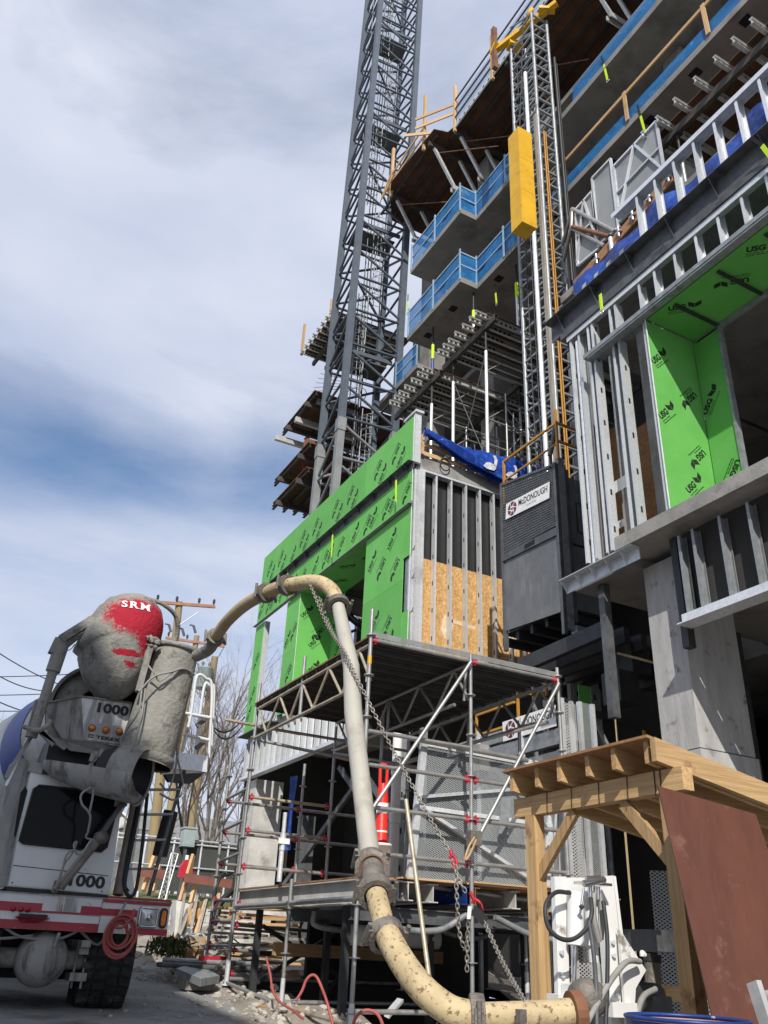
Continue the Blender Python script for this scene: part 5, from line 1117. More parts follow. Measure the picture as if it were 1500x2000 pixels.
part('hose_bundle',MB().tube(bez([(3.626,4.150,2.002),(3.597,4.130,1.879),(3.622,4.130,1.749)],6),.016,7).tube(bez([(3.673,4.150,2.005),(3.665,4.140,1.856),(3.648,4.140,1.763)],6),.014,7),'hose_grey',pu)
fl=part('filter_bowl',MB().tube([(4.227,4.350,1.660),(4.220,4.350,1.550)],.05,14),'clamp',pu); part('filter_head',MB().tube([(4.233,4.350,1.702),(4.227,4.350,1.660)],.056,12),'steel_dark',fl); part('filter_fitting',MB().tube(bez([(4.100,4.300,1.690),(4.103,4.300,1.712),(4.126,4.300,1.696)],4),.014,6),'white',fl)
part('machine_base',MB().box((4.314,4.550,1.473),Vector((4.559,4.550,1.242))+Vector((0,.5,0))),'steel_mid',pu); part('machine_tank',MB().box((4.625,4.750,1.861),Vector((4.850,4.750,1.730))+Vector((.3,.4,0))),'steel_mid',pu)
part('electric_motor',MB().tube([(4.169,4.500,1.460),(4.738,4.900,1.461)],.09,14),'steel_dark',pu)
part('elbow_housing',MB().lathe([(0,-.08),(.075,-.08),(.1,-.03),(.1,.03),(.075,.08),(0,.08)],(3.486,4.100,1.471),(.9,-.2,.1),14),'clamp',pu)
part('foot_block',MB().box((3.328,4.150,1.485),(3.484,4.250,1.433)),'pump_white',pu); part('foot_block',MB().box((3.707,4.150,1.452),(3.888,4.250,1.381)),'pump_white',pu)
BOLT=mesh('bolt',MB().lathe([(0,-.014),(.014,-.014),(.014,0)],(0,0,0),(0,1,0),6,smooth=False),'galv')
for p in ((3.440,4.245,1.688),(3.439,4.245,1.574),(3.825,4.245,1.756),(3.825,4.245,1.687),(3.829,4.245,1.482)): inst('bolt',BOLT,pu,p)
# oil drum
bc=Vector((3.282,3.195,1.441)); 
dr=root('steel_drum',(bc.x,bc.y,.48),'open steel drum with a blue rim and peach inside in front of the shelter','drum')
hgt=bc.z-.48; o_=Vector((bc.x,bc.y,.48))
part('drum_wall',MB().lathe([(0,0),(.265,0),(.265,hgt*.33),(.272,hgt*.34),(.265,hgt*.35),(.265,hgt*.66),(.272,hgt*.67),(.265,hgt*.68),(.265,hgt-.01)],o_,(0,0,1),40),'blue_rim',dr)
part('drum_inside',MB().lathe([(.261,hgt-.01),(.281,.25),(0,.25)],o_,(0,0,1),40),'peach',dr)
part('drum_rim',MB().tube(arc(bc,(.267,0,0),(0,.267,0),0,2*pi*39/40,39),.009,8,closed=True),'blue_rim',dr)
# red hoses on the rubble
solo('air_hose',MB().tube(bez([(3.782,8.750,1.185),(3.839,8.750,1.273),(3.870,8.740,1.363),(3.913,8.720,1.409),(3.960,8.700,1.398),(4.001,8.650,1.312),(4.056,8.600,1.168),(4.090,8.500,0.971)],8),.015,8),'hose_red','red hose looping over the lowest scaffold rail','hose')
solo('air_hose',MB().tube(bez([(3.833,7.600,1.063),(3.872,7.600,1.143),(3.945,7.600,1.183),(4.011,7.550,1.179),(4.047,7.500,1.137),(4.037,7.400,1.061)],8),.015,8),'hose_red','red hose arching up near the lower pipe bend','hose')
solo('air_hose',MB().tube(bez([(4.155,10.600,1.528),(4.148,10.400,1.349),(4.116,10.200,1.204),(4.139,10.000,1.101),(4.153,9.700,1.053),(4.160,9.400,0.990)],8),.014,8),'hose_red','red hose lying along the rubble behind the front scaffold leg','hose')
solo('large_white_pipe',MB().lathe([(.10,0),(.12,0),(.12,1.3),(.10,1.3)],(5.164,10.600,1.818),(.95,-.1,0),18),'siding','grey plastic pipe lying under the plywood deck','pipe')
# ================================================================== MIXER TRUCK
tk=root('mixer_truck',(1.73,11,.9),'front discharge concrete mixer truck with cement crusted hopper and red striped bumper','truck')
YF=10.64
def front(px_pts,dep,y=YF): return MB().prism(px_pts,(0,dep,0))
# bumper with stripes
BZ0,BZ1=1.70,2.04
part('bumper_core',MB().box((.42,YF+.004,BZ0),(2.93,YF+.35,BZ1)),'truck_white',tk)
def stripe(x0,x1,z0,z1,m): part('stripe',MB().box((x0,YF-.004,z0),(x1,YF+.003,z1)),m,tk)
stripe(.42,2.15,1.865,1.955,'truck_red'); stripe(.42,2.15,BZ0+.001,1.785,'truck_red'); stripe(2.152,2.56,1.875,1.945,'truck_red'); stripe(2.16,2.93,2.005,2.038,'truck_red'); stripe(2.50,2.93,BZ0+.001,1.765,'truck_red')
part('bumper_seam',MB().box((2.15,YF-.0045,BZ0),(2.154,YF+.003,BZ1)),'black',tk)
part('top_lip',MB().box((.42,YF-.01,BZ1),(2.94,YF+.35,BZ1+.012)),'cement_drip',tk)
part('number_plate',MB().box((1.52,YF-.008,1.885),(1.72,YF-.0045,2.03)),'hopper_white',tk); part('number_plate',MB().box((1.73,YF-.008,1.885),(1.93,YF-.0045,2.03)),'hopper_white',tk)
part('side_marker',MB().lathe([(0,-.02),(.022,-.018),(.026,0)],(2.0,YF-.005,1.965),(0,-1,0),12),'amber',tk)
for x in (1.23,1.31,1.38): part('marker_lamp',MB().lathe([(0,.03),(.022,.025),(.028,0)],(x,YF-.005,1.885),(0,-1,0),12),'truck_red',tk)
part('step_pad',MB().box((1.30,YF-.12,1.815),(1.58,YF-.01,1.845)),'black',tk); part('step_bracket',MB().prism([(1.26,YF-.1,1.815),(1.62,YF-.1,1.815),(1.5,YF-.02,1.76),(1.35,YF-.02,1.76)],(0,.09,0)),'truck_red',tk)
def rrect(x0,x1,z0,z1,r,y,n=4):
    o=[]
    for cx_,cz_,a in ((x1-r,z1-r,0),(x0+r,z1-r,pi/2),(x0+r,z0+r,pi),(x1-r,z0+r,1.5*pi)):
        for i in range(n+1): o.append((cx_+r*cos(a+pi/2*i/n),y,cz_+r*sin(a+pi/2*i/n)))
    return o
hl=part('headlight',MB().prism(rrect(2.575,2.795,1.775,1.985,.035,YF-.03),(0,.026,0)),'steel_mid',tk)
part('headlight_bezel',MB().tube(rrect(2.585,2.785,1.785,1.975,.03,YF-.032),.012,6,closed=True),'chrome',hl)
part('headlight_lens',MB().sheet((2.60,YF-.034,1.80),(.17,0,0),(0,0,.16),8,8,lambda a,b:(0,-.03*(1-(2*a-1)**2)*(1-(2*b-1)**2),0)),'lens',hl)
part('lens_bulb',MB().lathe([(0,.015),(.03,.01),(.035,0)],(2.685,YF-.066,1.875),(0,-1,0),14),'chrome',hl)
ts=part('turn_signal',MB().prism(rrect(2.815,2.905,1.775,1.985,.04,YF-.02),(0,.016,0)),'black',tk); part('amber_lens',MB().prism(rrect(2.835,2.885,1.80,1.96,.024,YF-.032),(0,.012,0)),'amber',ts)
# cab
cabp=[(1.146,10.750,2.105),(2.237,10.750,2.088),(2.186,10.750,3.206),(1.100,10.750,3.320)]
part('cab_shell',MB().prism(cabp,(0,1.4,0)),'truck_white',tk)
ws=[(1.148,10.735,2.570),(1.196,10.735,2.547),(2.054,10.735,2.534),(2.103,10.735,2.583),(2.149,10.735,3.129),(2.097,10.735,3.176),(1.221,10.735,3.173),(1.175,10.735,3.128)]
w_=part('windshield',MB().prism(ws,(0,.012,0)),'glass_dark',tk); part('rubber_gasket',MB().tube([Vector(p)+Vector((0,-.004,0)) for p in ws],.014,6,closed=True),'black',w_)
part('hood_panel',MB().prism([(1.143,10.742,2.316),(2.186,10.742,2.283),(2.199,10.742,2.096),(1.158,10.742,2.116)],(0,.006,0)),'truck_white',tk)
for a,b in (((26,1690),(212,1711)),): part('hood_seam',MB().tube([(1.143,10.740,2.316),(2.186,10.740,2.283)],.004,4),'black',tk)
for p in ((1.173,10.740,2.142),(2.142,10.740,2.119),(2.116,10.740,2.251)): part('hood_bolt',MB().lathe([(0,.006),(.008,.004),(.009,0)],p,(0,-1,0),8),'black',tk)
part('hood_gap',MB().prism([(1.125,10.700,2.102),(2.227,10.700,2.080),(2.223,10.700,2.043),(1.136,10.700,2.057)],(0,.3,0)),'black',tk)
def tplate(px0,px1,body,size,y,m='print',bold=.003,xs=1,name='lettering',shear=0,par=None):
    a=Vector(px0); b=Vector(px1); t=text_mb(body,size,bold=bold,depth=.001,shear=shear); k=(b-a).length/width(t)
    X=(b-a).normalized(); M=frame(a,X,(0,0,1)); return part(name,merge(MB(),t,M@Matrix.Diagonal((k,1,1,1))),m,par or tk)
tplate((1.727,10.736,2.160),(2.158,10.736,2.151),'1000',.168,0,m='black',bold=.006)
part('side_glass',MB().prism([(1.078,10.740,2.617),(1.099,10.740,2.598),(1.115,10.740,3.099),(1.081,10.740,3.151),(1.043,10.740,3.074)],(0,.01,0)),'glass_dark',tk)
part('cab_side_column',MB().prism([(0.923,10.900,2.075),(1.157,10.900,2.111),(1.106,10.900,3.436),(0.968,10.900,3.488),(0.885,10.900,3.407)],(0,.3,0)),'cement_drip',tk)
part('cab_roof',MB().box((1.22,10.72,3.30),(2.25,12.3,3.36)),'steel_dark',tk)
part('cavity_shade_box',MB().box((1.25,10.9,3.37),(2.3,12.2,3.75)),'black',tk)  # solid black box stands for the shaded gap between cab and hopper
part('cab_grime',MB().prism([(1.070,10.730,3.314),(2.173,10.730,3.219),(2.162,10.730,3.277),(1.083,10.730,3.431)],(0,.3,0)),'cement_drip',tk)
# hopper
part('hopper_front',MB().prism([(1.461,10.620,4.227),(2.077,10.620,4.246),(2.033,10.620,3.708),(1.595,10.620,3.719)],(0,.04,0)),'hopper_white',tk)
part('hopper_wing',MB().prism([(1.083,10.950,4.147),(1.461,10.620,4.227),(1.595,10.620,3.719),(1.462,10.750,3.614),(1.199,10.900,3.962)],(0,.03,.0)),'cement_drip',tk)
part('hopper_bottom',MB().prism([(1.231,10.680,3.713),(1.596,10.630,3.721),(2.042,10.630,3.705),(2.014,10.660,3.590),(1.475,10.660,3.590)],(0,.05,0)),'cement',tk)
part('hopper_lip',MB().tube([(1.082,10.940,4.145),(1.460,10.610,4.224),(2.075,10.610,4.244)],.012,6),'cement',tk)
tplate((1.642,10.612,4.073),(2.049,10.612,4.081),'1000',.155,0,m='black',bold=.006)
lpz=part('lamp_plate',MB().prism([(1.602,10.600,3.929),(2.003,10.600,3.940),(2.018,10.600,3.727),(1.601,10.600,3.728)],(0,.008,0)),'hopper_white',tk)
for p in ((1.655,10.595,3.869),(1.819,10.595,3.869),(1.977,10.595,3.874)):
    c=part('amber_lamp',MB().lathe([(0,.035),(.024,.03),(.034,.012),(.036,0)],p,(0,-1,0),16),'amber',lpz); part('lamp_ring',MB().lathe([(.036,.006),(.044,.004),(.045,0)],p,(0,-1,0),16),'steel_mid',lpz)
tplate((1.720,10.594,3.756),(2.006,10.594,3.755),'TEREX',.052,0,m='black',bold=.0015,par=lpz)
a=Vector((1.630,10.594,3.756)); em=MB()
em.prism([a+Vector(q) for q in ((0,0,0),(.06,0,0),(.06,0,.012),(0,0,.012))],(0,.001,0)); em.prism([a+Vector(q) for q in ((0,0,.018),(.012,0,.018),(.03,0,.034),(.048,0,.018),(.06,0,.018),(.06,0,.05),(.045,0,.036),(.03,0,.052),(.015,0,.036),(0,0,.05))],(0,.001,0)); part('emblem',em,'black',lpz)
part('wing_bracket',MB().bar((0.983,10.600,3.793),(1.406,10.600,3.594),.05,.05).bar((1.064,10.600,3.764),(1.268,10.600,3.616),.05,.05).tube(bez([(0.909,10.600,3.770),(1.040,10.500,3.730),(1.144,10.550,3.808),(1.170,10.600,3.881)],5),.03,6),'cement',tk)
# drum mouth and drum
mc=Vector((1.776,11.050,4.223)); md=Vector((-.08,-.96,.27)).normalized()
part('drum_mouth',MB().lathe([(.58,.0),(.62,.02),(.62,-.35),(.57,-.35),(.57,.0)],mc,md,36),'cement',tk)
part('mouth_dark',MB().lathe([(.575,-.02),(.5,-.6),(0,-.7)],mc,md,30),'black',tk)
fin=part('mixer_fin',MB().lathe([(.30,-.05),(.56,-.05),(.56,-.09),(.30,-.09)],mc,md,10,a0=.4,a1=1.6),'cement',tk)
dr_=[(.60,-.30),(.66,-.7),(.9,-1.5),(1.12,-2.4),(1.2,-3.2),(1.2,-4.6),(1.05,-5.6),(.7,-6.3),(0,-6.4)]
da=Vector((.03,-.965,.22)).normalized()
part('drum_body',MB().lathe(dr_,mc,da,44),'drum_white',tk); part('drum_band',MB().lathe([(.755,-.98),(.89,-1.42),(.905,-1.48)],mc,da,44),'truck_blue',tk)
part('drum_band',MB().lathe([(1.206,-3.1),(1.21,-3.4),(1.208,-3.6)],mc,da,44),'pinkish',tk); part('drum_band',MB().lathe([(1.21,-4.0),(1.21,-4.3)],mc,da,44),'truck_red',tk)
# discharge hood: bulged shell
oc=(1.823,10.450,4.998)
outl=[(1.403,10.500,5.195),(1.429,10.500,5.351),(1.542,10.500,5.495),(1.713,10.500,5.590),(1.879,10.500,5.621),(2.071,10.500,5.558),(2.199,10.500,5.437),(2.269,10.500,5.262),(2.265,10.500,5.047),(2.191,10.500,4.782),(2.113,10.500,4.490),(2.048,10.500,4.356),(1.939,10.500,4.261),(1.846,10.500,4.227),(1.735,10.500,4.259),(1.592,10.500,4.399),(1.498,10.500,4.503),(1.403,10.500,4.672),(1.367,10.500,4.788),(1.293,10.500,4.852),(1.340,10.500,5.041)]
O=[Vector(p) for p in outl]; O=O+[O[0]]; ring=[]
for a,b in zip(O,O[1:]):
    for t in (0,.34,.67): ring.append(a.lerp(b,t)+Vector((random.uniform(-.006,.006),0,random.uniform(-.006,.006))))
cx_=Vector(oc); n=len(ring); hb=MB(); vs=[cx_+Vector((0,-.42,0))]
for k in range(1,9):
    r=k/8
    for p in ring:
        q=cx_.lerp(p,r); q.y=10.5-.46*sqrt(max(0,1-r*r)); vs.append(q)
for p in ring: vs.append(Vector((p.x,p.y+.04,p.z)))
for p in ring: vs.append(Vector((p.x,p.y+.55,p.z+.03)))
fs=[(0,1+j,1+(j+1)%n) for j in range(n)]
for k in range(9):
    for j in range(n): fs.append((1+k*n+j,1+(k+1)*n+j,1+(k+1)*n+(j+1)%n,1+k*n+(j+1)%n))
hb.add(vs,fs,True)
# paint showing through the cement crust: noise edged patch on the hood
m=MATS['cement'].copy(); m.name='hood_paint'; MATS['hood_paint']=m; t=m.node_tree; nn=t.nodes; ll=t.links; bs=nn['Principled BSDF']; old=bs.inputs['Base Color'].links[0].from_socket
tcn=nn.new('ShaderNodeTexCoord'); nz=nn.new('ShaderNodeTexNoise'); nz.inputs['Scale'].default_value=11; nz.inputs['Detail'].default_value=9; nz.inputs['Roughness'].default_value=.7; ll.new(tcn.outputs['Object'],nz.inputs['Vector'])
n9=nn.new('ShaderNodeTexNoise'); n9.inputs['Scale'].default_value=48; n9.inputs['Detail'].default_value=4; ll.new(tcn.outputs['Object'],n9.inputs['Vector']); k9=nn.new('ShaderNodeMix'); k9.data_type='FLOAT'; k9.inputs[0].default_value=.42; ll.new(nz.outputs['Fac'],k9.inputs[2]); ll.new(n9.outputs['Fac'],k9.inputs[3]); nzz=k9.outputs[0]
def patch(c,sx,sz,thr,soft=.08,nw=.9):
    c=Vector(c)-ORG[tk.name]; mpp=nn.new('ShaderNodeMapping'); mpp.inputs['Location'].default_value=(-c.x*sx,0,-c.z*sz); mpp.inputs['Scale'].default_value=(sx,0,sz); ll.new(tcn.outputs['Object'],mpp.inputs['Vector'])
    ln=nn.new('ShaderNodeVectorMath'); ln.operation='LENGTH'; ll.new(mpp.outputs['Vector'],ln.inputs[0])
    ad=nn.new('ShaderNodeMath'); ad.operation='MULTIPLY_ADD'; ll.new(nzz,ad.inputs[0]); ad.inputs[1].default_value=nw; ll.new(ln.outputs['Value'],ad.inputs[2])
    mr=nn.new('ShaderNodeMapRange'); ll.new(ad.outputs[0],mr.inputs[0]); mr.inputs[1].default_value=thr-soft; mr.inputs[2].default_value=thr+soft; mr.inputs[3].default_value=1; mr.inputs[4].default_value=0; return mr.outputs[0]
m1=patch((1.827,10.200,5.174),2.05,2.9,1.38,.10,1.35); m2=patch((2.052,10.200,5.060),3.8,2.0,1.42,.10,1.35); m3=patch((1.801,10.200,4.701),3.2,13,1.28,.04,1.5); m4=patch((1.861,10.200,4.578),5,12,1.14,.05,1.5)
def mx_(a,b):
    k=nn.new('ShaderNodeMath'); k.operation='MAXIMUM'; ll.new(a,k.inputs[0]); ll.new(b,k.inputs[1]); return k.outputs[0]
fac=mx_(mx_(m1,m2),mx_(m3,m4)); mi=nn.new('ShaderNodeMix'); mi.data_type='RGBA'; ll.new(fac,mi.inputs[0]); ll.new(old,mi.inputs[6]); mi.inputs[7].default_value=(.33,.010,.026,1); ll.new(mi.outputs[2],bs.inputs['Base Color'])
hood=part('discharge_hood',hb,'hood_paint',tk)
# SRM in slab letters on the hood, following its bulge
ser=MB(); xo=0.; HH=.15
for ch_ in 'SRM':
    q=text_mb(ch_,.2,bold=.0045,depth=.001,xs=1.12); x0=min(v[0] for v in q.v); x1=max(v[0] for v in q.v); y0=min(v[1] for v in q.v); y1=max(v[1] for v in q.v)
    k=HH/(y1-y0); merge(ser,q,Matrix.Translation((xo-x0*k,-y0*k,0))@Matrix.Diagonal((k,k,1,1))); w2=(x1-x0)*k
    if ch_ in 'RM':
        for xx,zz in ((xo+.012,0),(xo+w2-.012,0)): ser.box((xx-.028,zz,-.001),(xx+.028,zz+.014,.001))
        ser.box((xo-.018,HH-.014,-.001),(xo+.012,HH,.001))
        if ch_=='M': ser.box((xo+w2-.012,HH-.014,-.001),(xo+w2+.018,HH,.001))
    xo+=w2+.045
wd=xo-.045; a=Vector((1.635,10.200,5.260)); b=Vector((1.978,10.200,5.267)); X=(b-a).normalized(); M=frame(a,X,(0,0,1))@Matrix.Diagonal(((b-a).length/wd,(b-a).length/wd*.95,1,1))
lt=MB(); merge(lt,ser,M)
def hoody(x,z):
    d=Vector((x-cx_.x,0,z-cx_.z)); L_=d.length
    if L_<1e-6: return 10.04
    best=1e9
    for p,q in zip(ring,ring[1:]+ring[:1]):
        e=Vector((p.x-cx_.x,0,p.z-cx_.z)); f=Vector((q.x-cx_.x,0,q.z-cx_.z)); det=e.x*f.z-e.z*f.x
        if abs(det)<1e-9: continue
        s=(d.x*f.z-d.z*f.x)/det; u_=(e.x*d.z-e.z*d.x)/det
        if s>=-1e-6 and u_>=-1e-6 and s+u_>0: best=min(best,s+u_)
    r=min(1,best); return 10.5-.46*sqrt(max(0,1-r*r))
lt.v=[(v[0],hoody(v[0],v[2])-.010+(v[1]-a.y)*.3,v[2]) for v in lt.v]
part('lettering',lt,'white',hood)
# arm frame left of the hood
for a,b,wd_,hh in (((1.418,10.700,5.226),(1.088,10.700,4.887),.16,.10),((1.088,10.700,4.887),(1.050,10.700,4.696),.14,.12),((1.435,10.900,5.276),(1.137,10.900,4.873),.05,.14)):
    part('hood_arm',MB().bar(a,b,wd_,hh),'cement',tk)
part('lift_cylinder',MB().tube([(1.116,10.700,4.813),(1.084,10.700,4.483)],.085,12),'cement',tk); part('lift_rod',MB().tube([(1.084,10.700,4.483),(1.062,10.700,4.178),(1.021,10.700,3.687)],.06,10),'cement',tk)
part('hood_chain',MB().tube(bez([(1.148,10.600,4.727),(1.218,10.600,4.767),(1.252,10.600,4.839)],5),.006,4),'cement',tk)
part('frame_post',MB().bar((1.028,10.800,4.132),(1.020,10.800,3.704),.12,.1),'cement',tk); part('frame_post',MB().bar((1.029,10.900,3.723),(0.859,10.900,3.231),.05,.05),'cement_drip',tk)
part('grab_rail',MB().tube([(1.016,10.900,3.782),(0.931,10.900,3.355),(0.890,10.900,3.149)],.02,6),'galv',tk)
# big receiving boot
b0=Vector((2.274,10.350,3.505)); b1=Vector((2.458,10.350,4.914)); bx=(b1-b0).normalized(); bl=(b1-b0).length
bt=[(.335,-.02),(.33,.02),(.325,.15),(.31,bl*.5),(.285,bl*.85),(.265,bl-.03)]
part('discharge_boot',MB().lathe(bt,b0,bx,36),'cement',tk); part('boot_inside',MB().lathe([(.262,bl-.02),(.3,.3),(.32,.0)],b0,bx,30),'black',tk)
part('boot_rim',MB().lathe([(.26,bl-.03),(.30,bl-.025),(.305,bl+.02),(.26,bl+.025)],b0,bx,36),'cement',tk); part('boot_collar',MB().lathe([(.335,.0),(.352,.02),(.352,.08),(.335,.1)],b0,bx,36),'cement',tk)
part('hoist_post',MB().bar((2.016,10.100,4.267),(2.065,10.100,4.836),.07,.05).bar((1.998,10.120,4.256),(2.029,10.120,4.782),.02,.03),'cement',tk)
rk=MB(); rnn=random.Random(2)
for i in range(9): rock(rk,Vector((2.069,10.100,4.889))+Vector((rnn.uniform(-.06,.06),rnn.uniform(-.03,.03),rnn.uniform(-.06,.06))),.05,rnn)
part('cement_lump',rk,'cement',tk)
for pts,r in ((((2.008,10.000,4.243),(2.134,9.950,4.427),(2.342,9.980,4.535),(2.508,10.050,4.621),(2.672,10.150,4.597)),.013),(((2.061,10.000,4.564),(2.144,9.970,4.471),(2.221,9.980,4.399),(2.318,9.980,4.492),(2.476,10.050,4.621),(2.671,10.200,4.531)),.011),(((2.032,10.000,4.309),(2.034,9.980,4.001),(1.987,10.200,3.827),(1.963,10.300,3.692),(2.023,10.200,3.566),(1.989,10.100,3.430)),.012),(((2.071,9.990,4.283),(2.077,9.970,3.946),(2.043,9.950,3.643),(1.993,10.000,3.473),(1.875,10.100,3.359),(1.762,10.200,3.370)),.012),(((1.717,10.200,3.456),(1.646,10.200,3.356),(1.722,10.150,3.263),(1.866,10.100,3.290),(1.989,10.100,3.430)),.016),(((1.670,10.200,3.404),(1.736,10.200,3.187),(1.626,10.200,3.064),(1.648,10.200,2.957),(1.767,10.250,2.856),(1.789,10.300,2.685)),.013),(((1.703,10.200,3.352),(1.746,10.200,3.078),(1.754,10.250,2.865)),.013)):
    part('hydraulic_hose',MB().tube(bez(pts,6),r,7),'hose_grey',tk)
for p in ((1.657,10.200,3.414),(1.748,10.200,3.471),(1.705,10.250,3.450)): part('hose_fitting',MB().tube([p,Vector(p)+Vector((.01,0,.09))],.03,8),'cement',tk)
# trough under the boot
t0=Vector((1.253,10.700,3.413)); t1=Vector((2.219,10.050,3.259)); tx=(t1-t0).normalized(); tl=(t1-t0).length
part('chute_trough',MB().lathe([(.10,0),(.17,.12),(.27,tl*.55),(.30,tl)],t0+Vector((0,0,.03)),tx,22,a0=pi*.5,a1=pi*1.5),'cement_drip',tk)
part('chute_tube',MB().lathe([(.28,tl*.72),(.30,tl),(.315,tl+.01)],t0+Vector((0,0,.03)),tx,26),'cement',tk); part('chute_dark',MB().lathe([(.29,tl-.01),(.25,tl*.6),(0,tl*.58)],t0+Vector((0,0,.03)),tx,22),'black',tk)
part('chute_rubble',MB().lathe([(0,tl-.12),(.2,tl-.1),(.28,tl-.02)],t0+Vector((0,0,.02)),tx,8,a0=pi*.7,a1=pi*1.3,smooth=False),'cement',tk)
# swing cylinders in front of the windshield
part('swing_cylinder',MB().tube([(1.591,10.450,2.089),(1.920,10.400,2.635)],.035,8),'cement',tk); part('swing_cylinder',MB().tube([(1.636,10.420,2.106),(1.965,10.380,2.670)],.04,8),'clamp',tk)
part('swing_rod',MB().bar((1.922,10.400,2.624),(2.150,10.450,3.062),.035,.05).bar((1.960,10.400,2.660),(2.098,10.420,2.985),.02,.03),'steel_mid',tk); part('pivot_knuckle',MB().lathe([(0,-.06),(.07,-.05),(.07,.05),(0,.06)],(1.953,10.380,2.647),(.3,-1,0),12),'clamp',tk)
part('swing_bracket',MB().box((2.075,10.450,3.020),(2.196,10.600,3.130)),'cement',tk)
for pts in (((1.580,10.400,2.102),(1.615,10.360,2.332),(1.667,10.330,2.449),(1.694,10.320,2.571),(1.664,10.300,2.541),(1.715,10.300,2.451),(1.791,10.320,2.501)),((1.598,10.400,2.118),(1.611,10.370,2.281),(1.617,10.340,2.435),(1.682,10.310,2.491),(1.758,10.300,2.454),(1.843,10.330,2.612)),((1.789,10.300,2.685),(1.782,10.320,2.627),(1.867,10.340,2.615))): part('hydraulic_hose',MB().tube(bez(pts,6),.011,6),'hose_grey',tk)
part('base_pivot',MB().tube([(1.592,10.500,2.070),(1.595,10.450,2.171)],.035,8),'clamp',tk)
# right side post, hoses, ladder and platform
part('corner_post',MB().tube([(2.383,11.000,2.104),(2.445,11.200,3.093),(2.443,11.200,3.246)],.06,10),'lumber_grey',tk)
for pts in (((2.417,10.800,3.196),(2.383,10.700,2.633),(2.358,10.620,2.214),(2.424,10.600,2.085),(2.495,10.620,2.170),(2.502,10.700,2.643),(2.497,10.850,3.241)),((2.403,10.850,3.201),(2.365,10.750,2.663),(2.355,10.680,2.243),(2.418,10.660,2.129))): part('rubber_hose',MB().tube(bez(pts,6),.021,7),'black',tk)
l0=[(2.555,11.500,2.117),(2.605,11.500,3.656)]; l1=[(2.869,11.500,2.137),(3.093,11.500,3.718)]
lad=part('ladder_rail',MB().bar(l1[0],l1[1],.04,.03),'steel_mid',tk); part('ladder_rail',MB().bar(l0[0],l0[1],.04,.03),'alu',tk)
for t in (.2,.42,.62,.82): part('ladder_rung',MB().bar(Vector(l0[0]).lerp(Vector(l0[1]),t),Vector(l1[0]).lerp(Vector(l1[1]),t),.10,.025),'galv_dull',tk)
part('perforated_step',MB().prism([(2.457,10.900,2.095),(2.563,10.900,2.102),(2.501,11.000,2.379),(2.429,11.000,2.373)],(0,.02,0)),'alu',tk)
part('exhaust_stack',MB().tube([(3.110,12.200,2.662),(3.123,12.200,2.839),(3.171,12.200,3.242)],.10,14),'steel_dark',tk)
part('platform_box',MB().prism([(2.863,11.300,3.659),(3.336,11.300,3.666),(3.319,11.300,3.878),(2.857,11.300,3.869)],(0,.6,0)),'galv',tk); part('platform_grate',MB().prism([(2.783,11.300,3.571),(3.323,11.300,3.658),(3.150,11.300,3.499),(2.850,11.300,3.489)],(0,.1,0)),'steel_dark',tk)
for pts in (((2.992,11.400,3.904),(3.032,11.400,4.377),(3.029,11.400,4.877),(3.073,11.400,4.973),(3.168,11.400,4.939),(3.276,11.400,4.811),(3.366,11.400,3.873)),((3.309,11.900,3.943),(3.298,11.900,4.929),(3.384,11.900,4.982),(3.455,11.900,4.918),(3.534,11.900,4.044))): part('platform_rail',MB().tube(bez(pts,5),.022,7),'truck_white',tk)
for a,b in (((2.954,11.400,4.414),(3.319,11.400,4.408)),((2.970,11.400,4.132),(3.348,11.400,4.104))): part('platform_rail',MB().tube([a,b],.024,7),'truck_white',tk)
for a,b in (((3.163,11.500,4.290),(3.329,11.500,4.458)),((3.194,11.500,3.989),(3.359,11.500,4.151))): part('rail_bracket',MB().bar(a,b,.05,.06),'steel_mid',tk)
part('control_cable',MB().tube(bez([(2.565,10.900,4.886),(2.635,10.800,4.197),(2.751,10.700,3.714),(2.713,10.700,3.308),(2.590,10.700,3.354)],6),.012,6).tube(bez([(2.754,10.700,3.695),(2.903,10.750,3.337),(2.810,10.750,3.192),(2.622,10.750,3.243)],6),.013,6),'hose_grey',tk)
part('yellow_line',MB().tube(bez([(2.827,10.900,4.280),(2.793,10.850,3.968),(2.776,10.800,3.733)],5),.02,6),'pipe_yellow',tk)
part('delivery_bracket',MB().tube(bez([(1.960,10.500,5.576),(2.208,10.500,5.546),(2.430,10.600,5.448),(2.499,10.700,5.242),(2.450,10.700,5.077)],6),.03,8),'cement',tk)
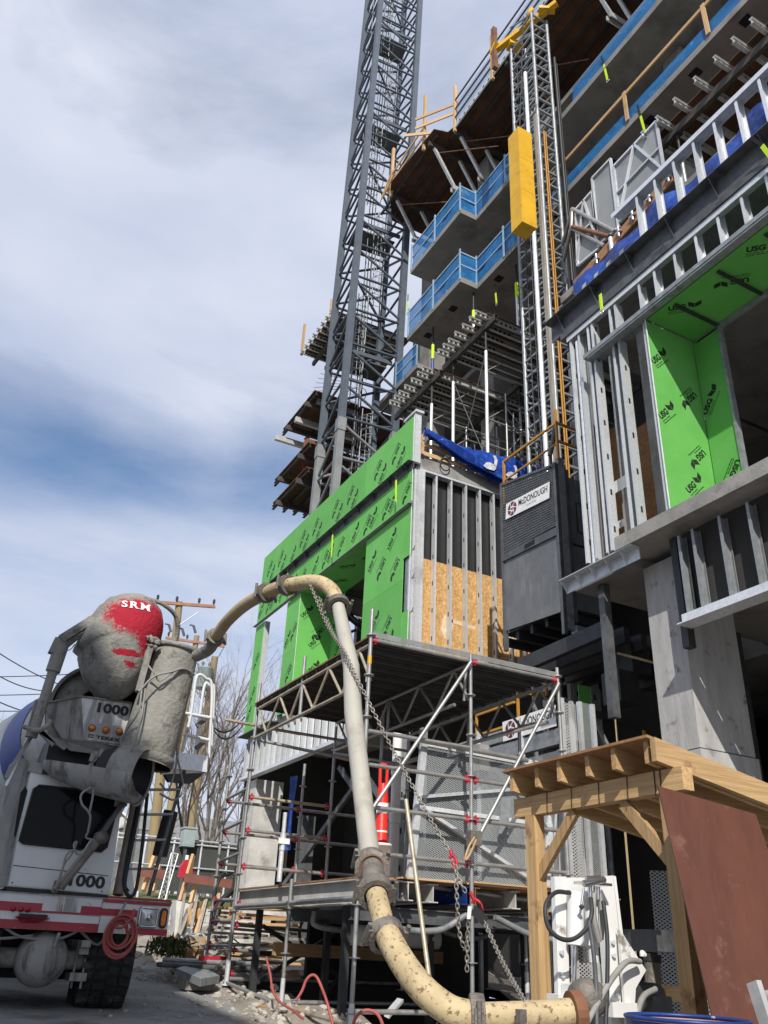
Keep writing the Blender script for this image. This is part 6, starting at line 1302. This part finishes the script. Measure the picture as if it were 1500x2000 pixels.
# chassis and wheels
for X in (2.44,.98):
    c=Vector((X,11.38,1.50)); rot=Matrix.Translation(c)@Matrix.Rotation(radians(-7),4,'Z')@Matrix.Translation(-c)
    tm=MB(); tm.lathe([(.30,-.26),(.46,-.29),(.545,-.265),(.575,-.17),(.58,0),(.575,.17),(.545,.265),(.46,.29),(.30,.26)],c,(1,0,0),48)
    tm.v=[tuple(rot@Vector(v)) for v in tm.v]; ty=part('tyre',tm,'rubber',tk)
    td_=MB(); N_=32
    for i in range(N_):
        a=2*pi*i/N_
        for s,off in ((1,0),(-1,.5)):
            for (x0,x1,sk) in ((.015,.13,.0),(.148,.262,.35)):
                P=[]
                for x,dd in ((x0,0),(x1,.03+sk*.12),(x1,.03+sk*.12+.135),(x0,.135)):
                    aa=a+off*2*pi/N_+dd; rr0=.578-(.014 if x>.2 else 0); P.append((c.x+s*x,c.y+rr0*cos(aa),c.z+rr0*sin(aa)))
                no=Vector((0,cos(a+off*2*pi/N_+.08),sin(a+off*2*pi/N_+.08)))*.024
                td_.prism(P if s>0 else P[::-1],no)
    td_.v=[tuple(rot@Vector(v)) for v in td_.v]; part('tread',td_,'rubber',ty)
    rm=MB().lathe([(0,-.05),(.2,-.06),(.29,-.18),(.31,-.18),(.31,.18),(.29,.18),(.2,.1),(0,.1)],c,(1,0,0),28); rm.v=[tuple(rot@Vector(v)) for v in rm.v]; part('rim',rm,'steel_dark',ty)
part('axle_tube',MB().tube([(1.0,11.0,1.42),(2.35,11.0,1.42)],.10,12),'cement',tk)
part('differential',MB().lathe([(0,-.36),(.12,-.35),(.22,-.26),(.27,-.12),(.28,0),(.24,.12),(.14,.2)],(1.66,10.95,1.42),(0,1,0),24),'cement_drip',tk)
part('spring_pack',MB().box((2.02,10.7,1.55),(2.12,11.6,1.62)).box((2.02,10.75,1.48),(2.12,11.5,1.545)),'cement_drip',tk); part('axle_clamp',MB().box((1.98,10.82,1.22),(2.16,11.15,1.30)).tube([(2.02,10.86,1.15),(2.02,10.86,1.62)],.014,6).tube([(2.12,10.86,1.15),(2.12,10.86,1.62)],.014,6),'cement_drip',tk)
part('steer_damper',MB().tube([(1.75,10.62,1.68),(1.70,10.66,1.38)],.02,8),'galv_dull',tk)
part('mud_flap',MB().prism([(2.08,11.3,.98),(2.3,11.35,.95),(2.3,11.35,1.35),(2.08,11.3,1.35)],(0,.02,0)),'rubber',tk)
part('chassis_rail',MB().box((.9,10.9,1.55),(1.05,18,1.75)).box((2.35,11.6,1.55),(2.5,18,1.75)),'steel_dark',tk)
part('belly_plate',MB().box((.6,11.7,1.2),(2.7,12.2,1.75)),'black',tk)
for pts in (((1.2,10.72,1.70),(1.4,10.7,1.62),(1.75,10.7,1.62),(1.95,10.72,1.70)),((.8,10.75,1.70),(1.1,10.72,1.60),(1.5,10.72,1.64)),((2.0,10.75,1.7),(2.2,10.8,1.58),(2.3,10.75,1.70))): part('wiring_loom',MB().tube(bez(pts,6),.016,6),'hose_grey',tk)
part('fender',MB().box((2.2,10.65,2.052),(2.93,12.2,2.075)),'truck_red',tk)
for X in (.98,2.44):
    for Y_ in (15.6,17.0): part('rear_wheel',MB().lathe([(0,-.2),(.3,-.2),(.52,-.22),(.57,-.1),(.57,.1),(.52,.22),(.3,.2),(0,.2)],(X,Y_,1.47+.35),(1,0,0),28),'rubber',tk)
# red hose coil hanging on the bumper
hcoil=MB(); c=Vector((2.351,10.500,1.707)); pts=[]
for i in range(150):
    a=i/150*2*pi*6; r=.095+.018*(i/25)+.02*sin(i*.11); pts.append(c+Vector((r*.88*cos(a)+.012*sin(i*.2),-.03-.0006*i+.012*sin(i*.5),(r*1.05)*sin(a)-.02*((i//25)%3))))
hcoil.tube(pts,.0145,7); hcoil.tube(bez([c+Vector((-.13,-.05,.08)),c+Vector((.0,-.10,.05)),c+Vector((.10,-.08,.16)),c+Vector((.13,-.02,.24))],6),.0145,7)
hr=solo('hose_coil',hcoil,'hose_red','red rubber hose coiled and hung on the truck bumper','hose coil')
solo('hose_strap',MB().bar((2.288,10.450,1.805),(2.378,10.500,2.016),.03,.012),'galv_dull','grey strap holding the red hose coil on the bumper','strap')
# ================================================================== BACKGROUND
# unseen block added behind the camera's left so its shadow covers the truck
nb=root('shade_building',(-14,0,0),'plain pale building out of view, added to shade the truck','building')
part('wall',MB().box((-20,-13.2,-3),(-8.0,1.0,20.0)),'pale_bounce',nb); part('roof_cap',MB().box((-20.2,-13.4,20.0),(-7.9,1.2,20.0+.25)),'concrete',nb)
for z in range(2,int(20.0)-2,3):
    for y in range(-12,0,3): part('window',MB().box((-8.02,y,z),(-7.97,y+1.3,z+1.6)),'glass_dark',nb)
# utility poles
def pole(x,y,top,r,label,arms,lean=0):
    o=root('utility_pole',(x,y,G(y)),label,'utility pole','timber utility poles behind the truck'); z0=G(y)
    part('pole_shaft',MB().tube([(x+lean,y,z0),(x,y,top)],[r*1.25,r*.85],12),'pole_wood',o)
    for (xa,za,xb,zb) in arms:
        ar=part('crossarm',MB().bar((xa,y-.18,za),(xb,y-.18,zb),.12,.15),'arm_wood',o)
        for t in (.04,.35,.72,.97):
            px=xa+(xb-xa)*t; pz=za+(zb-za)*t+.08; part('insulator',MB().lathe([(0,0),(.03,0),(.03,.08),(.07,.1),(.07,.16),(.045,.18),(.07,.2),(.07,.26),(.03,.32),(0,.32)],(px,y-.18,pz),(0,0,1),10),'steel_dark',ar)
        part('arm_brace',MB().tube([(x+.05,y-.2,za-1.0),(x+(xb-x)*.55,y-.2,za-.05)],.03,6),'galv',o)
    return o
YP1,YP2=40.,50.
a=(7.955,40.000,16.445); b=(11.011,40.000,16.878)
p1=pole((9.209,40.000,16.726)[0],40,(9.200,40.000,16.779)[2],.21,'tall timber utility pole with one crossarm, behind the discharge boot',[(a[0],a[2],b[0],b[2])],lean=.75)
for p in ((8.883,40.000,15.515),(9.569,40.000,15.445),(10.106,40.000,15.719)):
    part('fuse_cutout',MB().bar(p,Vector(p)+Vector((.16,0,-.35)),.10,.10).bar(p,Vector(p)+Vector((-.2,0,.0)),.06,.06),'steel_mid',p1)
a=(10.999,50.000,18.065); b=(14.750,50.000,18.247)
p2=pole((12.943,50.000,18.492)[0],50,(12.923,50.000,18.622)[2],.20,'second timber utility pole farther back with a lower crossarm',[(a[0],a[2],b[0],b[2])])
tf_=Vector((10.486,38.000,12.599)); tr_=root('pole_transformer',tf_,'grey transformer can with bushings beside the white platform rails','transformer')
part('tank',MB().lathe([(0,-.5),(.34,-.5),(.36,-.45),(.36,.42),(.38,.44),(.38,.5),(0,.56)],tf_,(0,0,1),20),'box_green',tr_)
for dx in (-.15,.15): part('bushing',MB().lathe([(.05,.5),(.07,.6),(.04,.62),(.07,.7),(.03,.8),(0,.8)],tf_+Vector((dx,0,0)),(0,0,1),10),'steel_mid',tr_)
part('support_pole',MB().tube([(tf_.x+.45,38.3,G(38)),(tf_.x+.45,38.3,tf_.z+1.2)],[.2,.16],10),'pole_wood',tr_); part('mount_bracket',MB().box((tf_.x+.2,38.0,tf_.z-.1),(tf_.x+.5,38.3,tf_.z+.1)),'steel_mid',tr_)
# overhead wires
def wire(a,b,sag,label):
    a=Vector(a);b=Vector(b); pts=[a.lerp(b,i/14)-Vector((0,0,sag*4*(i/14)*(1-i/14))) for i in range(15)]
    solo('power_line',MB().tube(pts,.022,4,cap=False),'black',label,'power line','overhead lines at the left')
wire((0.200,30.000,10.418),(5.016,40.000,11.628),.2,'topmost overhead line crossing left of the truck'); wire((0.389,30.000,9.664),(4.176,40.000,11.366),.3,'second overhead line left of the truck')
wire((0.637,30.000,8.680),(4.845,40.000,10.318),.25,'lowest steep overhead line left of the truck'); wire((0.864,46.000,12.878),(5.861,46.000,13.938),.05,'thin level overhead line left of the truck arm'); wire((1.088,46.000,11.985),(6.059,46.000,12.983),.05,'second thin level line left of the truck arm')
wire((1.273,46.000,11.252),(6.242,46.000,12.096),.05,'third thin level line left of the truck arm')
wire((5.893,20.000,6.264),(7.019,21.000,6.764),.35,'dark service cable hanging from the green wall corner toward the pole'); wire((5.814,20.000,6.363),(7.003,21.000,6.894),.3,'upper service cable from the green wall corner')
wire((10.163,39.000,13.664),(14.455,49.000,17.915),.8,'jumper wire between the two crossarms')
# bare trees
def tree(base,h,seed,label,spread=.5,lv=5,trunks=1,col='bark'):
    rn=random.Random(seed); o=root('bare_tree',base,label,'tree','leafless trees behind the fence'); tm=MB(); tw=MB()
    def grow(p,d,L,r,l):
        mid=p+d*L*.5+Vector((rn.uniform(-1,1),rn.uniform(-1,1),0))*L*.05; q=p+d*L+Vector((rn.uniform(-1,1),rn.uniform(-1,1),.3))*L*.06
        (tm if l>=lv-1 else tw).tube([p,mid,q],[r,r*.85,r*.68],6 if l>=lv-1 else (4 if l>1 else 3),cap=False)
        if l==0: return
        n=rn.choice((2,3,3)) if l>1 else rn.choice((3,4))
        for k in range(n):
            nd=(d+Vector((rn.gauss(0,1),rn.gauss(0,1),rn.gauss(.25,.5)))*spread*(.75 if k else .35)).normalized()
            st=q if k<2 else p.lerp(q,rn.uniform(.45,.9)); grow(st,nd,L*rn.uniform(.62,.85),r*rn.uniform(.48,.64),l-1)
    for k in range(trunks):
        grow(Vector(base)+Vector((k*.25,0,0)),Vector((rn.uniform(-.12,.12)+.1*(k-trunks/2),rn.uniform(-.1,.1),1)).normalized(),h*.26,h*.0075+.02,lv)
    part('trunk',tm,'bark',o); part('branches',tw,'twig',o); return o
tree(Vector(((9.427,32.000,4.965)[0],32,G(32)+.3)),10.5,4,'bare multi-stemmed tree nearest the green wall, behind the fence',.5,6,3)
tree(Vector(((11.901,37.000,5.573)[0],37,G(37)+.3)),10,9,'slender bare tree just left of the scaffold posts',.5,6,2)
tree(Vector(((11.801,44.000,6.103)[0],44,G(44)+.3)),11,15,'bare tree behind the timber pole',.55,5,2)
tree(Vector(((11.590,52.000,6.700)[0],52,G(52)+.3)),10,21,'bare tree behind the white house roof',.6,5,1)
tree(Vector(((16.621,48.000,6.846)[0],48,G(48)+.3)),9,33,'bare tree at the edge of the concrete column',.6,5,2)
tree(Vector(((7.389,75.000,11.137)[0],75,G(75))),16,27,'distant bare tree at the left edge beside the drum',.6,5,2)
tree(Vector(((14.718,60.000,7.599)[0],60,G(60))),11,41,'distant bare tree seen through the truck ladder',.6,5,2)
# chain link fence with dark screen
fe=root('chainlink_fence',((7.115,28.000,2.985)[0],28,G(28)),'chain link fence with dark screening behind the work area','fence')
F0=(5.757,28.000,4.034); F1=(10.215,28.000,4.791); FB=(7.127,28.000,2.915)[2]
z0,z1=FB,((8.170,28.000,4.513)[2])
part('screen_sheet',MB().box((F0[0]+1.2,28.04,z0+.1),(F1[0],28.05,z1-.05)),'screen',fe); part('wire_mesh',MB().sheet((F0[0],28,z0),(F1[0]-F0[0],0,0),(0,0,z1-z0)),'chainlink',fe)
for i in range(6): x=F0[0]+(F1[0]-F0[0])*i/5; part('fence_post',MB().tube([(x,28,z0-.2),(x,28,z1+.05)],.035,8),'galv',fe)
for z in (z1,z1-.12,(z0+z1)/2): part('top_rail',MB().tube([(F0[0],27.97,z),(F1[0],27.97,z)],.028,6),'galv',fe)
bank=MB(); bank.prism([(F0[0]-4,27.0,G(26)-.4),(F0[0]-4,27.0,z0-.25),(F0[0]-4,29.5,z0+.05),(F0[0]-4,60,G(60)+.2),(F0[0]-4,60,G(60)-1)],(22,0,0)); solo('grass_bank',bank,'grass',kind='structure',org=(0,0,0))
wl=root('retaining_wall',(F0[0],26.7,G(26)),'low pale block retaining wall in front of the grass bank','wall')
BLK=mesh('block',MB().box((0,0,0),(.39,.2,.185)),'concrete_light')
zt=z0-.35; k=0; z=zt
for r in range(3):
    z=zt-.195*(r+1)
    for i in range(34): inst('block',BLK,wl,(F0[0]-1.5+.4*i+(.2 if r%2 else 0),26.7+.006*((i*7+r*3)%4),z))
# houses and electric box
hs_=root('white_house',((12.965,62.000,7.595)[0],62,G(62)),'white gabled house roof seen behind the truck ladder','house')
hx_,hz=(12.863,62.000,7.585)[0],(12.863,62.000,7.585)[2]
part('wall',MB().box((hx_-2.5,62,G(62)),(hx_+2.2,70,hz)),'siding',hs_); part('gable',MB().prism([(hx_-2.5,61.95,hz),(hx_+2.2,61.95,hz),(hx_-.2,61.95,hz+1.7)],(0,8,0)),'siding',hs_)
part('roof',MB().prism([(hx_-2.9,61.7,hz-.1),(hx_-.2,61.7,hz+1.85),(hx_+2.6,61.7,hz-.1),(hx_+2.6,61.7,hz-.25),(hx_-.2,61.7,hz+1.7),(hx_-2.9,61.7,hz-.25)],(0,8.6,0)),'white',hs_)
h2=root('low_house',((22.408,70.000,9.841)[0],70,G(70)),'low grey roofed house beyond the trees','house'); hx2=(21.982,70.000,9.800)[0]; hz2=(21.992,70.000,9.723)[2]
part('wall',MB().box((hx2-6,70,G(70)),(hx2+7,78,hz2-.8)),'siding',h2); part('roof',MB().prism([(hx2-6.5,69.6,hz2-.9),(hx2+7.5,69.6,hz2-.9),(hx2+7,73,hz2+1.2),(hx2-6,73,hz2+1.2)],(0,.2,.05)),'roof_grey',h2); 
for i in range(4): part('window',MB().box((hx2-4.5+i*3,69.95,hz2-2.2),(hx2-3.3+i*3,69.99,hz2-1.2)),'glass_dark',h2)
h3=root('grey_garage',((13.080,55.000,7.654)[0],55,G(55)),'small grey gable end behind the ladder','house'); hx3=(13.173,55.000,7.663)[0]; hz3=(13.183,55.000,7.605)[2]
part('wall',MB().box((hx3-1.6,55,G(55)),(hx3+1.6,58,hz3)),'roof_grey',h3); part('gable',MB().prism([(hx3-1.7,54.95,hz3),(hx3+1.7,54.95,hz3),(hx3,54.95,hz3+1.3)],(0,3,0)),'grey_panel',h3)
eb0=Vector((7.687,27.600,4.290)); eb=root('electric_cabinet',eb0,'pale green electric cabinet standing above the fence','cabinet')
part('cabinet_body',MB().box(eb0,Vector((8.069,27.600,4.806))+Vector((0,.4,0))),'box_green',eb); part('cabinet_lid',MB().box(eb0+Vector((-.03,-.03,((8.069,27.600,4.806)[2]-eb0.z))),Vector((8.069,27.600,4.806))+Vector((.04,.44,.05))),'box_green',eb); part('cabinet_leg',MB().box(eb0+Vector((.1,.1,-1.6)),eb0+Vector((.2,.2,0))),'steel_mid',eb)
part('cabinet_door',MB().box(eb0+Vector((.04,-.008,.05)),eb0+Vector((.36,-.002,.42))),'box_green',eb)
# timber barricades, mesh panel, gas can
def barricade(pts,rails,label):
    o=root('timber_barricade',pts[0][0],label,'barricade','timber barricades near the fence')
    for a,b in pts: part('barricade_leg',MB().bar(a,b,.07,.14),'lumber_z',o)
    for a,b in rails: part('barricade_rail',MB().bar(a,b,.05,.2),'redwood',o)
barricade([((6.272,22.000,2.518),(6.531,22.300,3.594)),((6.533,22.000,2.477),(6.686,22.200,3.068)),((7.214,22.000,2.517),(7.273,22.200,3.050)),((7.521,21.600,2.134),(7.583,21.800,3.115))],[((6.262,21.900,3.036),(7.476,21.900,2.971))],'red brown timber barricade in front of the dark fence screen')
barricade([((5.347,22.000,2.683),(5.564,22.300,3.538)),((5.570,22.000,2.676),(5.695,22.200,3.285)),((5.256,22.400,2.712),(5.364,22.500,3.159))],[((5.128,21.900,3.090),(5.777,21.900,3.058))],'timber barricade seen through the truck ladder')
wp=root('wire_panel',(5.539,21.000,2.504),'narrow galvanized wire mesh panel leaning beside the truck','mesh panel')
w0,w1,w2,w3=[Vector(q) for q in ((5.350,20.500,2.480),(5.493,20.500,2.458),(5.725,20.800,3.455),(5.565,20.800,3.464))]
u=MB().sheet(w0,w1-w0,w3-w0,1,1); u.v[3]=tuple(w2); part('mesh_sheet',u,'wire_mesh',wp)
for a,b in ((w1,w2),(w0,w3),(w2,w3)): part('frame_bar',MB().tube([a,b],.015,5),'galv',wp)
gc=Vector((6.891,24.000,3.171)); go=root('gas_can',gc,'red fuel can by the dark fence screen','fuel can')
part('can_body',MB().prism([gc+Vector(q) for q in ((-.16,0,0),(.18,0,0),(.18,0,.28),(.07,0,.44),(-.06,0,.44),(-.16,0,.26))],(0,.2,0)),'red',go); part('can_cap',MB().tube([gc+Vector((0,.1,.44)),gc+Vector((0,.1,.56))],.05,10),'white',go)
# concrete barriers, timber and pipe heaps
bl_=root('concrete_block',(5.017,17.500,1.726),'broken pale concrete block leaning behind the red bumper','block')
part('block_body',MB().prism([(4.975,17.500,1.681),(5.291,17.500,1.695),(5.416,17.800,2.281),(5.001,17.800,2.366)],(0,.35,0)),'concrete_light',bl_)
solo('concrete_block',MB().prism([(5.997,17.500,1.593),(6.627,17.500,1.600),(6.608,17.600,2.069),(6.008,17.600,2.075)],(0,.6,0)),'concrete_light','pale concrete block lying behind the scaffold bay','block')
solo('concrete_block',MB().prism([(7.322,19.500,2.114),(8.041,19.500,2.255),(7.981,19.600,2.621),(7.377,19.600,2.479)],(0,.6,0)),'concrete_light','sunlit concrete slab piece under the plywood deck','block')
TG2='loose timbers and tubes piled behind the bumper'
rn=random.Random(8); LA=Vector((4.723,16.600,1.655)); LB=Vector((5.207,16.900,2.340))
for i in range(12):
    a=LA+Vector((.06*i*rn.uniform(.3,1),rn.uniform(-.2,.2),rn.uniform(-.05,.12))); b=LB+Vector((rn.uniform(-.35,.2),rn.uniform(0,.4),rn.uniform(-.25,.1)))
    if i%3==2: o=solo('loose_tube',MB().tube([a,b],.03,7),'steel_mid','dark tube in the leaning heap of timbers behind the bumper','tube',TG2)
    else: o=solo('loose_timber',MB().bar(a,b,.05,.10),'lumber_grey' if i%2 else 'lumber_z','weathered timber in the leaning heap behind the bumper','timber',TG2)
solo('drain_hose',MB().tube(bez([(5.545,16.200,2.516),(5.327,16.100,2.287),(5.239,16.000,1.992),(5.040,15.900,1.725),(4.780,15.800,1.667),(4.810,15.700,1.748)],6),.06,8),'black','black corrugated hose curling down in front of the barricade','hose')
solo('cable_bundle',MB().tube(bez([(5.653,17.000,2.865),(5.476,16.900,2.712),(5.413,16.800,2.350),(5.370,16.600,1.917)],6),.03,6).tube(bez([(5.760,17.000,2.845),(5.532,16.900,2.752),(5.441,16.800,2.440),(5.409,16.600,1.919)],6),.025,6),'black','black cables draped over the barricade','cable')
pb=Vector((4.743,15.000,1.623)); solo('cardboard_box',MB().box(pb+Vector((-.25,0,-.25)),pb+Vector((0.05,.3,.12))),'cardboard','small cardboard box on the scrap by the road edge','box')
solo('timber_plank',MB().bar((4.159,14.600,1.519),(4.596,14.800,1.554),.12,.05),'lumber_x','pale plank lying on the ground at the road edge','plank')
sc_=MB(); rq=random.Random(12); S0=Vector((4.310,14.800,1.557))
for k in range(60):
    p=S0+Vector((rq.uniform(-.3,1.2),rq.uniform(-.4,1.4),rq.uniform(0,.2))); d=Vector((rq.gauss(0,1),rq.gauss(0,1),rq.gauss(0,.25))).normalized()*rq.uniform(.08,.3); sc_.bar(p-d,p+d,rq.uniform(.02,.06),.015)
solo('scrap_metal_heap',sc_,'galv','heap of shredded light scrap metal beside the truck wheel','scrap',kind='stuff')
wd=MB(); W0=Vector((3.975,14.200,1.569))
for k in range(220):
    p=W0+Vector((rq.gauss(0,.14),rq.gauss(0,.14),rq.uniform(-.1,.12))); d=Vector((rq.gauss(0,1),rq.gauss(0,1),rq.gauss(.4,1))).normalized()*.11; n_=d.cross(Vector((.3,.5,.8))).normalized()*.02
    wd.add([p-d,p+n_,p+d,p-n_],[(0,1,2,3)])
solo('weed_clump',wd,'grass','dark green weed clump at the road edge behind the wheel','weeds')
# tubes and steel deck plate lying at the road edge
PG='scaffold tubes lying at the road edge'
T0=Vector((3.986,13.300,1.325)); 
for i in range(9):
    a=T0+Vector((.09*i,.05*(i%3),.06*(i%2))); solo('lying_tube',MB().tube([a+Vector((-.25,.5,.02)),a+Vector((.35,-.35,.02))],.035,8),'scaf' if i%3 else 'steel_mid','grey scaffold tube lying in the small stack at the road edge','tube',PG)
for i in range(5):
    a=T0+Vector((.15+.12*i,-.2+.1*i,.1)); solo('coupler',MB().box(a,a+Vector((.09,.07,.06))),'red','red scaffold coupler lying on the tubes','coupler','red couplers lying on the tubes')
dp=root('steel_deck_plate',(3.790,13.000,1.311),'grey steel scaffold deck plate propped at the road edge','deck plate')
q0,q1,q2,q3=[Vector(v) for v in ((3.841,13.200,1.305),(3.929,12.300,1.214),(4.280,12.600,1.247),(4.221,13.600,1.375))]
part('plate_top',MB().prism([q0,q1,q2,q3],(0,0,.012)),'galv_dull',dp)
for a,b in ((q0,q1),(q1,q2),(q2,q3)): part('plate_edge',MB().bar(a+Vector((0,0,-.03)),b+Vector((0,0,-.03)),.012,.09),'galv_dull',dp)
part('deck_block',MB().box((q0+q2)/2+Vector((-.2,-.2,-.2)),(q0+q2)/2+Vector((.2,.2,-.08))),'lumber_grey',dp)
solo('cardboard_sheet',MB().prism([(4.988,12.000,1.350),(5.182,12.000,1.368),(5.062,11.600,1.285),(4.860,11.600,1.268)],(0,0,.01)),'cardboard','brown cardboard sheet lying in the dark under the deck','cardboard')
solo('base_timber',MB().box((4.25,10.6,G(10.7)+.03),(4.8,11.05,G(10.7)+.10)),'lumber_x','short timber pad under the near scaffold leg','pad')
solo('galvanized_offcut',MB().prism([(4.905,9.000,1.048),(5.171,9.200,1.180),(5.249,9.200,1.167),(4.967,9.000,1.026)],(0,0,.03)),'galv','bent galvanized stud offcut on the rubble beneath the pipe bend','offcut')
sk=root('scrap_stack',(5.2,14.4,1.2),'stack of scrap boards and planks behind the low scaffold bay','stack')
for i in range(14):
    y=14.0+rq.uniform(0,1.2); z=1.25+.07*i; part('board',MB().bar((4.6+rq.uniform(0,.3),y,z),(6.2+rq.uniform(-.4,.5),y+rq.uniform(-.3,.3),z+rq.uniform(-.05,.08)),.14,.04),rq.choice(['lumber_x','lumber_grey','galv_dull','ply']),sk)
wh=root('hose_reel_wheel',(6.7,14.9,1.6),'small wheel with spokes leaning under the plywood deck','wheel')
part('wheel_rim',MB().tube(arc((6.7,14.9,1.9),(.3,0,0),(0,0,.3),0,2*pi*23/24,23),.03,6,closed=True),'steel_dark',wh)
for k in range(3): part('spoke',MB().tube([(6.7+.3*cos(k*pi/3),14.9,1.9+.3*sin(k*pi/3)),(6.7-.3*cos(k*pi/3),14.9,1.9-.3*sin(k*pi/3))],.012,5),'steel_dark',wh)
